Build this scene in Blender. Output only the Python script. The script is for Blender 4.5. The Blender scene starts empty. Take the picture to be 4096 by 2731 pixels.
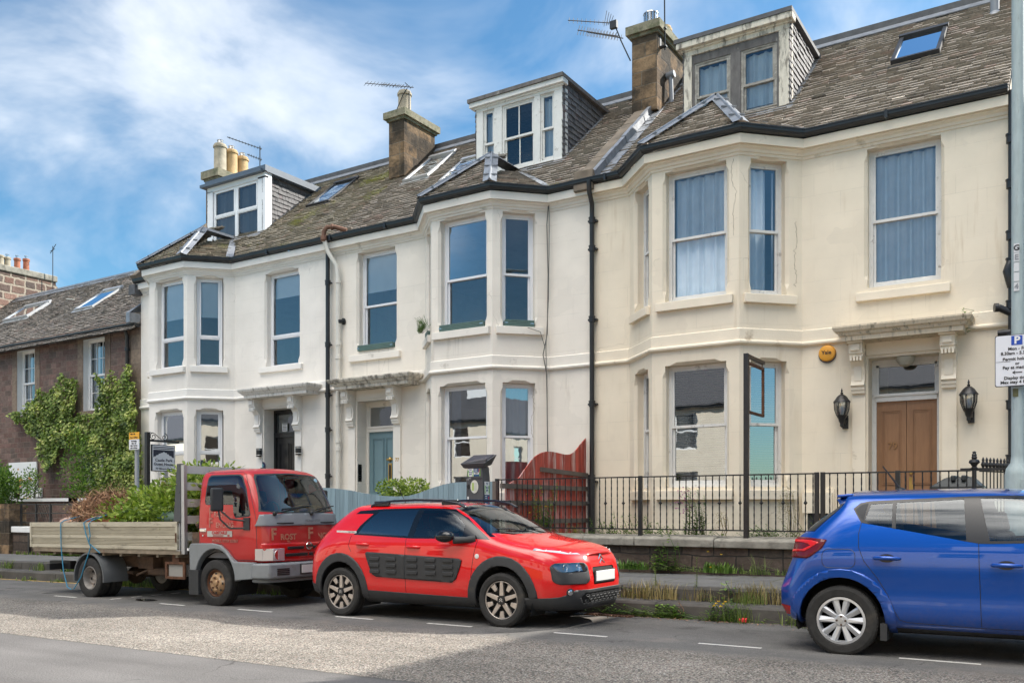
import bpy, bmesh, math, random
from mathutils import Vector, Matrix, noise
R = math.radians
random.seed(7)
S = bpy.context.scene
COL = S.collection
# ---------------- camera ----------------
cam_d = bpy.data.cameras.new("camera"); cam = bpy.data.objects.new("camera", cam_d); COL.objects.link(cam)
cam_d.sensor_width = 36; cam_d.lens = 31.3; cam_d.shift_y = 0.1611; cam_d.clip_end = 2000; cam_d.clip_start = .05
cam.location = (0, 0, 1.42)
cam.rotation_euler = (R(90), 0, math.atan2(.5378, .8431))
S.camera = cam
# ---------------- sun and sky ----------------
SUN = Vector((.70, .92, .89)).normalized()
SUN_EL = math.asin(SUN.z); SUN_AZ = math.atan2(SUN.x, SUN.y)
sd = bpy.data.lights.new("sun", 'SUN'); sd.energy = 5.; sd.angle = R(.5); sd.color = (1, .95, .87)
so = bpy.data.objects.new("sun", sd); COL.objects.link(so)
so.rotation_euler = SUN.to_track_quat('Z', 'Y').to_euler()
W = bpy.data.worlds.new("World"); S.world = W; W.use_nodes = True
nt = W.node_tree; nt.nodes.clear()
def nn(t, k, **kw):
    n = t.nodes.new(k)
    for a, b in kw.items():
        if hasattr(n, a): setattr(n, a, b)
        else: n.inputs[a.replace('_', ' ')].default_value = b
    return n
def ramp(t, fac, stops):
    r = t.nodes.new('ShaderNodeValToRGB'); el = r.color_ramp.elements
    while len(el) < len(stops): el.new(.5)
    for e, (p, c) in zip(el, stops):
        e.position = p; e.color = (*c, 1) if isinstance(c, (tuple, list)) else (c, c, c, 1)
    t.links.new(fac, r.inputs[0]); return r
def mixc(t, fac, a, b, mode='MIX'):
    m = t.nodes.new('ShaderNodeMix'); m.data_type = 'RGBA'; m.blend_type = mode
    for i, v in ((0, fac), (6, a), (7, b)):
        if hasattr(v, 'links'): t.links.new(v, m.inputs[i])
        else: m.inputs[i].default_value = (*v, 1) if isinstance(v, (tuple, list)) else v
    return m.outputs[2]
def math_(t, op, a, b=0., c=None):
    m = t.nodes.new('ShaderNodeMath'); m.operation = op
    for i, v in enumerate((a, b) if c is None else (a, b, c)):
        if hasattr(v, 'links'): t.links.new(v, m.inputs[i])
        else: m.inputs[i].default_value = v
    return m.outputs[0]
def noise_(t, vec, scale, detail=4, rough=.55, dist=0.):
    n = t.nodes.new('ShaderNodeTexNoise'); n.inputs['Scale'].default_value = scale; n.inputs['Detail'].default_value = detail
    n.inputs['Roughness'].default_value = rough; n.inputs['Distortion'].default_value = dist
    if vec is not None: t.links.new(vec, n.inputs['Vector'])
    return n.outputs['Fac']
sky = nn(nt, 'ShaderNodeTexSky', sky_type='NISHITA', sun_disc=False, sun_elevation=SUN_EL, sun_rotation=SUN_AZ, air_density=1.0, dust_density=.6, ozone_density=2.2)
bgn = nn(nt, 'ShaderNodeBackground'); bgn.inputs['Strength'].default_value = .12
out = nn(nt, 'ShaderNodeOutputWorld')
tc = nn(nt, 'ShaderNodeTexCoord')
sep = nn(nt, 'ShaderNodeSeparateXYZ'); nt.links.new(tc.outputs['Generated'], sep.inputs[0])
zz = math_(nt, 'MAXIMUM', sep.outputs[2], .0)
den = math_(nt, 'ADD', zz, .35)
cx_ = nn(nt, 'ShaderNodeCombineXYZ')
nt.links.new(math_(nt, 'DIVIDE', sep.outputs[0], den), cx_.inputs[0]); nt.links.new(math_(nt, 'DIVIDE', sep.outputs[1], den), cx_.inputs[1])
n1 = noise_(nt, cx_.outputs[0], 2.7, 6, .54, .35)
n2 = noise_(nt, cx_.outputs[0], 1.1, 2, .5, 0)
def blob(d, lo, hi):            # a soft cloud mass round one direction of the sky
    dp = nn(nt, 'ShaderNodeVectorMath', operation='DOT_PRODUCT'); nt.links.new(tc.outputs['Generated'], dp.inputs[0])
    dp.inputs[1].default_value = Vector(d).normalized()
    m = nn(nt, 'ShaderNodeMapRange', interpolation_type='SMOOTHSTEP'); nt.links.new(dp.outputs['Value'], m.inputs[0])
    m.inputs[1].default_value = lo; m.inputs[2].default_value = hi
    return m.outputs[0]
bl = None
for d_, lo_, w_ in (((-.66, .757, .52), .985, .75), ((-.78, .70, .47), .987, .75), ((-.93, .59, .41), .988, .6), ((-1.02, .53, .40), .992, .35), ((-.116, 1.112, .56), .985, .7), ((-.40, .98, .55), .994, .35), ((-.98, .56, .14), .985, .25), ((-.62, .79, .40), .993, .4)):
    q = math_(nt, 'MULTIPLY', blob(d_, lo_, 1.), w_); bl = q if bl is None else math_(nt, 'ADD', bl, q)
b4 = blob((.0, -.42, .91), .74, .97); bl = math_(nt, 'ADD', bl, math_(nt, 'MULTIPLY', b4, 1.6))
cl = math_(nt, 'ADD', math_(nt, 'MULTIPLY', n1, 1.45), math_(nt, 'MULTIPLY', n2, .10))
bias = 0.
cl = math_(nt, 'ADD', cl, math_(nt, 'MULTIPLY', math_(nt, 'MINIMUM', bl, 1.6), .27))
cr = ramp(nt, math_(nt, 'MULTIPLY', cl, .5), [(.415, 0.), (.48, .20), (.56, .62), (.67, .9)])
skyc = mixc(nt, 1., sky.outputs[0], (.50, .77, .86), 'MULTIPLY')
hz = ramp(nt, sep.outputs[2], [(0., (1.35, 1.18, 1.02)), (.24, (1.05, 1.03, .99)), (.5, (.92, .96, .96)), (1., (.75, .85, .95))])
skyc = mixc(nt, 1., skyc, hz.outputs[0], 'MULTIPLY')
cdet = ramp(nt, n1, [(.3, (4.1, 4.6, 5.3)), (.7, (5.8, 6.0, 6.2))])
cdet = mixc(nt, b4, cdet.outputs[0], (44., 42., 39.))      # bright cloud added high behind the camera to light the shaded fronts
col = mixc(nt, cr.outputs[0], skyc, cdet)
nt.links.new(col, bgn.inputs[0]); nt.links.new(bgn.outputs[0], out.inputs[0])
S.view_settings.view_transform = 'Standard'; S.view_settings.look = 'None'; S.view_settings.gamma = 1
S.view_settings.use_curve_mapping = False; S.view_settings.exposure = .82
S.render.engine = 'CYCLES'
S.cycles.max_bounces = 8; S.cycles.transparent_max_bounces = 24; S.cycles.glossy_bounces = 4; S.cycles.diffuse_bounces = 3
S.cycles.caustics_reflective = False; S.cycles.caustics_refractive = False

# ---------------- materials ----------------
def newmat(name):
    m = bpy.data.materials.new(name); m.use_nodes = True; t = m.node_tree
    return m, t, t.nodes['Principled BSDF']
def coords(t, kind='Object'):
    return nn(t, 'ShaderNodeTexCoord').outputs[kind]
def setbump(t, b, h, strength, dist=.02):
    bp = nn(t, 'ShaderNodeBump'); bp.inputs['Strength'].default_value = strength; bp.inputs['Distance'].default_value = dist
    t.links.new(h, bp.inputs['Height']); t.links.new(bp.outputs[0], b.inputs['Normal'])
def pm(name, c, rough=.6, metal=0., var=.12, vs=4., bump=.15, bs=60., coat=0., spec=.5, dirt=None, ds=2.5, dlo=.5, tone=False, stretch=None):
    m, t, b = newmat(name)
    v = coords(t)
    if stretch:
        mp = nn(t, 'ShaderNodeMapping'); mp.inputs['Scale'].default_value = stretch; t.links.new(v, mp.inputs[0]); v = mp.outputs[0]
    n = noise_(t, v, vs, 5)
    lo = tuple(x * (1 - var) for x in c); hi = tuple(min(1, x * (1 + var)) for x in c)
    co = ramp(t, n, [(.3, lo), (.7, hi)]).outputs[0]
    if tone:
        a = nn(t, 'ShaderNodeAttribute', attribute_name='tone')
        co = mixc(t, 1., co, ramp(t, a.outputs['Fac'], [(0, (1-tone,)*3), (1, (1+tone,)*3)]).outputs[0], 'MULTIPLY')
    if dirt:
        d = ramp(t, noise_(t, v, ds, 8, .65), [(dlo, 0.), (dlo + .14, .85)])
        co = mixc(t, d.outputs[0], co, dirt)
    t.links.new(co, b.inputs['Base Color'])
    b.inputs['Roughness'].default_value = rough; b.inputs['Metallic'].default_value = metal
    b.inputs['Coat Weight'].default_value = coat; b.inputs['Coat Roughness'].default_value = .04
    b.inputs['Specular IOR Level'].default_value = spec
    if bump: setbump(t, b, noise_(t, v, bs, 4), bump, .01)
    return m
def uz(t):
    """wall coordinates: metres along the wall, height"""
    s = nn(t, 'ShaderNodeSeparateXYZ'); t.links.new(coords(t), s.inputs[0])
    c = nn(t, 'ShaderNodeCombineXYZ'); t.links.new(math_(t, 'ADD', s.outputs[0], s.outputs[1]), c.inputs[0]); t.links.new(s.outputs[2], c.inputs[1])
    return c.outputs[0], s
def stucco(name, c, joint=.82, stain=(.35, .30, .22), amt=.5):
    m, t, b = newmat(name)
    v, s = uz(t)
    nz = noise_(t, coords(t), 1.3, 5)
    co = ramp(t, nz, [(.3, tuple(x * .93 for x in c)), (.7, tuple(min(.95, x * 1.04) for x in c))]).outputs[0]
    br = nn(t, 'ShaderNodeTexBrick'); t.links.new(v, br.inputs['Vector'])
    br.inputs['Scale'].default_value = 1.; br.inputs['Mortar Size'].default_value = .0045; br.inputs['Brick Width'].default_value = .95; br.inputs['Row Height'].default_value = .40
    br.inputs['Mortar Smooth'].default_value = .3; br.inputs['Color1'].default_value = (1, 1, 1, 1); br.inputs['Color2'].default_value = (.97, .97, .965, 1); br.inputs['Mortar'].default_value = (joint,) * 3 + (1,)
    brk = noise_(t, coords(t), 1.7, 3)
    vis = ramp(t, brk, [(.42, 0.), (.6, 1.)])
    co = mixc(t, vis.outputs[0], co, mixc(t, 1., co, br.outputs[0], 'MULTIPLY'))
    mp = nn(t, 'ShaderNodeMapping'); mp.inputs['Scale'].default_value = (7, 7, .6); t.links.new(coords(t), mp.inputs[0])
    st = ramp(t, noise_(t, mp.outputs[0], 1., 6, .6), [(.56, 0.), (.8, amt)])
    big = ramp(t, noise_(t, coords(t), .55, 3), [(.45, 0.), (.65, 1.)])
    co = mixc(t, math_(t, 'MULTIPLY', st.outputs[0], big.outputs[0]), co, stain)
    pa = ramp(t, noise_(t, coords(t), 1.15, 3, .5), [(.60, 0.), (.607, .5)]); co = mixc(t, pa.outputs[0], co, tuple(x * .90 for x in c))
    # grime low on the wall and hairline cracks
    g = nn(t, 'ShaderNodeMapRange'); t.links.new(s.outputs[2], g.inputs[0]); g.inputs[1].default_value = 1.6; g.inputs[2].default_value = .3
    gg = math_(t, 'MULTIPLY', g.outputs[0], ramp(t, noise_(t, coords(t), 3.2, 6), [(.4, 0.), (.7, .7)]).outputs[0])
    co = mixc(t, gg, co, (.30, .27, .21))
    vo = nn(t, 'ShaderNodeTexVoronoi', feature='DISTANCE_TO_EDGE'); vo.inputs['Scale'].default_value = .55
    wv = nn(t, 'ShaderNodeVectorMath', operation='ADD'); t.links.new(coords(t), wv.inputs[0])
    nc = nn(t, 'ShaderNodeTexNoise'); nc.inputs['Scale'].default_value = 5.; t.links.new(coords(t), nc.inputs['Vector'])
    sc = nn(t, 'ShaderNodeVectorMath', operation='SCALE'); t.links.new(nc.outputs['Color'], sc.inputs[0]); sc.inputs['Scale'].default_value = .3
    t.links.new(sc.outputs[0], wv.inputs[1]); t.links.new(wv.outputs[0], vo.inputs['Vector'])
    ck = math_(t, 'MULTIPLY', ramp(t, vo.outputs['Distance'], [(0., .45), (.004, 0.)]).outputs[0], ramp(t, noise_(t, coords(t), .9, 2), [(.60, 0.), (.66, 1.)]).outputs[0])
    co = mixc(t, ck, co, (.22, .18, .13))
    t.links.new(co, b.inputs['Base Color']); b.inputs['Roughness'].default_value = .75; b.inputs['Specular IOR Level'].default_value = .25
    h = math_(t, 'ADD', math_(t, 'MULTIPLY', br.outputs['Fac'], -.6), math_(t, 'MULTIPLY', noise_(t, coords(t), 22, 5), .35))
    setbump(t, b, h, .35, .01)
    return m
def stonewall(name, cols, mortar, bw=.42, rh=.2, wob=.05, msz=.012, bump=.9, soot=0.):
    m, t, b = newmat(name)
    v, s = uz(t)
    nc = nn(t, 'ShaderNodeTexNoise'); nc.inputs['Scale'].default_value = 2.2; nc.inputs['Detail'].default_value = 5.; t.links.new(v, nc.inputs['Vector'])
    sc = nn(t, 'ShaderNodeVectorMath', operation='SCALE'); t.links.new(nc.outputs['Color'], sc.inputs[0]); sc.inputs['Scale'].default_value = wob * 2
    ad = nn(t, 'ShaderNodeVectorMath', operation='ADD'); t.links.new(v, ad.inputs[0]); t.links.new(sc.outputs[0], ad.inputs[1])
    br = nn(t, 'ShaderNodeTexBrick'); t.links.new(ad.outputs[0], br.inputs['Vector'])
    br.inputs['Scale'].default_value = 1.; br.inputs['Mortar Size'].default_value = msz; br.inputs['Brick Width'].default_value = bw; br.inputs['Row Height'].default_value = rh
    br.inputs['Mortar Smooth'].default_value = .4; br.inputs['Bias'].default_value = 0.
    br.squash = .75; br.squash_frequency = 3; br.offset_frequency = 2
    br.inputs['Color1'].default_value = (0, 0, 0, 1); br.inputs['Color2'].default_value = (1, 1, 1, 1); br.inputs['Mortar'].default_value = (.5, .5, .5, 1)
    co = ramp(t, br.outputs[0], [(i / (len(cols) - 1), c) for i, c in enumerate(cols)]).outputs[0]
    co = mixc(t, 1., co, ramp(t, noise_(t, v, 9, 6, .7), [(.25, (.6,) * 3), (.75, (1.35,) * 3)]).outputs[0], 'MULTIPLY')
    co = mixc(t, ramp(t, noise_(t, v, .9, 5), [(.5, 0.), (.7, .6)]).outputs[0], co, tuple(x * .45 for x in cols[0]))
    co = mixc(t, br.outputs['Fac'], co, mortar)
    if soot: co = mixc(t, ramp(t, noise_(t, coords(t), 1.6, 8, .68), [(.42, 0.), (.60, soot)]).outputs[0], co, (.035, .030, .024))
    t.links.new(co, b.inputs['Base Color']); b.inputs['Roughness'].default_value = .9; b.inputs['Specular IOR Level'].default_value = .2
    h = math_(t, 'ADD', math_(t, 'MULTIPLY', br.outputs['Fac'], -1.), math_(t, 'MULTIPLY', noise_(t, v, 7, 6, .65), 1.1))
    setbump(t, b, h, bump, .03)
    return m
def slatemat(name, lo, hi, moss=(.20, .19, .05), mthr=.62, mx=None):
    m, t, b = newmat(name)
    a = nn(t, 'ShaderNodeAttribute', attribute_name='tone')
    mid = tuple((p + q) / 2 for p, q in zip(lo, hi))
    co = ramp(t, a.outputs['Fac'], [(0, lo), (.35, mid), (.7, tuple(x * 1.05 for x in mid)), (.85, (mid[0] * 1.05, mid[1] * .9, mid[2] * .9)), (1, hi)]).outputs[0]
    v = coords(t)
    co = mixc(t, 1., co, ramp(t, noise_(t, v, 18, 6, .7), [(.25, (.65,) * 3), (.75, (1.3,) * 3)]).outputs[0], 'MULTIPLY')
    big = noise_(t, v, .7, 4); fine = noise_(t, v, 9, 5, .7)
    mo = ramp(t, math_(t, 'ADD', math_(t, 'MULTIPLY', big, .7), math_(t, 'MULTIPLY', fine, .4)), [(mthr, 0.), (mthr + .1, .85)])
    co = mixc(t, mo.outputs[0], co, moss)
    t.links.new(co, b.inputs['Base Color']); b.inputs['Roughness'].default_value = .7; b.inputs['Specular IOR Level'].default_value = .35
    setbump(t, b, noise_(t, v, 30, 5, .7), .5, .01)
    return m
def glass(name, refl=.32, tint=(.92, .95, .97)):
    m, t, b = newmat(name); t.nodes.remove(b)
    tr = nn(t, 'ShaderNodeBsdfTransparent'); tr.inputs[0].default_value = (*tint, 1)
    gl = nn(t, 'ShaderNodeBsdfGlossy'); gl.inputs['Roughness'].default_value = .012; gl.inputs[0].default_value = (.92, .96, 1, 1)
    bp = nn(t, 'ShaderNodeBump'); bp.inputs['Strength'].default_value = .05; bp.inputs['Distance'].default_value = .01
    t.links.new(noise_(t, coords(t), 2.6, 2), bp.inputs['Height']); t.links.new(bp.outputs[0], gl.inputs['Normal'])
    fr = nn(t, 'ShaderNodeFresnel'); fr.inputs[0].default_value = 1.5
    f = math_(t, 'MINIMUM', math_(t, 'ADD', math_(t, 'MULTIPLY', fr.outputs[0], 1.4), refl), 1.)
    mx = nn(t, 'ShaderNodeMixShader'); t.links.new(f, mx.inputs[0]); t.links.new(tr.outputs[0], mx.inputs[1]); t.links.new(gl.outputs[0], mx.inputs[2])
    t.links.new(mx.outputs[0], t.nodes['Material Output'].inputs[0])
    return m
def leafmat(name, lo, mid, hi, trans=.25):
    m, t, b = newmat(name)
    a = nn(t, 'ShaderNodeAttribute', attribute_name='tone')
    co = ramp(t, a.outputs['Fac'], [(0, lo), (.55, mid), (1, hi)]).outputs[0]
    t.links.new(co, b.inputs['Base Color']); b.inputs['Roughness'].default_value = .5; b.inputs['Specular IOR Level'].default_value = .35
    tl = nn(t, 'ShaderNodeBsdfTranslucent'); t.links.new(mixc(t, 1., co, (1.6, 1.7, .7), 'MULTIPLY'), tl.inputs[0])
    mx = nn(t, 'ShaderNodeMixShader'); mx.inputs[0].default_value = trans
    t.links.new(b.outputs[0], mx.inputs[1]); t.links.new(tl.outputs[0], mx.inputs[2]); t.links.new(mx.outputs[0], t.nodes['Material Output'].inputs[0])
    return m

K = {}
K['wall75'] = stucco('white masonry paint', (.83, .785, .72), .86, (.40, .38, .34), .3)
K['wall77'] = stucco('ivory masonry paint', (.83, .77, .68), .84, (.38, .33, .26), .7)
K['wall79'] = stucco('cream masonry paint', (.815, .72, .57), .84, (.46, .33, .18), .7)
K['trim75'] = pm('white trim paint', (.80, .77, .72), .7, var=.05, vs=2, bump=.2, bs=25, dirt=(.42, .40, .36), dlo=.66)
K['trim77'] = pm('ivory trim paint', (.80, .75, .67), .7, var=.06, vs=2, bump=.25, bs=25, dirt=(.34, .30, .24), dlo=.6)
K['trim79'] = pm('cream trim paint', (.815, .72, .57), .7, var=.06, vs=2, bump=.25, bs=25, dirt=(.40, .31, .20), dlo=.6)
K['hood75'] = pm('streaked white hood', (.76, .73, .68), .8, var=.08, bump=.3, bs=30, dirt=(.20, .17, .13), dlo=.56, ds=1.4, stretch=(9, 9, 1))
K['hood77'] = pm('weathered flaking hood', (.66, .61, .52), .9, var=.12, bump=.6, bs=35, dirt=(.17, .15, .12), dlo=.47, ds=2.2, stretch=(3.2, 3.2, 1.6))
K['hood79'] = pm('cream weathered hood', (.68, .58, .43), .85, var=.1, bump=.4, bs=30, dirt=(.14, .12, .08), dlo=.54, ds=1.6, stretch=(7, 7, 2))
K['upvc'] = pm('white window frame', (.80, .80, .81), .35, var=.02, bump=0)
K['oldpaint'] = pm('flaking white joinery', (.70, .685, .65), .65, var=.05, vs=8, bump=.4, bs=45, dirt=(.16, .13, .10), dlo=.60, ds=6)
K['peel'] = pm('badly peeling cream paint', (.66, .60, .50), .8, var=.1, vs=8, bump=.8, bs=40, dirt=(.10, .085, .07), dlo=.50, ds=4.5, stretch=(2.2, 2.2, .6))
K['greywood'] = pm('bare weathered grey wood', (.13, .12, .115), .85, var=.3, vs=10, bump=.6, bs=40, dirt=(.55, .52, .46), dlo=.62, ds=8, stretch=(1, 1, .4))
K['glass'] = glass('window glass', .075)
K['glassd'] = glass('dark window glass', .34, (.45, .5, .55))
K['glasscar'] = glass('tinted car glass', .12, (.20, .23, .27))
K['glassclear'] = glass('car glass', .02, (.62, .70, .70))
K['glassdim'] = glass('dim dormer glass', .03, (.62, .64, .64))
K['curtain'] = pm('net curtain', (.82, .87, .90), .9, var=.06, bump=0)
K['blind'] = pm('roller blind', (.80, .86, .86), .9, var=.03, bump=0)
K['slat'] = pm('dark slatted blind', (.09, .085, .08), .6, var=.1, bump=0)
K['lead'] = pm('lead sheet', (.25, .265, .29), .45, .35, var=.25, vs=6, bump=.3, bs=14, dirt=(.14, .15, .16), dlo=.6)
K['darklead'] = pm('dark ridge capping', (.085, .085, .09), .7, var=.25, vs=6, bump=.4, bs=20, dirt=(.25, .24, .2), dlo=.68)
K['greycap'] = pm('grey coated fascia', (.09, .115, .15), .45, var=.08, bump=0)
K['gutter'] = pm('black gutter paint', (.016, .017, .019), .38, var=.3, vs=5, bump=.2, bs=20, dirt=(.06, .05, .04), dlo=.66)
K['pipecream'] = pm('cream soil pipe', (.70, .67, .60), .45, var=.05, bump=.1)
K['rustpipe'] = pm('rusting pipe elbow', (.16, .08, .05), .8, var=.3, bump=.3)
K['slate79'] = slatemat('weathered brown slate', (.105, .085, .068), (.50, .43, .35), mthr=.72)
K['slate77'] = slatemat('grey brown slate', (.10, .082, .066), (.46, .40, .33), mthr=.69)
K['slate75'] = slatemat('mossy slate', (.10, .085, .062), (.46, .40, .31), moss=(.26, .26, .06), mthr=.60)
K['slatecot'] = slatemat('dark rough slate', (.06, .052, .046), (.42, .37, .32), mthr=.74)
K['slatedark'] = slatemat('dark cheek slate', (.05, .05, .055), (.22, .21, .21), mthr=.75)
K['slateblue'] = slatemat('blue slate', (.22, .25, .30), (.34, .38, .43), mthr=.9)
K['chimstone'] = stonewall('chimney sandstone', [(.26, .165, .09), (.06, .05, .04), (.32, .21, .12), (.10, .08, .06)], (.20, .165, .125), .75, .34, .02, .012, .9, .9)
K['cotstone'] = stonewall('brown squared rubble', [(.15, .095, .08), (.21, .13, .11), (.13, .10, .085), (.25, .165, .14)], (.27, .21, .17), .40, .185, .035, .010, .9)
K['dressed'] = stonewall('dressed sandstone margin', [(.20, .15, .12), (.26, .20, .15)], (.16, .13, .10), .9, .45, .01, .005, .5)
K['rubble'] = stonewall('red rubble', [(.20, .115, .09), (.11, .085, .075), (.26, .16, .125), (.15, .12, .105)], (.36, .30, .24), .62, .34, .10, .05, 1.)
K['wallstone'] = stonewall('dark garden wall stone', [(.07, .055, .045), (.13, .095, .075), (.09, .075, .06)], (.05, .045, .04), .75, .22, .04, .012, 1.)
K['cope'] = pm('lichened coping stone', (.27, .25, .21), .95, var=.3, vs=5, bump=.8, bs=25, dirt=(.10, .095, .08), dlo=.54, ds=3)
K['capstone'] = pm('mossy chimney cap', (.22, .20, .14), .95, var=.3, vs=6, bump=.8, bs=22, dirt=(.09, .10, .05), dlo=.5, ds=4)
K['skew'] = pm('weathered skew stone', (.20, .16, .12), .95, var=.25, vs=4, bump=.6, bs=25, dirt=(.08, .07, .055), dlo=.5, ds=2)
K['potbuff'] = pm('buff clay pot', (.46, .31, .15), .8, var=.2, vs=5, bump=.2)
K['potgrey'] = pm('grey buff clay pot', (.36, .31, .23), .85, var=.2, vs=5, bump=.2)
K['potred'] = pm('red clay pot', (.34, .12, .065), .8, var=.25, vs=5, bump=.2)
K['steel'] = pm('bright steel', (.6, .61, .62), .25, .9, var=.1, bump=0)
K['alu'] = pm('aluminium', (.5, .51, .52), .4, .7, var=.1, bump=0)
K['darkmetal'] = pm('dark metal', (.03, .03, .032), .5, .3, var=.2, bump=.1)
K['rust'] = pm('rusted iron', (.12, .055, .03), .85, .2, var=.35, vs=12, bump=.4)
K['ironblack'] = pm('black iron paint', (.016, .016, .017), .4, var=.3, vs=12, bump=.15, bs=90, dirt=(.09, .045, .025), dlo=.68, ds=9)
K['brass'] = pm('brass', (.45, .30, .10), .35, .9, var=.2, bump=0)
K['black'] = pm('black', (.012, .012, .013), .45, var=.1, bump=0)
K['white'] = pm('white paint', (.78, .78, .77), .5, var=.03, bump=0)
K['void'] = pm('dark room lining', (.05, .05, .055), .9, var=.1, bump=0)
K['greenbox'] = pm('green slatted planter', (.10, .17, .15), .6, var=.12, bump=.2)
K['doorblue'] = pm('blue grey door paint', (.17, .27, .30), .5, var=.06, bump=.1)
K['doorbrown'] = pm('brown door paint', (.30, .155, .075), .45, var=.12, vs=3, bump=.1, stretch=(6, 6, 1))
K['doorblack'] = pm('black door paint', (.012, .012, .014), .25, var=.1, bump=0)
K['fenceblue'] = pm('blue grey fence paint', (.24, .33, .37), .75, var=.12, vs=3, bump=.3, bs=30, stretch=(6, 6, .5), tone=.12)
K['fencered'] = pm('worn red fence stain', (.46, .075, .05), .8, var=.25, vs=3, bump=.5, bs=30, stretch=(9, 9, .7), dirt=(.66, .50, .46), dlo=.50, ds=1.1, tone=.25)
K['rail'] = pm('weathered fence rail', (.15, .12, .10), .9, var=.2, bump=.4)
K['leaf'] = leafmat('green leaves', (.03, .07, .015), (.10, .19, .03), (.24, .36, .07))
K['leafy'] = leafmat('yellow green leaves', (.05, .09, .015), (.19, .28, .04), (.45, .52, .13))
K['ivy'] = leafmat('variegated ivy leaves', (.04, .07, .015), (.18, .26, .05), (.58, .60, .22))
K['dry'] = leafmat('dry grass', (.16, .12, .05), (.30, .24, .11), (.48, .40, .20))
K['grass'] = leafmat('green grass', (.05, .08, .02), (.13, .19, .04), (.28, .34, .10))
K['twig'] = pm('brown twigs and roots', (.30, .17, .095), .9, var=.4, vs=20, bump=0, tone=.5)
K['bark'] = pm('bark', (.10, .075, .055), .9, var=.3, bump=.4)
def flat(name, c, rough=.5, metal=0.):
    if name in K: return K[name]
    m, t, b = newmat(name); b.inputs['Base Color'].default_value = (*c, 1); b.inputs['Roughness'].default_value = rough; b.inputs['Metallic'].default_value = metal
    K[name] = m; return m

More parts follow.
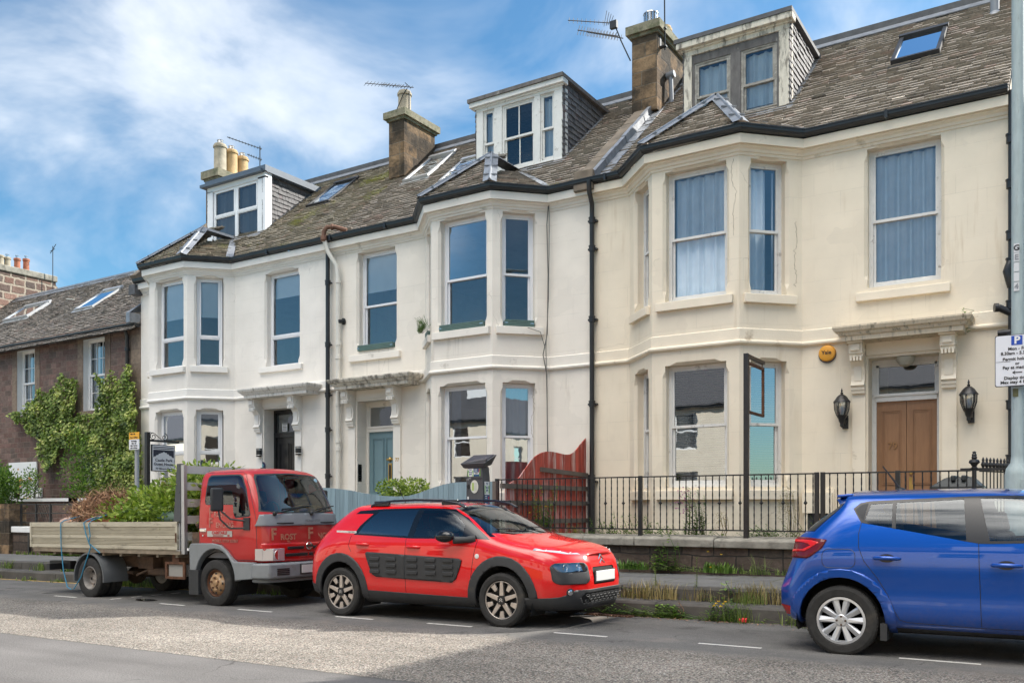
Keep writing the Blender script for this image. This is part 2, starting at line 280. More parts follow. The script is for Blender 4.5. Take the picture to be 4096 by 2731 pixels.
# ---------------- mesh helpers ----------------
class MB:
    def __init__(s, M=None): s.v = []; s.f = []; s.t = []; s.M = M; s.cur = .5
    def add(s, pts, faces, tone=None):
        n = len(s.v); M = s.M
        for p in pts:
            p = Vector(p); s.v.append(tuple(M @ p) if M else tuple(p))
        for f in faces: s.f.append(tuple(i + n for i in f)); s.t.append(s.cur if tone is None else tone)
        return s
    def quad(s, *p, tone=None): return s.add(p, [tuple(range(len(p)))], tone)
    def box(s, x0, x1, y0, y1, z0, z1, tone=None):
        p = [(x, y, z) for z in (z0, z1) for y in (y0, y1) for x in (x0, x1)]
        return s.add(p, [(0, 2, 3, 1), (4, 5, 7, 6), (0, 1, 5, 4), (2, 6, 7, 3), (0, 4, 6, 2), (1, 3, 7, 5)], tone)
    def obox(s, c, ax, ay, az, tone=None):      # oriented box: centre and three half axes
        c, ax, ay, az = map(Vector, (c, ax, ay, az))
        p = [c + ax * i + ay * j + az * k for k in (-1, 1) for j in (-1, 1) for i in (-1, 1)]
        return s.add(p, [(0, 2, 3, 1), (4, 5, 7, 6), (0, 1, 5, 4), (2, 6, 7, 3), (0, 4, 6, 2), (1, 3, 7, 5)], tone)
    def bar(s, a, b, w, h=None, up=(0, 0, 1), tone=None):
        a, b = Vector(a), Vector(b); d = b - a; L = d.length
        if L < 1e-6: return s
        d /= L; upv = Vector(up); x = d.cross(upv)
        if x.length < 1e-4: x = d.cross(Vector((1, 0, 0)))
        x.normalize(); y = x.cross(d); h = w if h is None else h
        return s.obox((a + b) / 2, d * L / 2, x * w / 2, y * h / 2, tone)
    def ring(s, c, a, b, n): return [c + a * math.cos(2 * math.pi * i / n) + b * math.sin(2 * math.pi * i / n) for i in range(n)]
    def tube(s, pts, r, n=8, cap=True, tone=None):
        pts = [Vector(p) for p in pts]; rs = r if isinstance(r, (list, tuple)) else [r] * len(pts)
        V = []; F = []; pa = None
        for i, p in enumerate(pts):
            d = (pts[min(i + 1, len(pts) - 1)] - pts[max(i - 1, 0)])
            if d.length < 1e-7: d = Vector((0, 0, 1))
            d.normalize()
            a = (pa - d * pa.dot(d)) if pa is not None else d.orthogonal()
            if a.length < 1e-5: a = d.orthogonal()
            a.normalize(); pa = a; b = d.cross(a)
            V += s.ring(p, a * rs[i], b * rs[i], n)
        for i in range(len(pts) - 1):
            for j in range(n): k = (j + 1) % n; F.append((i * n + j, i * n + k, (i + 1) * n + k, (i + 1) * n + j))
        if cap: F.append(tuple(range(n))[::-1]); F.append(tuple((len(pts) - 1) * n + j for j in range(n)))
        return s.add(V, F, tone)
    def lathe(s, c, prof, n=16, axis=(0, 0, 1), tone=None, cap=True):   # prof: (radius, height)
        c = Vector(c); d = Vector(axis).normalized(); a = d.orthogonal().normalized(); b = d.cross(a)
        V = []; F = []
        for r, h in prof: V += s.ring(c + d * h, a * max(r, 1e-4), b * max(r, 1e-4), n)
        for i in range(len(prof) - 1):
            for j in range(n): k = (j + 1) % n; F.append((i * n + j, i * n + k, (i + 1) * n + k, (i + 1) * n + j))
        if cap: F.append(tuple(range(n))[::-1]); F.append(tuple((len(prof) - 1) * n + j for j in range(n)))
        return s.add(V, F, tone)
    def prism(s, poly, ext, tone=None):         # planar polygon pushed along a vector
        e = Vector(ext); n = len(poly); P = [Vector(p) for p in poly]
        V = P + [p + e for p in P]
        F = [tuple(range(n))[::-1], tuple(range(n, 2 * n))] + [(i, (i + 1) % n, (i + 1) % n + n, i + n) for i in range(n)]
        return s.add(V, F, tone)
    def sphere(s, c, r, n=10, m=6, sc=(1, 1, 1), tone=None):
        V = []; F = []; c = Vector(c)
        for i in range(m + 1):
            th = math.pi * i / m
            for j in range(n):
                ph = 2 * math.pi * j / n
                V.append(c + Vector((math.sin(th) * math.cos(ph) * r * sc[0], math.sin(th) * math.sin(ph) * r * sc[1], math.cos(th) * r * sc[2])))
        for i in range(m):
            for j in range(n): k = (j + 1) % n; F.append((i * n + j, (i + 1) * n + j, (i + 1) * n + k, i * n + k))
        return s.add(V, F, tone)
def shade(o, ang=35):
    me = o.data
    me.polygons.foreach_set('use_smooth', [True] * len(me.polygons))
    try: me.set_sharp_from_angle(angle=R(ang))
    except Exception: pass
def mk(name, mb, mat, parent=None, smooth=None, bevel=0, seg=2, label=None):
    me = bpy.data.meshes.new(name); me.from_pydata(mb.v, [], mb.f)
    if any(x != .5 for x in mb.t):
        at = me.attributes.new('tone', 'FLOAT', 'FACE'); at.data.foreach_set('value', mb.t)
    bm = bmesh.new(); bm.from_mesh(me)
    bmesh.ops.remove_doubles(bm, verts=bm.verts, dist=1e-5) if len(bm.verts) < 20000 else None
    bmesh.ops.recalc_face_normals(bm, faces=bm.faces); bm.to_mesh(me); bm.free()
    me.validate(); me.materials.append(mat)
    o = bpy.data.objects.new(name, me); COL.objects.link(o)
    if parent is not None: attach(o, parent)
    if smooth: shade(o, smooth if smooth is not True else 35)
    if bevel:
        b = o.modifiers.new('bevel', 'BEVEL'); b.width = bevel; b.segments = seg; b.limit_method = 'ANGLE'; b.angle_limit = R(40)
        shade(o, 35)
    if label: o['label'] = label
    return o
WORLDMODE = set()
def attach(o, parent):
    o.parent = parent
    if parent.name in WORLDMODE: o.matrix_parent_inverse = Matrix.Translation(-parent.location)
def thing(name, label, cat, loc=(0, 0, 0), rz=None, group=None):
    """an Empty at the thing's base; parts given in world metres unless rz is given (then local)"""
    e = bpy.data.objects.new(name, None); COL.objects.link(e); e.location = loc; e.empty_display_size = .2
    if rz is None: WORLDMODE.add(e.name)
    else: e.rotation_euler = (0, 0, rz)
    tag(e, label, cat, group); return e
def tag(o, label, cat, group=None, kind=None):
    o['label'] = label; o['category'] = cat
    if group: o['group'] = group
    if kind: o['kind'] = kind
    return o
def struct(name, mb, mat, **k):
    o = mk(name, mb, mat, **k); o['kind'] = 'structure'; return o
def ground_z(x): return .012 * x
def text(name, s, size, M, mat, parent=None, ext=.001, align='CENTER', bold=0., spacing=1., xs=1.):
    cu = bpy.data.curves.new(name, 'FONT'); cu.body = s; cu.size = size; cu.extrude = ext; cu.align_x = align; cu.align_y = 'CENTER'
    cu.offset = bold; cu.space_character = spacing; cu.resolution_u = 3
    tmp = bpy.data.objects.new('t', cu); COL.objects.link(tmp)
    dg = bpy.context.evaluated_depsgraph_get(); me = bpy.data.meshes.new_from_object(tmp.evaluated_get(dg))
    bpy.data.objects.remove(tmp); bpy.data.curves.remove(cu)
    me.transform(M @ Matrix.Diagonal((xs, 1, 1, 1))); me.name = name; me.materials.clear(); me.materials.append(mat)
    o = bpy.data.objects.new(name, me); COL.objects.link(o)
    if parent is not None: attach(o, parent)
    return o
def frameM(o, x, z):        # matrix whose local x runs along x, local y up z, local z out of the face
    x = Vector(x).normalized(); y = Vector(z).normalized(); n = x.cross(y)
    M = Matrix((x, y, n)).transposed().to_4x4(); M.translation = Vector(o); return M
# ================= building kit =================
def interval(poly, v):
    xs = []
    n = len(poly)
    for i in range(n):
        (u0, v0), (u1, v1) = poly[i], poly[(i + 1) % n]
        if (v0 <= v < v1) or (v1 <= v < v0): xs.append(u0 + (u1 - u0) * (v - v0) / (v1 - v0))
    xs.sort(); return [(xs[i], xs[i + 1]) for i in range(0, len(xs) - 1, 2)]
def slates(name, mat, O, u, up, poly, parent, gauge=.15, width=.23, th=.03, seed=1, jit=1.):
    """overlapping slates on a plane: O origin, u along the eave, up the slope; poly in (u, v) metres"""
    rnd = random.Random(seed); O, u, w = Vector(O), Vector(u).normalized(), Vector(up).normalized(); n = u.cross(w).normalized()
    mb = MB(); mb.quad(*[O + u * a + w * b - n * .01 for a, b in poly], tone=.1)
    vmax = max(p[1] for p in poly); vmin = min(p[1] for p in poly); v = vmin; k = 0
    while v < vmax - .02:
        for a, b in interval(poly, min(v + gauge * .5, vmax - .01)):
            x = a - rnd.uniform(0, width)
            wander = rnd.uniform(-.006, .006) * jit
            while x < b:
                wd = width * rnd.uniform(.65, 1.35); x0 = max(x, a); x1 = min(x + wd - .006, b); x += wd
                if x1 - x0 < .03: continue
                t = th * rnd.uniform(.6, 1.6); dv = rnd.uniform(-.010, .010) * jit + wander; lift = t + .012 + rnd.uniform(0, .008) * jit
                c1 = rnd.uniform(0, .014) * jit; lo = v + dv; hi = min(v + gauge * 1.35, vmax)
                sk = rnd.uniform(-.006, .006) * jit
                p = [(x0, lo + c1, lift), (x0 + c1 * 1.2, lo, lift), (x1 - c1, lo + sk, lift), (x1, lo + c1, lift), (x1, hi, .004), (x0, hi, .004)]
                P = [O + u * q[0] + w * q[1] + n * q[2] for q in p]; B = [q - n * t for q in P]
                mb.add(P + B, [(0, 1, 2, 3, 4, 5), (0, 6, 7, 1), (1, 7, 8, 2), (2, 8, 9, 3), (3, 9, 10, 4), (5, 11, 6, 0)], tone=min(1, max(0, rnd.gauss(.5, .18))))
        v += gauge; k += 1
    return mk(name, mb, mat, parent)
def mitre(path):
    """outward mitre vectors (to the right of travel is outward) for an open path of (x, y)"""
    out = []
    P = [Vector((x, y, 0)) for x, y in path]
    for i in range(len(P)):
        ns = []
        for a, b in ((i - 1, i), (i, i + 1)):
            if a < 0 or b >= len(P): continue
            d = (P[b] - P[a]).normalized(); ns.append(Vector((d.y, -d.x, 0)))
        if len(ns) == 1: out.append(ns[0])
        else:
            m = (ns[0] + ns[1]).normalized(); out.append(m / max(.3, m.dot(ns[0])))
    return P, out
def sweep(mb, path, prof, closed=True, caps=True):
    P, Mi = mitre(path); n = len(prof); V = []; F = []
    for p, m in zip(P, Mi):
        for o, z in prof: V.append(p + m * o + Vector((0, 0, z)))
    for i in range(len(P) - 1):
        for j in range(n if closed else n - 1):
            k = (j + 1) % n; F.append((i * n + j, i * n + k, (i + 1) * n + k, (i + 1) * n + j))
    if caps and closed: F.append(tuple(range(n))); F.append(tuple((len(P) - 1) * n + j for j in range(n))[::-1])
    mb.add(V, F)
def wall_seg(mb, p0, p1, z0, z1, ops, rec=.19):
    """wall face from p0 to p1 with openings (u0,u1,zb,zt,chamfer,recess)"""
    a, b = Vector((*p0, 0)), Vector((*p1, 0)); d = (b - a); L = d.length; d.normalize(); n = Vector((d.y, -d.x, 0))
    P = lambda u, z, o=0: a + d * u + n * o + Vector((0, 0, z))
    us = {0, L}; zs = {z0, z1}; hs = []
    for (u0, u1, zb, zt, ch, rc) in ops:
        e = .055 if ch else 0
        hs.append((u0 - e, u1 + e, zb, zt + e)); us |= {u0 - e, u1 + e}; zs |= {zb, zt + e}
    us = sorted(us); zs = sorted(zs)
    for i in range(len(us) - 1):
        for j in range(len(zs) - 1):
            cu, cz = (us[i] + us[i + 1]) / 2, (zs[j] + zs[j + 1]) / 2
            if any(h[0] < cu < h[1] and h[2] < cz < h[3] for h in hs): continue
            mb.quad(P(us[i], zs[j]), P(us[i + 1], zs[j]), P(us[i + 1], zs[j + 1]), P(us[i], zs[j + 1]))
    for (u0, u1, zb, zt, ch, rc) in ops:
        q = -.06 if ch else 0
        if ch:
            e = .055; s1, s2 = .10, .22
            for sg, uu in ((-1, u0), (1, u1)):
                E = uu + sg * e
                mb.quad(P(E, zt + e), P(E, zt - s2), P(uu, zt - s1), P(uu, zt), P(uu - sg * s1, zt), P(uu - sg * s2, zt + e))      # square stopped corner
                mb.quad(P(E, zb), P(uu, zb), P(uu, zb + s1), P(E, zb + s2))
                mb.quad(P(E, zt - s2), P(uu, zt - s1), P(uu, zt - s2, q)); mb.quad(P(uu, zt - s1), P(uu, zt - s1, q), P(uu, zt - s2, q))
                mb.quad(P(E, zb + s2), P(uu, zb + s1), P(uu, zb + s2, q)); mb.quad(P(uu, zb + s1), P(uu, zb + s1, q), P(uu, zb + s2, q))
                mb.quad(P(E, zt - s2), P(E, zb + s2), P(uu, zb + s2, q), P(uu, zt - s2, q))
                mb.quad(P(uu, zt), P(uu, zt - s1), P(uu, zt - s1, q), P(uu, zt, q)); mb.quad(P(uu, zb), P(uu, zb + s1), P(uu, zb + s1, q), P(uu, zb, q))
                mb.quad(P(uu - sg * s2, zt + e), P(uu - sg * s1, zt), P(uu - sg * s2, zt, q)); mb.quad(P(uu - sg * s1, zt), P(uu - sg * s1, zt, q), P(uu - sg * s2, zt, q))
                mb.quad(P(uu, zt), P(uu - sg * s1, zt), P(uu - sg * s1, zt, q), P(uu, zt, q))
            mb.quad(P(u0 + s2, zt + e), P(u1 - s2, zt + e), P(u1 - s2, zt, q), P(u0 + s2, zt, q))
        for sg, uu in ((-1, u0), (1, u1)): mb.quad(P(uu, zb, q), P(uu, zt, q), P(uu, zt, -rc - .06), P(uu, zb, -rc - .06))
        mb.quad(P(u0, zt, q), P(u1, zt, q), P(u1, zt, -rc - .06), P(u0, zt, -rc - .06)); mb.quad(P(u0, zb), P(u1, zb), P(u1, zb, -rc - .06), P(u0, zb, -rc - .06))
def wavy(mb, P, w, h, x0, x1, z0, z1, y, amp=.02, n=9, seed=0, flare=0.):
    rnd = random.Random(seed); N = max(8, int((x1 - x0) * 60)); ph = rnd.random() * 6; pts = []
    fr = [rnd.uniform(.8, 1.25) for _ in range(3)]
    for i in range(N + 1):
        x = x0 + (x1 - x0) * i / N; s = math.sin(x * 2 * math.pi * n * fr[0] + ph) + .5 * math.sin(x * 2 * math.pi * n * 1.7 * fr[1] + ph * 2)
        pts.append((x, y + amp * s))
    V = [P(a, z0, -b * 1.0) for a, b in pts] + [P(a + flare * math.sin(i), z1, -b) for i, (a, b) in enumerate(pts)]
    mb.add(V, [(i, i + 1, i + N + 2, i + N + 1) for i in range(N)])
def window(house, p0, p1, u0, u1, zb, zt, mid=.5, kind='sash', fmat='oldpaint', rec=.19, dress=None, sill=None, smat=None, seed=0, glassk='glass', fw=.065, mull=None, label=None):
    """a window in the opening u0..u1, zb..zt of the wall p0-p1; frame, sash panes and what hangs behind them"""
    a, b = Vector((*p0, 0)), Vector((*p1, 0)); d = (b - a).normalized(); n = Vector((d.y, -d.x, 0))
    P = lambda u, z, o=0: a + d * u + n * o + Vector((0, 0, z))
    def bx(mb, ua, ub, oa, ob, za, zc): mb.obox(P((ua + ub) / 2, (za + zc) / 2, (oa + ob) / 2), d * (ub - ua) / 2, n * (ob - oa) / 2, Vector((0, 0, (zc - za) / 2)))
    r = -rec; f = MB(); M_ = None; zm = zb + (zt - zb) * mid
    bx(f, u0, u0 + fw, r - .09, r, zb, zt); bx(f, u1 - fw, u1, r - .09, r, zb, zt); bx(f, u0 + fw, u1 - fw, r - .09, r - .001, zt - fw * .8, zt); bx(f, u0 + fw, u1 - fw, r - .09, r + .02, zb, zb + .05)
    A = u0 + fw; B = u1 - fw; s = .045
    gl = MB()
    if kind == 'sash':      # upper sash stands outside, lower sash set back
        for (za, zc, o, lowr) in ((zm - .02, zt - fw * .8, r - .012, .05), (zb + .05, zm + .02, r - .052, .085)):
            bx(f, A, A + s, o - .035, o, za, zc); bx(f, B - s, B, o - .035, o, za, zc); bx(f, A + s, B - s, o - .035, o - .001, zc - .045, zc); bx(f, A + s, B - s, o - .035, o - .001, za, za + lowr)
            gl.quad(P(A + s, za + lowr, o - .022), P(B - s, za + lowr, o - .022), P(B - s, zc - .045, o - .022), P(A + s, zc - .045, o - .022))
            if mull:
                for m in mull: mu = A + (B - A) * m; bx(f, mu - .014, mu + .014, o - .03, o - .004, za + lowr, zc - .045)
        bx(f, A + .2 * (B - A), B - .3 * (B - A), r - .002, r + .012, zt - fw * .62, zt - fw * .32)
    elif kind == 'grid':    # twelve-pane sash
        for (za, zc, o) in ((zm - .02, zt - fw * .8, r - .012), (zb + .05, zm + .02, r - .052)):
            bx(f, A, A + s, o - .035, o, za, zc); bx(f, B - s, B, o - .035, o, za, zc); bx(f, A + s, B - s, o - .035, o - .001, zc - .045, zc); bx(f, A + s, B - s, o - .035, o - .001, za, za + .06)
            gl.quad(P(A + s, za + .06, o - .022), P(B - s, za + .06, o - .022), P(B - s, zc - .045, o - .022), P(A + s, zc - .045, o - .022))
            for m in (1 / 3, 2 / 3): mu = A + s + (B - A - 2 * s) * m; bx(f, mu - .011, mu + .011, o - .03, o - .004, za + .06, zc - .045)
            zz_ = (za + zc) / 2; bx(f, A + s, B - s, o - .029, o - .005, zz_ - .011, zz_ + .011)
    else:                   # modern casement over a fixed light
        for (za, zc, o) in ((zm + .02, zt - fw * .8, r + .012), (zb + .05, zm - .02, r - .01)):
            w_ = .05 if o > r else .025
            bx(f, A, A + w_, o - .05, o, za, zc); bx(f, B - w_, B, o - .05, o, za, zc); bx(f, A + w_, B - w_, o - .05, o - .001, zc - w_, zc); bx(f, A + w_, B - w_, o - .05, o - .001, za, za + w_)
            gl.quad(P(A + w_, za + w_, o - .03), P(B - w_, za + w_, o - .03), P(B - w_, zc - w_, o - .03), P(A + w_, zc - w_, o - .03))
        bx(f, A, B, r - .06, r + .004, zm - .02, zm + .02)
    win = mk('window', f, K[fmat], house, label=label)
    mk('pane', gl, K[glassk], win)
    y = r - .2
    if dress:
        for item in dress:
            k = item[0]; m = MB()
            if k == 'curtain':
                _, c0, c1, cmat = item; wavy(m, P, 0, 0, A + (B - A) * c0, A + (B - A) * c1, zb + .02, zt - .08, -y - .03, .034, 4.6, seed); mk('curtain', m, K[cmat], win, smooth=80)
            elif k == 'blind':
                _, fr, cmat = item; m.quad(P(A - .03, zt - .06 - (zt - zb) * fr, y + .09), P(B + .03, zt - .06 - (zt - zb) * fr, y + .09), P(B + .03, zt, y + .09), P(A - .03, zt, y + .09))
                bx(m, A - .03, B + .03, y + .08, y + .10, zt - .08 - (zt - zb) * fr, zt - .05 - (zt - zb) * fr); mk('blind', m, K[cmat], win)
            elif k == 'slats':
                _, s0, s1, cmat = item; z = zb + (zt - zb) * s0
                while z < zb + (zt - zb) * s1:
                    m.obox(P((A + B) / 2, z, y), d * (B - A + .08) / 2, (n * .02 + Vector((0, 0, -.014))), (n * .0015 + Vector((0, 0, .002)))); z += .045
                mk('blind', m, K[cmat], win)
    if sill:
        sm = MB(); w0, w1, za, zc, pr_ = sill; bx(sm, w0, w1, .0, pr_, za, zc); sl = mk('sill', sm, K[smat], win, bevel=.008)
        sb = MB(); bx(sb, u0 - .004, u1 + .004, -rec - .05, -.001, zc - .02, zc + .022); mk('sill_board', sb, K[smat], win)
    return win
E_Z = 8.4; PITCH = R(40); RIDGE_Y = 21.47; RIDGE_Z = E_Z + (RIDGE_Y - 17) * math.tan(PITCH)
def roofz(y): return E_Z + (y - 17) * math.tan(PITCH)
ROOF_UP = Vector((0, math.cos(PITCH), math.sin(PITCH)))
def terrace_house(X0, X1, bay, n_, label, openf, door, group='terraced houses with bay windows', hoodx=None):
    jL, cL, cR, jR = bay; wm = K['wall' + n_]; tm = 'trim' + n_
    h = thing('terraced_house', label, 'house', ((X0 + X1) / 2, 17, 0), group=group)
    path = [(X0, 17), (jL, 17), (cL, 16.1), (cR, 16.1), (jR, 17), (X1, 17)]
    mb = MB(); ch = 1.2728
    segs = []
    for i in range(5):
        ops = [o for k, o in openf if k == i]
        wall_seg(mb, path[i], path[i + 1], -.5, 8.2, ops)
    mb.quad((X0 + .01, 17, -.5), (X0 + .01, 25.9, -.5), (X0 + .01, 25.9, 8.4), (X0 + .01, RIDGE_Y, RIDGE_Z - .1), (X0 + .01, 17, 8.2))
    mb.quad((X1 - .01, 17, -.5), (X1 - .01, 25.9, -.5), (X1 - .01, 25.9, 8.4), (X1 - .01, RIDGE_Y, RIDGE_Z - .1), (X1 - .01, 17, 8.2))
    mb.quad((X0, 25.9, -.5), (X1, 25.9, -.5), (X1, 25.9, 8.4), (X0, 25.9, 8.4)); mb.quad((X0, 17, 4.6), (X1, 17, 4.6), (X1, 25.9, 4.6), (X0, 25.9, 4.6))
    mb.quad((X0, 17, 8.19), (jL, 17, 8.19), (cL, 16.1, 8.19), (cR, 16.1, 8.19), (jR, 17, 8.19), (X1, 17, 8.19), (X1, 25.9, 8.19), (X0, 25.9, 8.19))
    mk('wall', mb, wm, h)
    # string course, cornice, gutter follow the bay
    s = MB(); sweep(s, path, [(0, 4.50), (.028, 4.50), (.03, 4.70), (0, 4.72)]); sweep(s, path, [(0, 4.40), (.03, 4.41), (.07, 4.435), (.075, 4.465), (.05, 4.499), (0, 4.499)]); mk('string_course', s, K[tm], h)
    c = MB(); sweep(c, path, [(0, 7.90), (.02, 7.905), (.03, 7.95), (.055, 7.955), (.07, 8.0), (.115, 8.03), (.12, 8.055), (0, 8.055)]); sweep(c, path, [(0, 8.057), (.19, 8.057), (.20, 8.22), (0, 8.22)]); mk('cornice', c, K[tm], h)
    g = MB(); sweep(g, path, [(.205, 8.235), (.25, 8.24), (.28, 8.26), (.29, 8.285), (.305, 8.29), (.31, 8.335), (.322, 8.34), (.322, 8.36), (.30, 8.36), (.28, 8.31), (.24, 8.28), (.205, 8.28)])
    x = X0 + .4
    while x < X1 - .2:      # gutter joints
        if not (jL - .4 < x < jR + .4): g.box(x, x + .05, 17 - .330, 17 - .2, 8.23, 8.368)
        x += 1.83
    mk('gutter', g, K['gutter'], h)
    # main roof, front slope in slates; plain back slope
    O = Vector((X0, 16.80, roofz(16.80) + .02)); Ls = (RIDGE_Y - 16.80) / math.cos(PITCH)
    slates('roof', K['slate' + n_], O, (1, 0, 0), ROOF_UP, [(0, 0), (X1 - X0, 0), (X1 - X0, Ls), (0, Ls)], h, seed=int(n_))
    b = MB(); b.quad((X0, RIDGE_Y, RIDGE_Z), (X1, RIDGE_Y, RIDGE_Z), (X1, 26.1, E_Z - .1), (X0, 26.1, E_Z - .1)); mk('back_roof', b, K['slatedark'], h)
    r = MB(); r.box(X0, X1, RIDGE_Y - .10, RIDGE_Y + .18, RIDGE_Z - .12, RIDGE_Z + .17); mk('ridge_capping', r, K['darklead'], h)
    r = MB(); r.obox(Vector(((X0 + X1) / 2, RIDGE_Y - .19, RIDGE_Z - .06)), (Vector((X1 - X0, 0, 0)) / 2), ROOF_UP * .13, Vector((0, -math.sin(PITCH), math.cos(PITCH))) * .012); mk('ridge_flashing', r, K['lead'], h)
    # bay roof: front and two cant slopes rising to a point, short ridge running back
    xc = (cL + cR) / 2; A = Vector((xc, 17.33, 9.6)); Bk = Vector((xc, 18.45, 9.61)); ez = 8.33; ov = .28
    P_, Mi = mitre(path); e = [P_[i] + Mi[i] * ov + Vector((0, 0, ez)) for i in range(1, 5)]
    back = roofz(17) + .0; v1 = Vector((jL - .1, 17.0, 8.42)); v2 = Vector((jR + .1, 17.0, 8.42))
    def tri(name, p, q, rest, seed):
        u = (q - p).normalized(); nrm = u.cross((rest[0] - p)).normalized(); up = nrm.cross(u)
        poly = [((w - p).dot(u), (w - p).dot(up)) for w in [p, q] + rest]
        return slates(name, K['slate' + n_], p, u, up, poly, h, seed=seed, width=.2)
    o = [tri('bay_roof', e[1], e[2], [A], 5), tri('bay_roof', e[2], e[3], [Bk, A], 6), tri('bay_roof', e[0], e[1], [A, Bk], 8)]
    lf = MB()
    for p in (e[1], e[2]):
        d = (A - p); w = Vector((d.y, -d.x, 0)).normalized(); nz = w.cross(d).normalized(); nz = nz if nz.z > 0 else -nz
        for sgn in (-1, 1): lf.quad(p + nz * .10, A + nz * .10, A + w * sgn * .15 + nz * .045, p + w * sgn * .15 + nz * .045)
        lf.tube([p + nz * .10, A + nz * .10], .03, 6)
        for t in (.18, .5, .82):
            q = p + d * t; lf.obox(q + nz * .09, w * .15, d.normalized() * .010, nz * .02)
    for p, q in ((e[0], Vector((jL - .12, 17.05, 8.46))), (e[3], Vector((jR + .12, 17.05, 8.46)))):
        pass
    for sgn in (-1, 1):   # valley flashing back along the bay ridge
        lf.quad(A + Vector((0, -.08, .11)), Bk + Vector((0, 0, .10)), Bk + Vector((sgn * .16, 0, -.03)), A + Vector((sgn * .17, -.04, -.03)))
    for j, ee in ((jL, e[0]), (jR, e[3])):
        q = Vector((j, 16.8, 8.37)); d = (Bk - ee); w = Vector((d.y, -d.x, 0)).normalized()
        lf.quad(ee + w * .1 + Vector((0, 0, .06)), ee - w * .1 + Vector((0, 0, .06)), Bk - w * .1 + Vector((0, 0, .05)), Bk + w * .1 + Vector((0, 0, .05)))
    mk('hip_flashing', lf, K['lead'], h)
    # skirting plinth at the foot
    pl = MB(); sweep(pl, path, [(0, -.5), (.05, -.5), (.05, .95), (.0, 1.0)]) if n_ != '79' else sweep(pl, path, [(0, -.5), (.03, -.5), (.03, .78), (0, .8)]); mk('plinth', pl, wm, h)
    # doorway with bracketed hood
    d0, d1, dt = door; hm = K['hood' + n_]
    dp = MB(); hx0, hx1 = d0 - .38, d1 + .58 if n_ != '77' else d1 + .80
    if hoodx: hx0, hx1 = hoodx
    prof = [(0, 4.36), (.46, 4.36), (.47, 4.44), (.50, 4.45), (.53, 4.50), (.57, 4.52), (.60, 4.58), (.60, 4.61), (.0, 4.64)]
    V = []
    for xx, sg in ((hx0, 0), (hx1, 1)):
        for o_, z_ in prof:
            off = (.60 - o_) if o_ > 0 else .0
            V.append((xx + (off if sg == 0 else -off), 17 - o_, z_))
    # mitred returns
    V2 = []
    for k_, (o_, z_) in enumerate(prof):
        rr = max(o_, .001); V2.append([(hx0 + (.6 - o_) if o_ > 0 else hx0 + .02, 17, z_), (hx0 + (.6 - o_), 17 - o_, z_), (hx1 - (.6 - o_), 17 - o_, z_), (hx1 - (.6 - o_) if o_ > 0 else hx1 - .02, 17, z_)])
    V = [p for row in V2 for p in row]; m_ = len(V2); F = []
    for k_ in range(m_ - 1):
        for j_ in range(3): F.append((k_ * 4 + j_, k_ * 4 + j_ + 1, (k_ + 1) * 4 + j_ + 1, (k_ + 1) * 4 + j_))
    dp.add(V, F); mk('door_hood', dp, hm, h)
    for bx0 in (d0 - .27, d1 + .05 if n_ != '77' else d1 + .03):
        b = MB(); w = .23
        side = [(0, 3.46), (.10, 3.46), (.11, 3.50), (.13, 3.53), (.13, 3.57), (.17, 3.60), (.12, 3.68), (.10, 3.80), (.12, 3.92), (.19, 4.02), (.27, 4.07), (.29, 4.10), (.29, 4.14), (.32, 4.15), (.33, 4.21), (.33, 4.32), (.36, 4.34), (.37, 4.36), (0, 4.36)]
        b.prism([(bx0, 17 - o_, z_) for o_, z_ in side], (w, 0, 0))
        for q in range(4): b.box(bx0 + .02 + q * .055, bx0 + .055 + q * .055, 16.66, 16.72, 4.02, 4.10)
        b.box(bx0 + .04, bx0 + w - .04, 16.64, 16.68, 4.20, 4.31); b.box(bx0 - .015, bx0 + w + .015, 16.60, 17, 4.33, 4.358)
        for sx in (bx0 - .006, bx0 + w + .006): b.lathe((sx, 16.83, 4.2), [(.05, -.012), (.05, .012)], 14, (1, 0, 0))
        b.box(bx0 + .05, bx0 + w - .05, 16.865, 16.90, 3.68, 3.95)
        mk('bracket', b, K[tm], h)
        pb = MB(); pb.box(bx0 + .0, bx0 + w, 16.955, 17, .3, 3.46); mk('pilaster', pb, K[tm], h)
    lin = MB(); lin.box(d0 - .03, d1 + .02, 16.96, 17.0, 4.14, 4.36); mk('lintel', lin, K[tm], h)
    lin = MB(); lin.box(d0 - .3, d1 + .3, 15.9, 17.5, .55, .93); lin.box(d0 - .2, d1 + .2, 15.6, 15.9, .45, .75); mk('doorstep', lin, K['cope'], h)
    return h
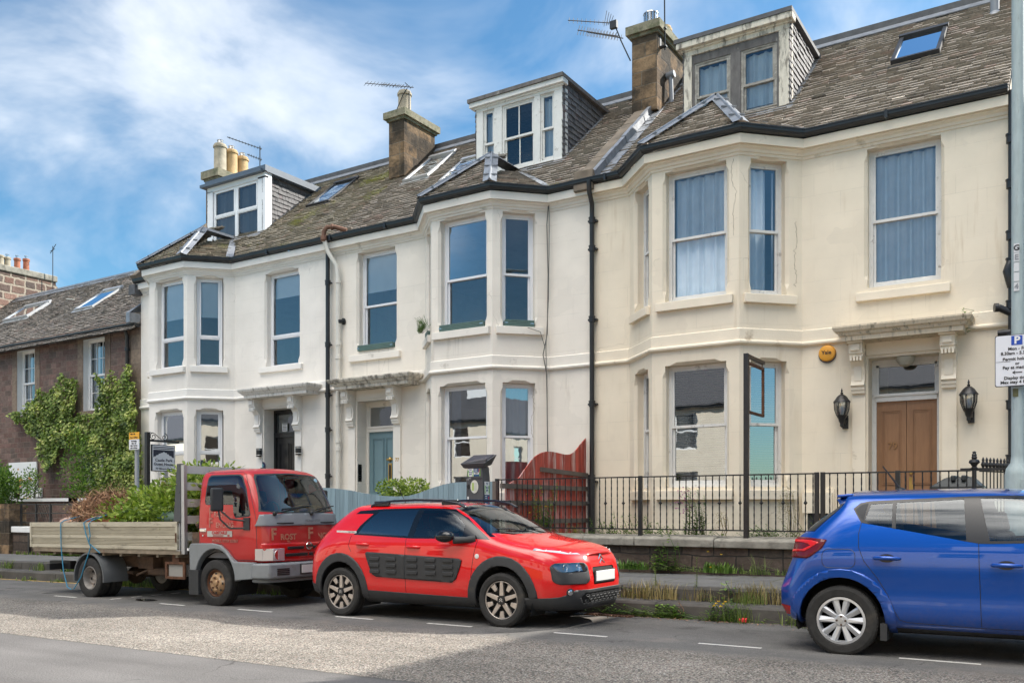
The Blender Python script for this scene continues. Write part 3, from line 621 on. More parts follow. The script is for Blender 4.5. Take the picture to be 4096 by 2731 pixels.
def front_door(h, d0, d1, top, kind, mat, fmat):
    y = 17.35; f = MB(); fw = .075
    f.box(d0, d0 + fw, y, y + .1, .93, top); f.box(d1 - fw, d1, y, y + .1, .93, top); f.box(d0 + fw, d1 - fw, y, y + .1, top - .09, top); f.box(d0 + fw, d1 - fw, y - .03, y + .1, 3.33, 3.47); f.box(d0 + fw - .02, d1 - fw + .02, y - .055, y, 3.42, 3.455)
    f.box(d0 + fw, d0 + fw + .04, y + .02, y + .09, 3.47, top - .09); f.box(d1 - fw - .04, d1 - fw, y + .02, y + .09, 3.47, top - .09); f.box(d0 + fw, d1 - fw, y + .02, y + .09, top - .13, top - .09)
    fr = mk('door_frame', f, K[fmat], h)
    g = MB(); g.quad((d0 + fw, y + .05, 3.47), (d1 - fw, y + .05, 3.47), (d1 - fw, y + .05, top - .09), (d0 + fw, y + .05, top - .09)); mk('fanlight', g, K['glassd'], fr)
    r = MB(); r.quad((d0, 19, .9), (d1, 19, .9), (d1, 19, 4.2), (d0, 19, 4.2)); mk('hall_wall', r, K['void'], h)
    a, b = d0 + fw, d1 - fw; leaves_ = [(a, (a + b) / 2 - .004), ((a + b) / 2 + .004, b)] if kind == 'double' else [(a, b)]
    D = []
    for (p, q) in leaves_:
        m = MB(); m.box(p, q, y + .035, y + .075, .93, 3.33)
        w = q - p; cols = [(p + .09, q - .09)] if kind == 'double' else [(p + .12, p + w / 2 - .03), (p + w / 2 + .03, q - .12)]
        for (s0, s1) in cols:
            for (z0, z1) in ((1.05, 1.62), (1.82, 3.17)):
                for t, yy in ((0, .015), (.03, .022)):
                    A0, A1, Z0, Z1 = s0 + t, s1 - t, z0 + t, z1 - t
                    for bx_ in ((A0, A1, Z0, Z0 + .018), (A0, A1, Z1 - .018, Z1), (A0, A0 + .018, Z0 + .018, Z1 - .018), (A1 - .018, A1, Z0 + .018, Z1 - .018)): m.box(bx_[0], bx_[1], y + yy, y + .04, bx_[2], bx_[3])
        D.append(mk('front_door', m, K[mat], h))
    return D, fr
def skylight(h, x0, x1, y0, y1, mat='darkmetal', lift=.12, open_=0., glassk='glass'):
    """roof window between eave-side y0 and ridge-side y1"""
    n = Vector((0, -math.sin(PITCH), math.cos(PITCH))); up = ROOF_UP; a = Vector((x0, y0, roofz(y0))); L = (y1 - y0) / math.cos(PITCH); u = Vector((1, 0, 0)); w = x1 - x0
    f = MB(); c = lambda uu, vv, o: a + u * uu + up * vv + n * o; t = .075
    for (u0, u1, v0, v1) in ((0, w, 0, t), (0, w, L - t, L), (0, t, t, L - t), (w - t, w, t, L - t)):
        f.obox(c((u0 + u1) / 2, (v0 + v1) / 2, lift / 2), u * (u1 - u0) / 2, up * (v1 - v0) / 2, n * lift / 2)
    f.obox(c(w / 2, L - .02, lift), u * (w / 2 + .02), up * .07, n * .03); f.obox(c(w / 2, -.06, .035), u * (w / 2 + .05), up * .09, n * .012)
    s = mk('skylight', f, K[mat], h)
    g = MB(); g.quad(c(t, t, lift * .8), c(w - t, t, lift * .8), c(w - t, L - t, lift * .8), c(t, L - t, lift * .8)); mk('pane', g, K[glassk], s)
    b = MB(); b.quad(c(t, t, .045), c(w - t, t, .045), c(w - t, L - t, .045), c(t, L - t, .045)); mk('blind', b, K['blind'], s)
def dormer(h, x0, x1, ztop, roofmat, n_, cheek='slatedark'):
    """box dormer: slated cheeks and a flat roof; the front is filled in by the caller"""
    y0 = 18.45; yb = 17 + (ztop - .05 - E_Z) / math.tan(PITCH)
    dm = MB(); dm.box(x0 - .17, x1 + .10, y0 - .16, yb + .25, ztop, ztop + .09)
    d = mk('dormer', dm, K[roofmat], h)
    for x, ux in ((x1, 1), (x0, -1)):
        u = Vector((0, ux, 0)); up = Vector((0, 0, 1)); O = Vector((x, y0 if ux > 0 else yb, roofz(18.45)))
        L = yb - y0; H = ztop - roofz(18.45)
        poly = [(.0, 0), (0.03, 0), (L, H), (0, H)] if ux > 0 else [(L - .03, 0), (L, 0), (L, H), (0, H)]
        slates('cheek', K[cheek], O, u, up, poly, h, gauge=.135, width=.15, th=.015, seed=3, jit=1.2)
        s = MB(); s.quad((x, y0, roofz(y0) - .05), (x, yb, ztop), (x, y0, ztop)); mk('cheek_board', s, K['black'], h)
    # lead soaker along the foot of the right cheek and apron below the window
    s = MB(); a = Vector((x1 + .05, y0, roofz(y0) + .05)); b = Vector((x1 + .05, yb, roofz(yb) + .05))
    s.bar(a, b, .09, .03, up=(0, -math.sin(PITCH), math.cos(PITCH))); s.obox(Vector(((x0 + x1) / 2, y0 - .12, roofz(y0 - .12) + .045)), ((x1 - x0) / 2 + .1, 0, 0), ROOF_UP * .16, Vector((0, -math.sin(PITCH), math.cos(PITCH))) * .01)
    mk('apron_flashing', s, K['lead'], h)
    return d, y0
def dwin(h, x0, x1, z0, z1, y, fmat, mid=.5, mull=None, dress=None, kind='sash', glassk='glass', fw=.05, seed=0):
    return window(h, (x0, y), (x1, y), 0, x1 - x0, z0, z1, mid, kind, fmat, rec=.0, dress=dress, fw=fw, mull=mull, seed=seed, glassk=glassk)
def chimney(h, x0, x1, y0, y1, z0, z1, cap, pots, capmat='capstone', skewpitch=True, mat='chimstone'):
    m = MB(); m.box(x0, x1, y0, y1, z0, z1); ch = mk('chimney', m, K[mat], h)
    c = MB(); o = .12; c.box(x0 - .05, x1 + .05, y0 - .05, y1 + .05, z1, z1 + .07); c.box(x0 - o, x1 + o, y0 - o, y1 + o, z1 + .07, cap); c.lathe(((x0 + x1) / 2, (y0 + y1) / 2, cap), [(.5 * min(1, x1 - x0), 0), (.25, .05)], 4); mk('chimney_cap', c, K[capmat], ch)
    for (x, y, r, hh, pm_, cowl) in pots:
        p = MB(); p.lathe((x, y, cap), [(r * 1.1, 0), (r, .03), (r * .97, hh - .14), (r * 1.12, hh - .12), (r * 1.12, hh - .06), (r * 1.0, hh - .05), (r * .95, hh), (r * .8, hh), (r * .78, hh - .05)], 18)
        po = mk('chimney_pot', p, K[pm_], ch, smooth=40)
        if cowl == 'liner': q = MB(); q.lathe((x, y, cap + hh), [(.09, -.04), (.09, .04), (.098, .045), (.09, .06), (.098, .075), (.09, .09), (.098, .10), (.09, .12), (.105, .135), (.10, .14)], 14); mk('flue_liner', q, K['steel'], po, smooth=30)
        if cowl == 'cowl':
            q = MB(); q.lathe((x, y, cap + hh), [(.17, -.02), (.17, .0)], 18)
            for i in range(14): a = i / 14 * 6.283; q.obox((x + .165 * math.cos(a), y + .165 * math.sin(a), cap + hh + .13), (math.cos(a) * .012, math.sin(a) * .012, 0), (-math.sin(a) * .024, math.cos(a) * .024, 0), (0, 0, .13))
            q.lathe((x, y, cap + hh + .26), [(.19, 0), (.185, .02), (.05, .05)], 18); mk('cowl', q, K['steel'], po, smooth=30)
    return ch
def downpipe(h, x, y, z0, z1, r, mat, joints, swan=None, name='downpipe'):
    m = MB(); pts = [(x, y, z0), (x, y, z1)]
    if swan: pts += swan
    m.tube(pts, r, 10)
    for z in joints: m.lathe((x, y, z), [(r * 1.0, -.06), (r * 1.28, -.055), (r * 1.28, .045), (r * 1.4, .05), (r * 1.4, .07), (r, .075)], 12); m.box(x - r * 1.7, x + r * 1.7, y, y + .07, z - .02, z + .02)
    return mk(name, m, K[mat], h, smooth=40)
# ================= ground =================
def sheet(name, mat, rows, xs, zoff, kind=True):
    """a strip of ground following the slope of the street: rows of (y, z offset)"""
    mb = MB(); V = []; F = []
    for x in xs:
        for y, z in rows: V.append((x, y, ground_z(x) + z + zoff))
    n = len(rows)
    for i in range(len(xs) - 1):
        for j in range(n - 1): F.append((i * n + j, (i + 1) * n + j, (i + 1) * n + j + 1, i * n + j + 1))
    mb.add(V, F); return struct(name, mb, mat)
def roadmat():
    m, t, b = newmat('worn chipped road surface'); v = coords(t)
    s = nn(t, 'ShaderNodeSeparateXYZ'); t.links.new(v, s.inputs[0])
    vo = nn(t, 'ShaderNodeTexVoronoi'); vo.inputs['Scale'].default_value = 62; t.links.new(v, vo.inputs['Vector'])
    sc = nn(t, 'ShaderNodeSeparateColor'); t.links.new(vo.outputs['Color'], sc.inputs[0])
    chip = ramp(t, sc.outputs[0], [(0., (.11, .105, .10)), (.25, (.22, .20, .175)), (.5, (.36, .325, .275)), (.8, (.45, .415, .36)), (.92, (.36, .26, .21)), (1., (.58, .56, .53))]).outputs[0]
    gap = ramp(t, vo.outputs['Distance'], [(.30, 1.), (.62, .45)]).outputs[0]
    chip = mixc(t, 1., chip, gap, 'MULTIPLY')
    big = noise_(t, v, .5, 5); chip = mixc(t, 1., chip, ramp(t, big, [(.3, (.72,) * 3), (.7, (1.12,) * 3)]).outputs[0], 'MULTIPLY')
    nz = noise_(t, v, 70, 4, .8)
    park = ramp(t, nz, [(.3, (.08, .078, .076)), (.55, (.155, .148, .14)), (.70, (.23, .22, .205)), (.78, (.50, .47, .43))]).outputs[0]
    park = mixc(t, ramp(t, noise_(t, v, 1.1, 6, .6), [(.45, 0.), (.7, .55)]).outputs[0], park, (.075, .072, .068))
    park = mixc(t, ramp(t, noise_(t, v, .8, 4, .6), [(.58, 0.), (.7, .5)]).outputs[0], park, (.24, .20, .17))
    smooth = ramp(t, nz, [(.25, (.10, .095, .092)), (.6, (.145, .138, .134)), (.8, (.24, .23, .225))]).outputs[0]
    smooth = mixc(t, 1., smooth, ramp(t, noise_(t, v, .9, 4), [(.3, (.88,) * 3), (.7, (1.08,) * 3)]).outputs[0], 'MULTIPLY')
    e = math_(t, 'MULTIPLY', math_(t, 'SUBTRACT', noise_(t, v, 1.3, 6, .65), .5), .9)
    y1 = math_(t, 'ADD', s.outputs[1], e)
    c = mixc(t, ramp(t, math_(t, 'SUBTRACT', y1, 8.2), [(.0, 0.), (.45, 1.)]).outputs[0], chip, park)
    e2 = math_(t, 'MULTIPLY', math_(t, 'SUBTRACT', noise_(t, v, 6, 3), .5), .06); y2 = math_(t, 'ADD', s.outputs[1], e2)
    seam = ramp(t, math_(t, 'ABSOLUTE', math_(t, 'SUBTRACT', y2, 5.78)), [(.0, .8), (.03, 0.)]).outputs[0]
    c = mixc(t, ramp(t, math_(t, 'SUBTRACT', 5.78, y2), [(.0, 0.), (.01, 1.)]).outputs[0], c, smooth); c = mixc(t, seam, c, (.06, .058, .055))
    vc = nn(t, 'ShaderNodeTexVoronoi', feature='DISTANCE_TO_EDGE'); vc.inputs['Scale'].default_value = .42
    wv = nn(t, 'ShaderNodeVectorMath', operation='ADD'); t.links.new(v, wv.inputs[0]); nz2 = nn(t, 'ShaderNodeTexNoise'); nz2.inputs['Scale'].default_value = 1.8; nz2.inputs['Detail'].default_value = 6; t.links.new(v, nz2.inputs['Vector']); t.links.new(nz2.outputs['Color'], wv.inputs[1]); t.links.new(wv.outputs[0], vc.inputs['Vector'])
    cm = math_(t, 'MULTIPLY', ramp(t, vc.outputs['Distance'], [(0., .8), (.007, 0.)]).outputs[0], ramp(t, noise_(t, v, .6, 3), [(.45, 0.), (.58, 1.)]).outputs[0]); c = mixc(t, cm, c, (.035, .033, .03))
    st_ = math_(t, 'MULTIPLY', ramp(t, noise_(t, v, 1.7, 5, .6), [(.60, 0.), (.72, .7)]).outputs[0], ramp(t, math_(t, 'SUBTRACT', s.outputs[1], 8.6), [(0., 0.), (.6, 1.)]).outputs[0]); c = mixc(t, st_, c, (.035, .032, .030))
    wr_ = nn(t, 'ShaderNodeMapping'); wr_.inputs['Scale'].default_value = (.12, 1.1, 1.); t.links.new(v, wr_.inputs[0]); c = mixc(t, 1., c, ramp(t, noise_(t, wr_.outputs[0], 1.6, 4), [(.35, (.84,) * 3), (.65, (1.08,) * 3)]).outputs[0], 'MULTIPLY')
    t.links.new(c, b.inputs['Base Color']); b.inputs['Roughness'].default_value = .92; b.inputs['Specular IOR Level'].default_value = .25
    setbump(t, b, math_(t, 'ADD', math_(t, 'MULTIPLY', vo.outputs['Distance'], -.6), noise_(t, v, 40, 4)), .7, .01)
    return m
XS = [-400, -120, -60, -40, -28, -20, -14, -8, -3, 3, 10, 20, 60, 200]
g = MB(); g.quad((-900, -500, -8), (700, -500, 5.5 - 1), (700, 900, 5.5 - 1), (-900, 900, -8)); struct('ground', g, pm('distant ground', (.14, .15, .09), .95, var=.3, vs=.05, bump=0))
K['road'] = roadmat()
sheet('road', K['road'], [(-3.0, 0), (2, .03), (6, .02), (11.3, 0)], XS, 0)
K['kerb'] = pm('worn whin kerb stone', (.080, .074, .066), .9, var=.25, vs=3, bump=.6, bs=20, dirt=(.05, .045, .035), dlo=.55, ds=2)
def pavemat():
    m, t, b = newmat('pavement slabs'); v = coords(t)
    br = nn(t, 'ShaderNodeTexBrick'); t.links.new(v, br.inputs['Vector']); br.inputs['Scale'].default_value = 1; br.inputs['Mortar Size'].default_value = .014; br.inputs['Brick Width'].default_value = .95; br.inputs['Row Height'].default_value = .62
    br.inputs['Color1'].default_value = (.12, .118, .115, 1); br.inputs['Color2'].default_value = (.155, .15, .145, 1); br.inputs['Mortar'].default_value = (.085, .09, .04, 1)
    c = mixc(t, 1., br.outputs[0], ramp(t, noise_(t, v, 3, 6, .65), [(.3, (.75,) * 3), (.7, (1.2,) * 3)]).outputs[0], 'MULTIPLY')
    t.links.new(c, b.inputs['Base Color']); b.inputs['Roughness'].default_value = .85
    setbump(t, b, math_(t, 'ADD', math_(t, 'MULTIPLY', br.outputs['Fac'], -1.), noise_(t, v, 30, 4)), .4, .01); return m
K['pave'] = pavemat()
def kerb(name, y0, y1, zb, zt, seed):
    rnd = random.Random(seed); mb = MB(); x = -120.
    while x < 60:
        L = rnd.uniform(.8, 1.35); g0, g1 = ground_z(x), ground_z(x + L - .012); j = rnd.uniform(-.008, .008); z = zt + rnd.uniform(-.008, .008)
        mb.add([(x, y0 + j, g0 + zb), (x + L - .012, y0 + j, g1 + zb), (x + L - .012, y0 + j + .004, g1 + z - .03), (x, y0 + j + .004, g0 + z - .03), (x, y0 + j + .03, g0 + z), (x + L - .012, y0 + j + .03, g1 + z), (x + L - .012, y1, g1 + z), (x, y1, g0 + z), (x, y1, g0 + zb), (x + L - .012, y1, g1 + zb)],
               [(0, 1, 2, 3), (3, 2, 5, 4), (4, 5, 6, 7), (0, 3, 4, 7, 8), (1, 9, 6, 5, 2)]); x += L
    struct(name, mb, K['kerb'])
kerb('lower_kerb', 11.12, 11.56, -.1, .20, 1); kerb('upper_kerb', 11.55, 11.80, .1, .37, 2)
sheet('pavement', K['pave'], [(11.79, .365), (14.2, .375)], XS, 0)
# earth behind the front walls and gardens
K['soil'] = pm('garden soil and moss', (.09, .07, .045), .95, var=.4, vs=5, bump=.8, bs=20, dirt=(.10, .12, .04), dlo=.52, ds=3)
sheet('garden_ground', K['soil'], [(14.19, .37), (14.3, .5), (17.3, .55)], [-60, -24.4, -9.3, -3, 20], 0)
gm = MB(); gm.box(-9.0, -3.4, 14.36, 17.0, .3, .80); struct('garden_terrace', gm, K['soil'])
# road markings
K['marking'] = pm('worn white road paint', (.62, .60, .56), .8, var=.1, vs=20, bump=.2, dirt=(.12, .115, .105), dlo=.56, ds=22)
K['yellow'] = pm('worn yellow road paint', (.50, .33, .09), .85, var=.15, vs=20, bump=.2, dirt=(.12, .115, .105), dlo=.54, ds=12)
mk_ = MB()
for x0, x1 in [(-15.5, -14.8), (-12.51, -11.87), (-10.65, -9.9), (-8.66, -7.96), (-7.06, -6.35), (-5.19, -4.49), (-3.42, -2.74), (-1.44, -.75), (.4, 1.1)]:
    mk_.quad(*[(x, y, ground_z(x) + .012) for x, y in ((x0, 9.02), (x1, 9.0), (x1, 9.06), (x0, 9.08))])
for i in range(5): mk_.quad(*[(x, y, ground_z(x) + .012) for x, y in ((-13.95, 9.1 + i * .4), (-13.88, 9.1 + i * .4), (-13.88, 9.3 + i * .4), (-13.95, 9.3 + i * .4))])
struct('parking_bay_line', mk_, K['marking'])
mk_ = MB(); N = 24
for i in range(N):
    x0, x1 = -40 + i * 1.08, -40 + (i + 1) * 1.08
    mk_.quad(*[(x, y, ground_z(x) + .010) for x, y in ((x0, 10.93), (x1, 10.93), (x1, 11.01), (x0, 11.01))])
struct('yellow_line', mk_, K['yellow'])
# puddle beside the truck, smooth water in a shallow dip
pmw = MB(); cxp, cyp = -13.2, 9.27
pmw.add([(cxp + .24 * math.cos(a) * (1 + .2 * math.sin(3 * a)), cyp + .13 * math.sin(a) * (1 + .15 * math.cos(2 * a)), ground_z(cxp) + .022) for a in [i / 20 * 6.283 for i in range(20)]], [tuple(range(20))])
struct('puddle', pmw, flat('puddle water', (.03, .03, .03), .02))
K['greynet'] = pm('grey net', (.26, .27, .29), .9, var=.05, bump=0)
# ================= the three terraced houses =================
GL = 1.80
def C(k, *a): return (k, a)
U, L_ = (5.36, 7.86), (1.79, 4.13)
def bayops(jL, cL, cR, jR, f0, f1, s0=.23, s1=.96, chL=True):
    c0 = 1.2728 - s1; c1 = 1.2728 - s0; r = []
    for z0, z1 in (U, L_): r += [(1, (c0, c1, z0, z1, 1, .19)), (2, (f0 - cL, f1 - cL, z0, z1, 1, .19)), (3, (s0, s1, z0, z1, 1, .19))]
    return r
B79 = (-7.93, -7.03, -5.297, -4.397); B77 = (-13.34, -12.44, -10.777, -9.877); B75 = (-23.64, -22.74, -21.037, -20.137)
F79 = (-6.76, -5.545); F77 = (-12.21, -10.965); F75 = (-22.44, -21.25)
def doorop(k, X0, d0, d1, t=4.10): return (k, (d0 - X0, d1 - X0, .93, t, 0, .30))
# --- 79, cream, right-hand house
X0, X1 = -8.78, -1.0
h79 = terrace_house(X0, X1, B79, '79', 'cream terraced house at the right end, with a brown double door', bayops(*B79, *F79) + [(4, (-3.24 + 4.397, -2.03 + 4.397, *U, 1, .19)), (4, (-3.22 + 4.397, -2.06 + 4.397, .93, 4.09, 0, .30))], (-3.22, -2.06, 4.09), hoodx=(-3.72, -1.50))
P79 = [(X0, 17), (B79[0], 17), (B79[1], 16.1), (B79[2], 16.1), (B79[3], 17), (X1, 17)]
c_ = 1.2728
def baywins(h, P, f, cL, tm, up, lo, fm, kind='sash', midu=.49, midl=.5, sr=(.23, .96)):
    s0, s1 = sr
    for (z0, z1), md, cfg in ((U, midu, up), (L_, midl, lo)):
        zs = (5.18, 5.345) if z0 > 5 else (1.55, 1.73)
        window(h, P[1], P[2], c_ - s1, c_ - s0, z0, z1, md, kind, fm, dress=cfg.get('l'), sill=(c_ - s1 - .14, c_ - s0 + .12, *zs, .09), smat=tm, seed=3, glassk=cfg.get('g', 'glass'))
        window(h, P[2], P[3], f[0] - cL, f[1] - cL, z0, z1, md, kind, fm, dress=cfg.get('f'), sill=(f[0] - cL - .17, f[1] - cL + .14, *zs, .09), smat=tm, seed=5, glassk=cfg.get('g', 'glass'))
        window(h, P[3], P[4], s0, s1, z0, z1, md, kind, fm, dress=cfg.get('r'), sill=(s0 - .15, s1 + .17, *zs, .09), smat=tm, seed=8, glassk=cfg.get('g', 'glass'))
nets = [('curtain', 0, .56, 'curtain'), ('curtain', .55, 1, 'curtain')]
baywins(h79, P79, F79, B79[1], 'trim79', dict(l=nets, f=nets, r=[('curtain', 0, .72, 'curtain'), ('curtain', .93, 1, 'curtain')]), dict(g='glassd', l=[('slats', 0, 1, 'slat')], f=[('slats', 0, 1, 'slat')], r=[('slats', 0, 1, 'slat')]), 'oldpaint')
window(h79, P79[4], P79[5], -3.24 + 4.397, -2.03 + 4.397, *U, .49, 'sash', 'oldpaint', dress=nets, sill=(-3.42 + 4.397, -1.88 + 4.397, 5.12, 5.27, .08), smat='trim79', seed=11)
D, fr = front_door(h79, -3.22, -2.06, 4.09, 'double', 'doorbrown', 'oldpaint')
def fit(D, parts):
    for nm, fn in parts: m = MB(); fn(m); mk(nm, m, K['brass'], D)
fit(D[0], [('lock', lambda m: m.lathe((-2.56, 17.38, 2.02), [(.03, 0), (.028, .03), (.02, .04)], 14, (0, -1, 0))), ('door_knob', lambda m: m.lathe((-2.4, 17.38, 1.62), [(.05, 0), (.045, .02), (.05, .05), (.03, .06)], 14, (0, -1, 0))), ('letter_plate', lambda m: m.box(-2.99, -2.76, 17.37, 17.38, 1.55, 1.63)), ('keyhole_plate', lambda m: m.box(-2.585, -2.545, 17.375, 17.383, 1.50, 1.60)), ('finger_plate', lambda m: m.box(-2.595, -2.53, 17.377, 17.383, 1.70, 1.95))])
if 0: m = MB(); m.lathe((-2.56, 17.38, 2.02), [(.03, 0), (.028, .03), (.02, .04)], 14, (0, -1, 0)); m.lathe((-2.4, 17.38, 1.62), [(.05, 0), (.045, .02), (.05, .05), (.03, .06)], 14, (0, -1, 0)); m.box(-2.99, -2.76, 17.37, 17.38, 1.55, 1.63); m.box(-2.585, -2.545, 17.375, 17.383, 1.50, 1.60); m.box(-2.595, -2.53, 17.377, 17.383, 1.70, 1.95)
text('house_number', '79', .17, frameM((-2.87, 17.372, 2.52), (1, 0, 0), (0, 0, 1)), flat('bronze numeral', (.30, .16, .07), .4, .4), D[0], ext=.006, bold=.004)
m = MB(); m.lathe((-2.62, 17.16, 4.03), [(.06, .06), (.16, .05), (.155, 0), (.10, -.09), (.06, -.11)], 18); mk('porch_light', m, flat('dirty plastic', (.42, .40, .32), .4), h79, smooth=30)
skylight(h79, -3.20, -2.30, 19.17, 20.40, 'darkmetal', .14)
m = MB(); m.tube([(-1.47, 20.70, 11.3), (-1.47, 20.70, 12.6)], .085, 12); m.lathe((-1.47, 20.70, 11.43), [(.22, -.12), (.16, .02), (.1, .1)], 14); mk('vent_pipe', m, flat('grey vent pipe', (.24, .25, .27), .4), h79, smooth=40)
m = MB(); m.tube([(-8.35, 20.3, 11.1), (-8.38, 20.3, 11.86)], .055, 12); m.tube([(-8.48, 20.3, 11.88), (-8.28, 20.3, 11.90)], .085, 12); mk('boiler_flue', m, flat('grey flue', (.22, .23, .25), .4), h79, smooth=40)
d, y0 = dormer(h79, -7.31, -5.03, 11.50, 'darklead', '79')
m = MB(); y = 18.45
m.box(-7.31, -7.13, y, y + .12, 9.55, 11.36); m.box(-5.24, -5.02, y, y + .12, 9.55, 11.36); m.box(-7.31, -5.02, y - .01, y + .12, 11.23, 11.40); m.box(-7.44, -4.93, y - .14, y + .14, 11.37, 11.50); m.box(-7.36, -4.97, y - .05, y, 11.33, 11.37); m.box(-5.045, -5.005, y + .12, y + .22, 9.55, 11.38)
mk('dormer_front', m, K['peel'], h79, bevel=.008)
m = MB(); m.box(-7.13, -5.24, y + .03, y + .1, 11.05, 11.23); m.box(-6.27, -6.05, y + .02, y + .1, 9.62, 11.05); m.box(-7.13, -7.08, y + .03, y + .1, 9.62, 11.05); m.box(-5.29, -5.24, y + .03, y + .1, 9.62, 11.05); m.box(-7.13, -5.24, y + .02, y + .12, 9.56, 9.66); mk('dormer_rail', m, K['greywood'], h79, bevel=.006)
K['peelgrey'] = pm('grey flaking sash', (.30, .28, .25), .85, var=.3, vs=9, bump=.6, bs=40, dirt=(.62, .57, .50), dlo=.55, ds=7)
for a, b in ((-7.08, -6.27), (-6.05, -5.29)): dwin(h79, a, b, 9.66, 11.05, y + .05, 'peelgrey', .46, dress=[('curtain', 0, 1, 'curtain')], seed=int(-a * 9))
ch = chimney(h79, -9.15, -8.50, 19.75, 22.6, 10.9, 12.72, 12.99, [(-8.83, 20.15, .20, .16, 'potred', 'cowl'), (-8.83, 21.0, .17, .5, 'potbuff', None), (-8.83, 21.9, .17, .5, 'potbuff', None)])
# stone skew on the party wall with lead soakers
def skew(h, xa, xb, lead_side):
    n = Vector((0, -math.sin(PITCH), math.cos(PITCH)))
    m = MB(); a = Vector(((xa + xb) / 2, 16.95, roofz(16.95))); b = Vector(((xa + xb) / 2, 21.5, roofz(21.5))); L = (b - a).length; k = 6
    for i in range(k):
        p = a + (b - a) * ((i + .5) / k); m.obox(p + n * .06, ((xb - xa) / 2, 0, 0), ROOF_UP * (L / k / 2 - .005), n * (.12 + .006 * (i % 2)))
    m.box(xa - .02, xb + .02, 16.72, 17.0, 8.12, 8.55)
    s = mk('skew', m, K['skew'], h, bevel=.02)
    if lead_side:
        m = MB(); x = xb
        for i in range(9):
            p = a + (b - a) * ((i + .5) / 9); t = .012 * (i % 2)
            m.obox(Vector((x + .012 + t, p.y, p.z)) + n * .10, (.01, 0, 0), ROOF_UP * (L / 18 + .03), n * .10); m.obox(Vector((x + .12, p.y, p.z)) + n * (.045 + t), (.13, 0, 0), ROOF_UP * (L / 18 + .03), n * .008)
            m.obox(Vector((x - .02, p.y, p.z)) + n * (.20 + t), (.05, 0, 0), ROOF_UP * (L / 18 + .02), n * .008)
        mk('skew_flashing', m, K['lead'], s)
skew(h79, -9.10, -8.68, True)
m = MB(); m.tube([(-8.72, 16.68, 8.3), (-8.72, 16.70, 8.05), (-8.74, 16.86, 7.85), (-8.76, 16.9, 7.6), (-8.76, 16.9, .6)], .052, 10)
for z in (7.5, 6.9, 5.4, 3.6, 1.95): m.lathe((-8.76, 16.9, z), [(.052, -.06), (.068, -.055), (.068, .045), (.075, .05), (.075, .07), (.052, .075)], 12); m.box(-8.86, -8.66, 16.9, 17, z - .02, z + .02)
m.tube([(-8.76, 16.88, 2.1), (-8.76, 16.88, .6)], .075, 12)
mk('downpipe', m, K['gutter'], h79, smooth=40)
# soil pipe stack at the far right corner
m = MB(); m.tube([(-.96, 16.86, .5), (-.96, 16.86, 8.3)], .045, 10)
for z in (7.5, 6.75, 5.9, 5.45, 4.75, 4.2, 3.1, 2.2): m.lathe((-.96, 16.86, z), [(.045, -.08), (.075, -.07), (.075, .05), (.085, .055), (.085, .08), (.045, .085)], 12)
m.tube([(-.96, 16.86, 4.62), (-1.14, 16.80, 4.72)], .06, 10); m.tube([(-1.14, 16.80, 4.72), (-1.2, 16.78, 4.72)], .075, 10); m.tube([(-.96, 16.84, 4.3), (-1.15, 16.86, 4.3)], .055, 10); m.tube([(-.96, 16.86, 5.5), (-1.02, 16.78, 5.3), (-.96, 16.86, 5.05)], .06, 10); mk('downpipe', m, K['gutter'], h79, smooth=40)
m = MB(); m.box(-4.35, -3.80, 16.96, 17.03, .95, 1.75); bx_ = mk('meter_surround', m, K['trim79'], h79)
m = MB(); m.box(-4.33, -3.85, 16.90, 16.95, .80, .84); m.box(-4.36, -3.83, 16.88, 16.955, 1.30, 1.68); m.box(-4.33, -4.27, 16.9, 16.955, .84, 1.30); m.box(-3.9, -3.85, 16.9, 16.955, .84, 1.30); mk('meter_box', m, K['trim79'], h79)
m = MB(); m.box(-4.27, -3.90, 16.945, 16.956, .84, 1.30); b = mk('meter_recess', m, K['void'], h79); m = MB(); m.box(-4.13, -3.92, 16.90, 16.95, .95, 1.2); mk('gas_meter', m, flat('meter tan', (.36, .22, .11), .6), b)
def crack(h, pts, y, seed):
    r = random.Random(seed); m = MB(); P = []
    for (x0, z0), (x1, z1) in zip(pts, pts[1:]):
        k = max(2, int(math.dist((x0, z0), (x1, z1)) / .035))
        for i in range(k): t = i / k; P.append((x0 + (x1 - x0) * t + r.gauss(0, .010) + .03 * noise.noise(Vector((z0 + (z1 - z0) * t * 3, seed, 0))), z0 + (z1 - z0) * t))
    yy = y if callable(y) else (lambda x: y)
    for i in range(len(P) - 1):
        (a, b), (c, d) = P[i], P[i + 1]; w = .0016 + .0022 * r.random(); m.quad((a - w, yy(a) - .003, b), (a + w, yy(a) - .003, b), (c + w, yy(c) - .003, d), (c - w, yy(c) - .003, d))
    mk('crack', m, flat('dark crack line', (.16, .11, .07), .9), h)  # thin brown strips laid on the wall as hairline cracks
crack(h79, [(-5.42, 7.85), (-5.44, 7.5), (-5.36, 7.2), (-5.42, 6.9), (-5.40, 6.4)], 16.1, 1)
crack(h79, [(-4.50, 6.75), (-4.46, 6.45), (-4.50, 5.95), (-4.46, 5.75), (-4.48, 5.5)], lambda x: 16.1 + (x + 5.297), 2)
crack(h79, [(-3.9, 5.0), (-3.2, 5.05), (-2.2, 5.06), (-1.3, 5.1)], 17.0, 5); crack(h79, [(-1.2, 6.05), (-1.9, 6.03)], 17.0, 6)
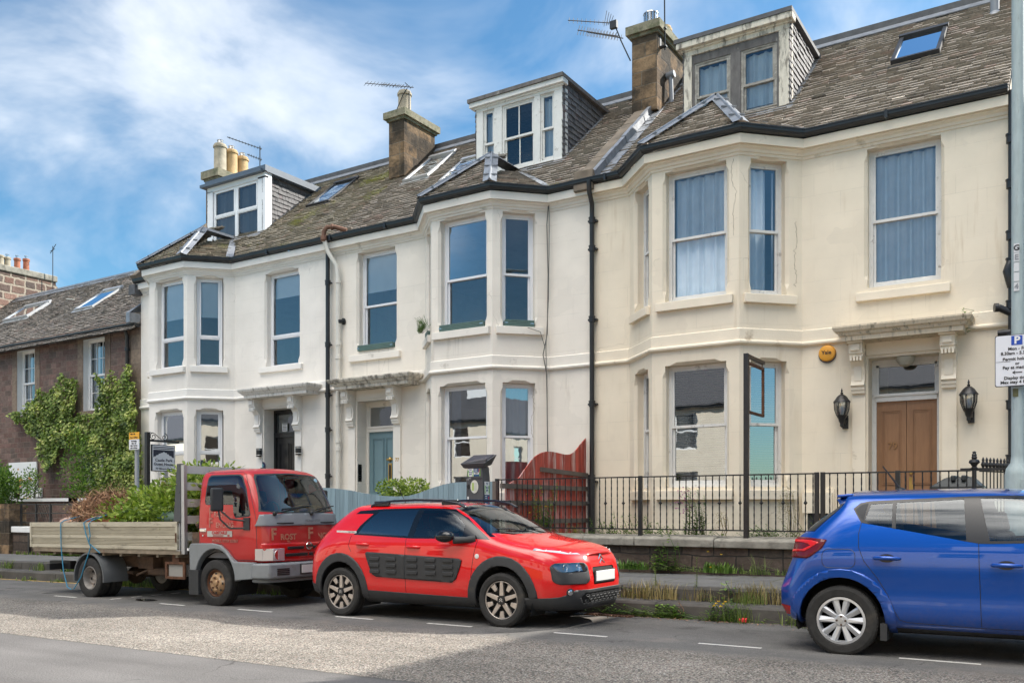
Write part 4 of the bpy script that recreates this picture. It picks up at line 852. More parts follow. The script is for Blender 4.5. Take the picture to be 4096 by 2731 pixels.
# --- 77, ivory, middle house
X0, X1 = -16.60, -8.78
h77 = terrace_house(X0, X1, B77, '77', 'ivory terraced house in the middle, with a blue-grey front door and green window boxes', bayops(*B77, *F77) + [(0, (-15.50 - X0, -14.27 - X0, *U, 1, .19)), (0, (-15.52 - X0, -14.33 - X0, .93, 4.09, 0, .30))], (-15.52, -14.33, 4.09), hoodx=(-16.02, -13.36))
P77 = [(X0, 17), (B77[0], 17), (B77[1], 16.1), (B77[2], 16.1), (B77[3], 17), (X1, 17)]
baywins(h77, P77, F77, B77[1], 'trim77', dict(l=None, f=None, r=None), dict(g='glassd', l=None, f=[('curtain', 0, .26, 'curtain')], r=[('curtain', 0, .45, 'curtain'), ('curtain', .42, 1, 'curtain')]), 'upvc', midu=.47)
window(h77, P77[0], P77[1], -15.50 - X0, -14.27 - X0, *U, .46, 'sash', 'upvc', dress=[('blind', .36, 'blind')], sill=(-15.75 - X0, -14.08 - X0, 5.10, 5.26, .08), smat='trim77', seed=2)
D, fr = front_door(h77, -15.52, -14.33, 4.09, 'single', 'doorblue', 'trim77')
fit(D[0], [('letter_plate', lambda m: m.box(-15.27, -15.06, 17.37, 17.38, 1.36, 1.56)), ('pull_handle', lambda m: m.box(-14.81, -14.69, 17.37, 17.382, 2.05, 2.52)), ('knocker', lambda m: (m.lathe((-14.75, 17.38, 2.62), [(.06, 0), (.05, .03), (.02, .05)], 14, (0, -1, 0)), m.box(-14.86, -14.64, 17.36, 17.375, 2.6, 2.64)))])
m = MB(); m.box(-14.775, -14.725, 17.36, 17.369, 2.09, 2.48); mk('letter_slot', m, K['black'], D[0])
text('house_number', '77', .22, frameM((-14.62, 17.385, 3.62), (1, 0, 0), (0, 0, 1)), K['white'], fr, ext=.003)
text('house_number', '77', .13, frameM((-14.17, 16.952, 2.57), (1, 0, 0), (0, 0, 1)), flat('gold numeral', (.55, .33, .06), .4, .3), h77, ext=.004)
m = MB(); m.box(-15.37 - .17, -15.24 - .17, 16.985, 16.99, 2.0, 2.35)
skylight(h77, -16.02, -15.12, 19.45, 20.75, 'alu', .12); skylight(h77, -14.35, -13.5, 18.9, 20.0, 'alu', .08)
m = MB(); m.tube([(-17.0, 20.2, 10.9), (-17.0, 20.2, 12.25)], .045, 10); m.lathe((-17.0, 20.2, 11.12), [(.12, -.1), (.06, .05)], 12); mk('flue_pipe', m, flat('dull lead pipe', (.16, .16, .17), .5), h77, smooth=40)
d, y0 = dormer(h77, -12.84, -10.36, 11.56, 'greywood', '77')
m = MB(); y = 18.45
for a, b in ((-12.84, -12.64), (-12.30, -12.07), (-11.13, -10.97), (-10.58, -10.35)): m.box(a, b, y, y + .12, 9.55, 11.34)
m.box(-12.84, -10.35, y - .01, y + .12, 11.33, 11.44); m.box(-12.98, -10.27, y - .12, y + .14, 11.44, 11.56); m.box(-12.9, -10.31, y - .05, y, 11.40, 11.44); m.box(-12.84, -10.35, y - .03, y + .1, 9.55, 9.70); m.box(-10.355, -10.335, y + .12, y + .24, 9.6, 11.4)
mk('dormer_front', m, K['oldpaint'], h77, bevel=.008)
dwin(h77, -12.64, -12.30, 9.70, 11.33, y + .04, 'oldpaint', .49, dress=[('curtain', 0, 1, 'curtain')], fw=.03); dwin(h77, -12.07, -11.13, 9.70, 11.33, y + .04, 'oldpaint', .49, mull=(.5,), glassk='glassdim'); dwin(h77, -10.97, -10.58, 9.70, 11.33, y + .04, 'oldpaint', .49, dress=[('curtain', 0, 1, 'curtain')], fw=.03)
chimney(h77, -16.87, -16.30, 19.82, 21.25, 10.9, 12.52, 12.78, [(-16.6, 20.2, .19, .72, 'potgrey', None), (-16.6, 20.85, .09, .12, 'potgrey', None)])
downpipe(h77, -16.42, 16.87, .6, 8.3, .055, 'gutter', (7.2, 5.6, 4.3, 3.4, 2.2, 1.7))
m = MB(); m.tube([(-16.06, 16.88, .6), (-16.06, 16.88, 7.3), (-16.08, 16.84, 7.6), (-16.28, 16.74, 7.95), (-16.34, 16.66, 8.25)], .058, 12)
for z in (7.2, 5.6, 5.25, 4.05, 3.1, 2.9, 1.5): m.lathe((-16.06, 16.88, z), [(.058, -.05), (.076, -.045), (.076, .045), (.058, .05)], 12)
soil = mk('soil_pipe', m, K['pipecream'], h77, smooth=40)
m = MB(); m.tube([(-16.34, 16.64, 8.2), (-16.33, 16.64, 8.46), (-16.26, 16.68, 8.57), (-16.1, 16.8, 8.58), (-15.86, 16.98, 8.5)], .058, 12); m.lathe((-16.34, 16.64, 8.28), [(.06, -.05), (.08, -.04), (.08, .05), (.06, .06)], 12); m.lathe((-16.16, 16.76, 8.58), [(.062, -.03), (.08, -.02), (.08, .02), (.062, .03)], 12, (1, .6, 0)); mk('pipe_elbow', m, K['rustpipe'], soil, smooth=40)
m = MB(); m.lathe((-15.97, 17, 6.18), [(.085, 0), (.085, .04), (.05, .05), (.05, .16), (.03, .17)], 14, (-.3, -1, -.1)); mk('vent_cap', m, K['gutter'], h77, smooth=40)
m = MB(); m.tube([(-9.84, 16.92, 8.1), (-9.86, 16.88, 7.6), (-9.84, 16.9, 6.5), (-9.85, 16.88, 5.2), (-9.92, 16.82, 4.75), (-9.86, 16.88, 4.3), (-9.85, 16.9, 2.3)], .011, 5); m.tube([(-9.82, 16.9, 8.1), (-9.80, 16.88, 7.5), (-9.83, 16.9, 6.0), (-9.86, 16.84, 4.9), (-9.83, 16.9, 2.0)], .009, 5); m.tube([(-10.15, 16.55, 5.32), (-9.95, 16.75, 5.24), (-9.88, 16.84, 4.9)], .008, 5); mk('wall_cable', m, flat('grey cable', (.12, .12, .11), .6), h77)
crack(h77, [(-10.15, 3.9), (-10.12, 3.6), (-10.16, 3.3), (-10.14, 2.9)], lambda x: 16.1 + (x + 10.777), 3); crack(h77, [(-9.7, 7.3), (-9.2, 7.35), (-8.95, 7.37)], 17.0, 4)
# --- 75, white, left house
X0, X1 = -24.42, -16.60
h75 = terrace_house(X0, X1, B75, '75', 'white terraced house at the left end, with a black front door', bayops(*B75, *F75) + [(4, (-18.88 + 20.137, -17.62 + 20.137, 5.24, 7.80, 1, .19)), (4, (-18.94 + 20.137, -17.76 + 20.137, .93, 4.09, 0, .30))], (-18.94, -17.76, 4.09), hoodx=(-19.36, -16.72))
P75 = [(X0, 17), (B75[0], 17), (B75[1], 16.1), (B75[2], 16.1), (B75[3], 17), (X1, 17)]
bl = [('blind', .40, 'blind')]; bl2 = [('blind', .14, 'blind'), ('curtain', 0, .12, 'curtain')]
baywins(h75, P75, F75, B75[1], 'trim75', dict(l=bl, f=bl, r=bl), dict(g='glassd', l=bl2, f=bl2, r=bl2), 'upvc', 'cas', .33, .49, (.23, .92))
window(h75, P75[4], P75[5], -18.88 + 20.137, -17.62 + 20.137, 5.24, 7.80, .32, 'cas', 'upvc', dress=[('blind', .22, 'blind')], sill=(-19.08 + 20.137, -17.45 + 20.137, 5.09, 5.235, .08), smat='trim75', seed=4)
D, fr = front_door(h75, -18.94, -17.76, 4.09, 'single', 'doorblack', 'doorblack')
m = MB(); m.box(-18.62, -18.42, 17.36, 17.367, 3.50, 3.72); nb = mk('door_notice', m, K['white'], fr)
for i, wd in enumerate((.16, .12, .14, .13, .15)): m = MB(); m.box(-18.52 - wd / 2, -18.52 + wd / 2, 17.357, 17.36, 3.69 - i * .04, 3.705 - i * .04); mk('notice_line', m, K['black'], nb)
skylight(h75, -19.8, -18.85, 19.45, 20.75, 'darkmetal', .10)
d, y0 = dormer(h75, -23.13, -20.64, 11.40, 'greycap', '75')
m = MB(); y = 18.45
m.box(-23.13, -22.88, y, y + .12, 9.5, 11.27); m.box(-20.83, -20.50, y, y + .12, 9.5, 11.30); m.box(-23.13, -20.50, y, y + .12, 11.25, 11.44); m.box(-20.56, -20.50, y + .12, y + .25, 9.6, 11.44)
mk('dormer_front', m, K['upvc'], h75)
m = MB(); m.box(-23.18, -20.44, y - .06, y, 11.43, 11.60); m.box(-20.50, -20.44, y, y + 2.9, 11.41, 11.60); mk('dormer_fascia', m, K['greycap'], h75)
for a, b in ((-22.86, -21.83), (-21.83, -20.83)): dwin(h75, a, b, 9.60, 11.26, y + .04, 'upvc', .5, dress=[('curtain', 0, 1, 'greynet')], kind='cas', glassk='glassdim')
chimney(h75, -24.74, -24.12, 19.68, 21.5, 10.3, 12.30, 12.62, [(-24.42, 20.0, .205, .98, 'potgrey', 'liner'), (-24.42, 20.47, .205, .94, 'potbuff', 'liner'), (-24.42, 20.94, .20, .86, 'potbuff', 'liner')])
m = MB(); n = Vector((0, -math.sin(PITCH), math.cos(PITCH)))
a = Vector((-24.48, 16.9, roofz(16.9))); b = Vector((-24.48, 21.4, roofz(21.4))); m.obox((a + b) / 2 + n * .1, (.14, 0, 0), ROOF_UP * (b - a).length / 2, n * .14); mk('skew', m, K['skew'], h75)
m = MB(); m.box(-24.60, -24.30, 16.7, 16.98, 7.9, 8.2); mk('eaves_block', m, K['darklead'], h75)
m = MB(); m.box(-24.62, -24.44, 16.62, 17.0, 7.05, 7.35); m.quad((-24.62, 16.62, 7.35), (-24.44, 16.62, 7.35), (-24.44, 17.3, 7.9), (-24.62, 17.3, 7.5)); mk('side_flashing', m, K['lead'], h75)
# --- small fittings hung on the houses
def wall_lamp(x, lab):
    t = thing('wall_lantern', lab, 'lantern', (x, 16.8, 3.1), group='lanterns beside the brown door'); y = 16.78
    m = MB(); m.tube([(x + .03, 17.0, 3.0), (x + .03, 16.9, 2.94), (x, y, 2.93), (x, y, 3.05)], .022, 8); m.lathe((x, y, 2.95), [(.01, -.10), (.035, -.07), (.03, -.03), (.055, .02), (.06, .05), (.09, .10), (.095, .12)], 16); m.box(x - .03, x + .07, 16.96, 17, 2.84, 3.08); mk('bracket', m, K['ironblack'], t, smooth=40)
    m = MB()
    for i in range(6):
        a = i / 6 * 6.283 + .3; c, s = math.cos(a), math.sin(a); m.tube([(x + c * .09, y + s * .09, 3.07), (x + c * .125, y + s * .125, 3.18), (x + c * .13, y + s * .13, 3.30)], .009, 5)
    m.lathe((x, y, 3.30), [(.15, 0), (.145, .02), (.12, .05), (.09, .10), (.05, .135), (.02, .15), (.028, .17), (.008, .19), (.02, .205), (.004, .26)], 18); mk('lantern_cap', m, K['ironblack'], t, smooth=40)
    m = MB(); m.lathe((x, y, 3.07), [(.08, 0), (.115, .11), (.12, .23)], 18); mk('lantern_glass', m, glass('lantern glass', .12, (.8, .82, .82)) if 'lg' not in K else K['lg'], t, smooth=40)
    m = MB(); m.lathe((x, y, 3.08), [(.02, 0), (.035, .06), (.035, .12), (.02, .16)], 10); mk('bulb', m, K['white'], t, smooth=40)
wall_lamp(-3.63, 'black wall lantern to the left of the brown double door'); wall_lamp(-1.58, 'black wall lantern to the right of the brown double door, near the lamp post')
t = thing('alarm_box', 'round orange burglar alarm box on the cream wall', 'alarm box', (-3.93, 17, 4.2))
m = MB(); m.lathe((-3.93, 17.0, 4.245), [(.155, 0), (.155, .03), (.14, .07), (.09, .085), (.02, .09)], 28, (0, -1, 0)); mk('cover', m, flat('orange alarm plastic', (.72, .33, .03), .35), t, smooth=30)
m = MB(); m.lathe((-3.93, 17.0, 4.225), [(.157, 0), (.157, .028)], 28, (0, -1, 0)); mk('base', m, flat('navy plastic', (.02, .03, .06), .4), t)
text('lettering', 'Yale', .10, frameM((-3.93, 16.906, 4.25), (1, 0, 0), (0, 0, 1)), K['black'], t, ext=.001, bold=.002)
for x, side in ((-19.03, 'left'), (-17.52, 'right')):
    t = thing('wall_light', f'small black up-and-down light, on the {side} of the black front door', 'wall light', (x, 16.9, 2.9), group='lights beside the black door')
    m = MB(); m.lathe((x, 16.9, 2.79), [(.075, 0), (.08, .01), (.08, .22), (.075, .23)], 16); mk('body', m, K['black'], t, smooth=30); m = MB(); m.box(x - .02, x + .02, 16.95, 17, 2.85, 2.95); mk('bracket', m, K['black'], t)
    m = MB()
    for z in (2.825, 2.975): m.lathe((x, 16.9, z), [(.083, 0), (.083, .018)], 16)
    mk('band', m, K['steel'], t)
t = tag(mk('entry_panel', (lambda m: m.box(-15.535, -15.52, 17.03, 17.17, 2.06, 2.50) or m)(MB()), flat('grey entry panel', (.20, .21, .22), .35, .5)), 'grey door-entry panel in the doorway beside the blue-grey door', 'entry panel')
for a_ in ((17.07, 17.13, 2.36, 2.44), (17.06, 17.12, 2.12, 2.155), (17.06, 17.12, 2.18, 2.215), (17.06, 17.12, 2.24, 2.275)): m = MB(); m.box(-15.518, -15.512, *a_); mk('button', m, K['black'], t)
m = MB(); m.add([(-18.97 + .085 * math.cos(a), 16.965, 2.53 + .115 * math.sin(a)) for a in [i / 16 * 6.283 for i in range(16)]], [tuple(range(16))]); m.prism([(-18.97 + .09 * math.cos(a), 16.97, 2.53 + .12 * math.sin(a)) for a in [i / 16 * 6.283 for i in range(16)]], (0, .03, 0))
o = tag(mk('oval_plaque', m, flat('navy plaque', (.03, .035, .09), .4)), 'small oval navy plaque on the white wall by the black door', 'plaque')
m = MB(); m.add([(-18.97 + .045 * math.cos(a) * (1 + .3 * math.cos(5 * a)), 16.962, 2.55 + .05 * math.sin(a) * (1 + .3 * math.cos(5 * a))) for a in [i / 24 * 6.283 for i in range(24)]], [tuple(range(24))]); mk('plaque_emblem', m, flat('teal emblem', (.10, .30, .36), .5), o)
# green slatted window boxes
def planter(P0, P1, u0, u1, lab, plant=False, g='green window boxes'):
    a, b = Vector((*P0, 0)), Vector((*P1, 0)); d = (b - a).normalized(); n = Vector((d.y, -d.x, 0)); z0, z1 = 5.355, 5.50
    t = thing('window_box', lab, 'window box', tuple(a + d * (u0 + u1) / 2 + Vector((0, 0, z0))), group=g); P = lambda u, z, o: a + d * u + n * o + Vector((0, 0, z))
    m = MB(); m.obox(P((u0 + u1) / 2, (z0 + z1) / 2 - .01, -.045), d * (u1 - u0) / 2, n * .085, Vector((0, 0, (z1 - z0) / 2 - .012)))
    for i in range(4): m.obox(P((u0 + u1) / 2, z0 + .02 + i * .036, .046), d * (u1 - u0) / 2, n * .008, Vector((0, 0, .013)))
    mk('box', m, K['greenbox'], t); m = MB()
    for u in (u0 + .03, u1 - .05): m.obox(P(u, z0 + .07, .056), d * .04, n * .003, Vector((0, 0, .008)))
    mk('bracket', m, K['steel'], t)
    return t, P, z1
planter(P77[0], P77[1], -15.47 - (-16.6), -14.30 + 16.6, 'green slatted window box on the sill over the blue-grey door')
planter(P77[2], P77[3], F77[0] - B77[1] + .02, F77[1] - B77[1] - .02, 'long green slatted window box on the upper front window of the bay')
planter(P77[3], P77[4], .27, .93, 'short green slatted window box on the right-hand window of the bay')
tpl, Pp, zp = planter(P77[1], P77[2], .45, .95, 'dark window box with a bushy conifer on the left side of the bay')
# ================= stone cottage =================
CE = 6.95; CP = R(38); CUP = Vector((0, math.cos(CP), math.sin(CP)))
def croof(y): return CE + (y - 16.8) * math.tan(CP)
cot = thing('stone_cottage', 'brown stone cottage on the left, covered in ivy, under a rough slate roof', 'house', (-32, 17, -.3))
X0, X1 = -39.5, -24.42
ops = [(-31.44, -30.30, 4.57, 6.86), (-27.47, -26.28, 4.52, 6.86), (-27.48, -26.3, 1.5, 3.26), (-31.86, -30.1, -.2, 2.96), (-35.6, -34.4, 4.57, 6.86), (-35.6, -34.4, 1.5, 3.2)]
m = MB(); wall_seg(m, (X0, 17), (X1, 17), -.8, 7.2, [(a - X0, b - X0, c, d, 0, .2) for a, b, c, d in ops])
m.quad((X0, 17, -.8), (X0, 26, -.8), (X0, 26, 7), (X0, 21.4, croof(21.4)), (X0, 17, 7)); m.quad((X0, 26, -.8), (X1, 26, -.8), (X1, 26, 7), (X0, 26, 7)); m.quad((X0, 17, 3.8), (X1, 17, 3.8), (X1, 26, 3.8), (X0, 26, 3.8)); mk('wall', m, K['cotstone'], cot)
m = MB(); m.box(-24.95, -24.43, 16.984, 17.0, -.3, 7.0); mk('corner_stones', m, K['dressed'], cot)
for i, (a, b, c, d) in enumerate(ops):
    if i == 3: continue
    w_ = window(cot, (X0, 17), (X1, 17), a - X0, b - X0, c, d, .5, 'grid', 'white', dress=[('curtain', 0, .3, 'curtain'), ('curtain', .75, 1, 'curtain')], seed=i)
    m = MB(); m.box(a - .30, a - .003, 16.985, 17, c, d); m.box(b + .003, b + .30, 16.985, 17, c, d); m.box(a - .30, b + .30, 16.984, 17, d + .003, d + .30); m.box(a - .1, b + .1, 16.9, 17.1, c - .14, c - .002); m.box(a - .30, a - .1, 16.985, 17, c - .05, c); mk('margin', m, K['dressed'], w_)
    m = MB(); m.quad((a + .003, 17.0, c), (a + .003, 17.2, c), (a + .003, 17.2, d), (a + .003, 17.0, d)); m.quad((b - .003, 17.0, c), (b - .003, 17.2, c), (b - .003, 17.2, d), (b - .003, 17, d)); m.quad((a, 17, d - .003), (b, 17, d - .003), (b, 17.2, d - .003), (a, 17.2, d - .003)); mk('reveal', m, K['white'], w_)
m = MB(); m.box(-31.86, -30.1, 16.93, 16.98, 2.35, 2.96); m.box(-32.1, -31.55, 16.94, 16.985, -.2, 2.4); m.box(-30.40, -30.1, 16.94, 16.985, -.2, 2.4); m.box(-30.15, -29.80, 16.93, 16.98, 1.75, 2.06); mk('door_surround', m, K['white'], cot)
m = MB(); m.box(-31.55, -30.4, 17.15, 17.2, -.2, 2.4)
for c0 in (-31.42, -30.92): m.box(c0, c0 + .38, 17.13, 17.16, 1.1, 2.2)
mk('front_door', m, K['upvc'], cot)
slates('roof', K['slatecot'], (X0, 16.62, croof(16.62)), (1, 0, 0), CUP, [(0, 0), (X1 - X0, 0), (X1 - X0, 5.97), (0, 5.97)], cot, gauge=.16, width=.2, th=.028, seed=21, jit=1.9)
m = MB(); m.quad((X0, 21.32, croof(21.32)), (X1, 21.32, croof(21.32)), (X1, 26, 6.9), (X0, 26, 6.9)); mk('back_roof', m, K['slatedark'], cot)
m = MB(); m.tube([(X0, 21.34, croof(21.3) + .05), (X1, 21.34, croof(21.3) + .05)], .10, 8); m.obox(((X0 + X1) / 2, 21.2, croof(21.2) + .03), ((X1 - X0) / 2, 0, 0), CUP * .13, (0, -.012, .015)); mk('ridge_capping', m, K['lead'], cot)
m = MB(); sweep(m, [(X0, 17), (X1, 17)], [(.03, 6.95), (.10, 6.93), (.2, 6.97), (.25, 7.03), (.25, 7.06), (.2, 7.06), (.05, 7.02)]); mk('gutter', m, K['gutter'], cot)
m = MB(); m.tube([(-24.97, 16.78, 7.0), (-24.97, 16.9, 6.7), (-24.97, 16.9, .3)], .055, 10)
for z in (6.3, 4.6, 3.0): m.lathe((-24.97, 16.9, z), [(.055, -.05), (.075, -.04), (.075, .05), (.055, .06)], 12)
mk('downpipe', m, K['gutter'], cot, smooth=40)
_p, _e, _rz, _ru = PITCH, E_Z, roofz, ROOF_UP
PITCH, ROOF_UP = CP, CUP; roofz = croof
skylight(cot, -36.3, -34.5, 19.1, 20.05, 'alu', .14, glassk='glassd'); skylight(cot, -30.9, -29.75, 18.8, 20.0, 'alu', .1)
PITCH, E_Z, roofz, ROOF_UP = _p, _e, _rz, _ru
m = MB(); m.tube([(-29.45, 20.35, croof(20.35) - .05), (-29.45, 20.3, croof(20.35) + .42)], .08, 10); mk('roof_vent', m, K['alu'], cot, smooth=40)
m = MB(); m.bar((-33.4, 20.0, croof(20) + .08), (-32.6, 19.8, croof(19.8) + .08), .05, .03); mk('roof_batten', m, K['pipecream'], cot)
# ================= buildings beyond =================
far = thing('gable_house', 'tall red rubble gable with a row of chimney pots beyond the cottage', 'house', (-45, 21, -.5))
m = MB(); m.box(-60, -39.52, 17.2, 26, -.8, 8.59); m.add([(-60, 17.2, 8.6), (-60, 26, 8.6), (-60, 23.1, 11.4), (-60, 18.9, 11.4), (-39.5, 17.2, 8.6), (-39.5, 26, 8.6), (-39.5, 23.1, 11.55), (-39.5, 19.4, 11.55)], [(0, 4, 5, 1), (0, 1, 2, 3), (4, 7, 6, 5)]); m.box(-40.3, -39.47, 19.4, 23.1, 9.5, 11.66); mk('wall', m, K['rubble'], far)
m = MB(); m.box(-40.42, -39.4, 19.3, 23.15, 11.66, 11.93); cp = mk('chimney_cap', m, K['cope'], far, bevel=.03)
m = MB(); m.quad((-60, 17.0, 8.5), (-39.7, 17.0, 8.5), (-39.7, 20.8, 11.2), (-60, 20.8, 11.2)); m.quad((-60, 20.8, 11.2), (-39.7, 20.8, 11.2), (-39.7, 26, 8.5), (-60, 26, 8.5)); mk('roof', m, K['slatecot'], far)
for y, pmn, hh in ((20.35, 'potbuff', .55), (20.83, 'potgrey', .52), (21.12, 'potgrey', .5), (21.55, 'potred', .55), (21.95, 'potred', .62)):
    m = MB(); r = .13; m.lathe((-39.85, y, 11.9), [(r * 1.1, 0), (r, .05), (r * .95, hh - .12), (r * 1.15, hh - .1), (r * 1.15, hh - .02), (r * .9, hh), (r * .8, hh - .05)], 14); p = mk('chimney_pot', m, K[pmn], far, smooth=40)
    if y > 20.9: m = MB(); m.lathe((-39.85, y, 11.9 + hh), [(.07, -.02), (.07, .1), (.085, .1), (.08, .13)], 10); mk('flue_liner', m, K['steel'], p)
m = MB(); m.lathe((-39.85, 22.7, 11.9), [(.1, 0), (.1, .12)], 10); mk('vent', m, K['darkmetal'], far)
fb = thing('slate_roofed_house', 'distant house with a blue slate roof and red ridge tiles above the cottage ridge', 'house', (-70, 40, -1))
m = MB(); m.box(-85, -58, 38, 50, -2, 16); mk('wall', m, K['chimstone'], fb); m = MB(); m.quad((-85, 37.6, 15.8), (-58, 37.6, 15.8), (-62.5, 42, 18.6), (-85, 42, 18.9)); m.quad((-85, 42, 18.9), (-62.5, 42, 18.6), (-58, 50, 15.8), (-85, 50, 15.8)); m.quad((-58, 37.6, 15.8), (-58, 50, 15.8), (-62.5, 42, 18.6)); mk('roof', m, K['slateblue'], fb)
m = MB(); m.box(-85, -62.4, 41.8, 42.2, 18.55, 18.85)
for x in (-66, -67.5, -69.5, -72, -75): m.lathe((x, 42, 18.8), [(.2, 0), (.2, .3), (.05, .35)], 8)
mk('ridge_tiles', m, K['potred'], fb)
# ================= street side opposite (reflected in the panes, bounces sunlight) and the tall block casting the shadow =================
K['oppstone'] = stucco('pale sunlit stone', (.72, .64, .52), .7, (.3, .25, .18), .5)
def opp(x0, x1, y, eave, ridge, mat, lab, wins, shop=None):
    h = thing('opposite_building', lab, 'building', ((x0 + x1) / 2, y, -.2))
    m = MB(); W0 = []
    wall_seg(m, (x1, y), (x0, y), -.8, eave, [(x1 - b, x1 - a, c, d, 0, .15) for a, b, c, d in wins])
    m.quad((x0, y, -.8), (x0, y - 8, -.8), (x0, y - 8, eave), (x0, y - 4, ridge), (x0, y, eave)); m.quad((x1, y, -.8), (x1, y - 8, -.8), (x1, y - 8, eave), (x1, y - 4, ridge), (x1, y, eave)); m.quad((x0, y - 8, -.8), (x1, y - 8, -.8), (x1, y - 8, eave), (x0, y - 8, eave)); mk('wall', m, mat, h)
    m = MB(); m.quad((x0 - .1, y + .3, eave - .1), (x1 + .1, y + .3, eave - .1), (x1 + .1, y - 4, ridge), (x0 - .1, y - 4, ridge)); m.quad((x0 - .1, y - 8.3, eave - .1), (x1 + .1, y - 8.3, eave - .1), (x1 + .1, y - 4, ridge), (x0 - .1, y - 4, ridge)); mk('roof', m, K['slatedark'], h)
    m = MB()
    for a, b, c, d in wins: m.quad((a, y - .15, c), (b, y - .15, c), (b, y - .15, d), (a, y - .15, d))
    g = mk('windows', m, K['glassd'], h); m = MB()
    for a, b, c, d in wins:
        for q in ((a, a + .07, c, d), (b - .07, b, c, d), (a, b, (c + d) / 2 - .03, (c + d) / 2 + .03), (a, b, d - .07, d), (a, b, c, c + .07)): m.box(q[0], q[1], y - .14, y - .1, q[2], q[3])
    mk('window_frame', m, K['white'], h)
    m = MB(); m.box(x0, x1, y + .0, y + .25, eave - .2, eave - .05); mk('gutter', m, K['gutter'], h)
    return h
YO = -5.2
w = []
x = -93.
while x < 58: w += [(x, x + 1.1, 1.0, 3.0), (x, x + 1.1, 4.0, 5.6)]; x += 3.1
o1 = opp(-95, -13, YO, 6.0, 9.2, K['oppstone'], 'low pale stone terrace across the street, seen only as reflections', [q for q in w if q[1] < -13.5])
o2 = opp(-12.9, 60, YO - .6, 6.6, 9.8, K['oppstone'], 'sunlit stone terrace across the street nearer the camera, seen only as reflections', [q for q in w if q[0] > -12.5 and q[2] > 3.5])
m = MB(); m.box(-12.5, -4, YO - .6, YO - .4, 2.9, 3.6); mk('shop_fascia', m, flat('white fascia', (.7, .74, .78), .5), o2); m = MB(); m.box(-12.5, -4, YO - .6, YO - .45, -.3, 2.8); mk('shop_front', m, flat('ochre shutter', (.45, .28, .10), .6), o2)
for xx in (-9, -3, -20, -28):
    m = MB(); m.box(xx, xx + 1.5, YO - 3.2, YO - 1.5, 6.8, 8.9); mk('dormer', m, K['white'], o1 if xx < -13 else o2); 
tb = thing('tenement_block', 'tall stone block beyond the right-hand house, outside the picture, shading the road', 'building', (8, 27, 0))
m = MB(); m.box(5.9, 22, 17.5, 27, 0, 14.2); mk('wall', m, K['dressed'], tb)
m = MB()
for fl in range(4):
    for i in range(4): xx = 7. + i * 3.3; m.box(xx, xx + 1.1, 17.42, 17.48, 1.5 + fl * 3.1, 3.4 + fl * 3.1)
mk('windows', m, K['glassd'], tb)
sheet('far_pavement', K['pave'], [(-5.2, .14), (-3.0, .14)], XS, 0)
# ================= vehicles =================
from mathutils.bvhtree import BVHTree
def shell(stations, lvl=3, x=0.):
    """car skin: stations of half sections (x, y>=0, z) from the sill to the centre line; mirrored, capped, smoothed"""
    N = len(stations); M_ = len(stations[0]); V = []; idx = {}
    for i, st in enumerate(stations):
        for j, (px, py, pz) in enumerate(st):
            idx[i, j, 1] = len(V); V.append((px, py, pz))
            if j < M_ - 1: idx[i, j, -1] = len(V); V.append((px, -py, pz))
            else: idx[i, j, -1] = idx[i, j, 1]
    F = []
    for s in (1, -1):
        for i in range(N - 1):
            for j in range(M_ - 1):
                q = (idx[i, j, s], idx[i + 1, j, s], idx[i + 1, j + 1, s], idx[i, j + 1, s]); F.append(q if s < 0 else q[::-1])
    for i in (0, N - 1):
        for j in range(M_ - 1):
            q = [idx[i, j, 1], idx[i, j, -1], idx[i, j + 1, -1], idx[i, j + 1, 1]]
            q = [a for k, a in enumerate(q) if a not in q[:k]]; F.append(tuple(q if i else q[::-1]))
    me = bpy.data.meshes.new('cage'); me.from_pydata(V, [], F); ob = bpy.data.objects.new('cage', me); COL.objects.link(ob)
    sm = ob.modifiers.new('s', 'SUBSURF'); sm.levels = lvl; sm.render_levels = lvl
    dg = bpy.context.evaluated_depsgraph_get(); ev = bpy.data.meshes.new_from_object(ob.evaluated_get(dg)); bpy.data.objects.remove(ob)
    bm = bmesh.new(); bm.from_mesh(ev); bpy.data.meshes.remove(ev); bmesh.ops.recalc_face_normals(bm, faces=bm.faces)
    bm.faces.layers.int.new('reg'); return bm
AX = {'y': (0, 2), 'x': (1, 2), 'z': (0, 1)}
def inside(p, poly):
    x, y = p; c = False; n = len(poly)
    for i in range(n):
        x0, y0 = poly[i]; x1, y1 = poly[(i + 1) % n]
        if (y0 > y) != (y1 > y) and x < (x1 - x0) * (y - y0) / (y1 - y0) + x0: c = not c
    return c
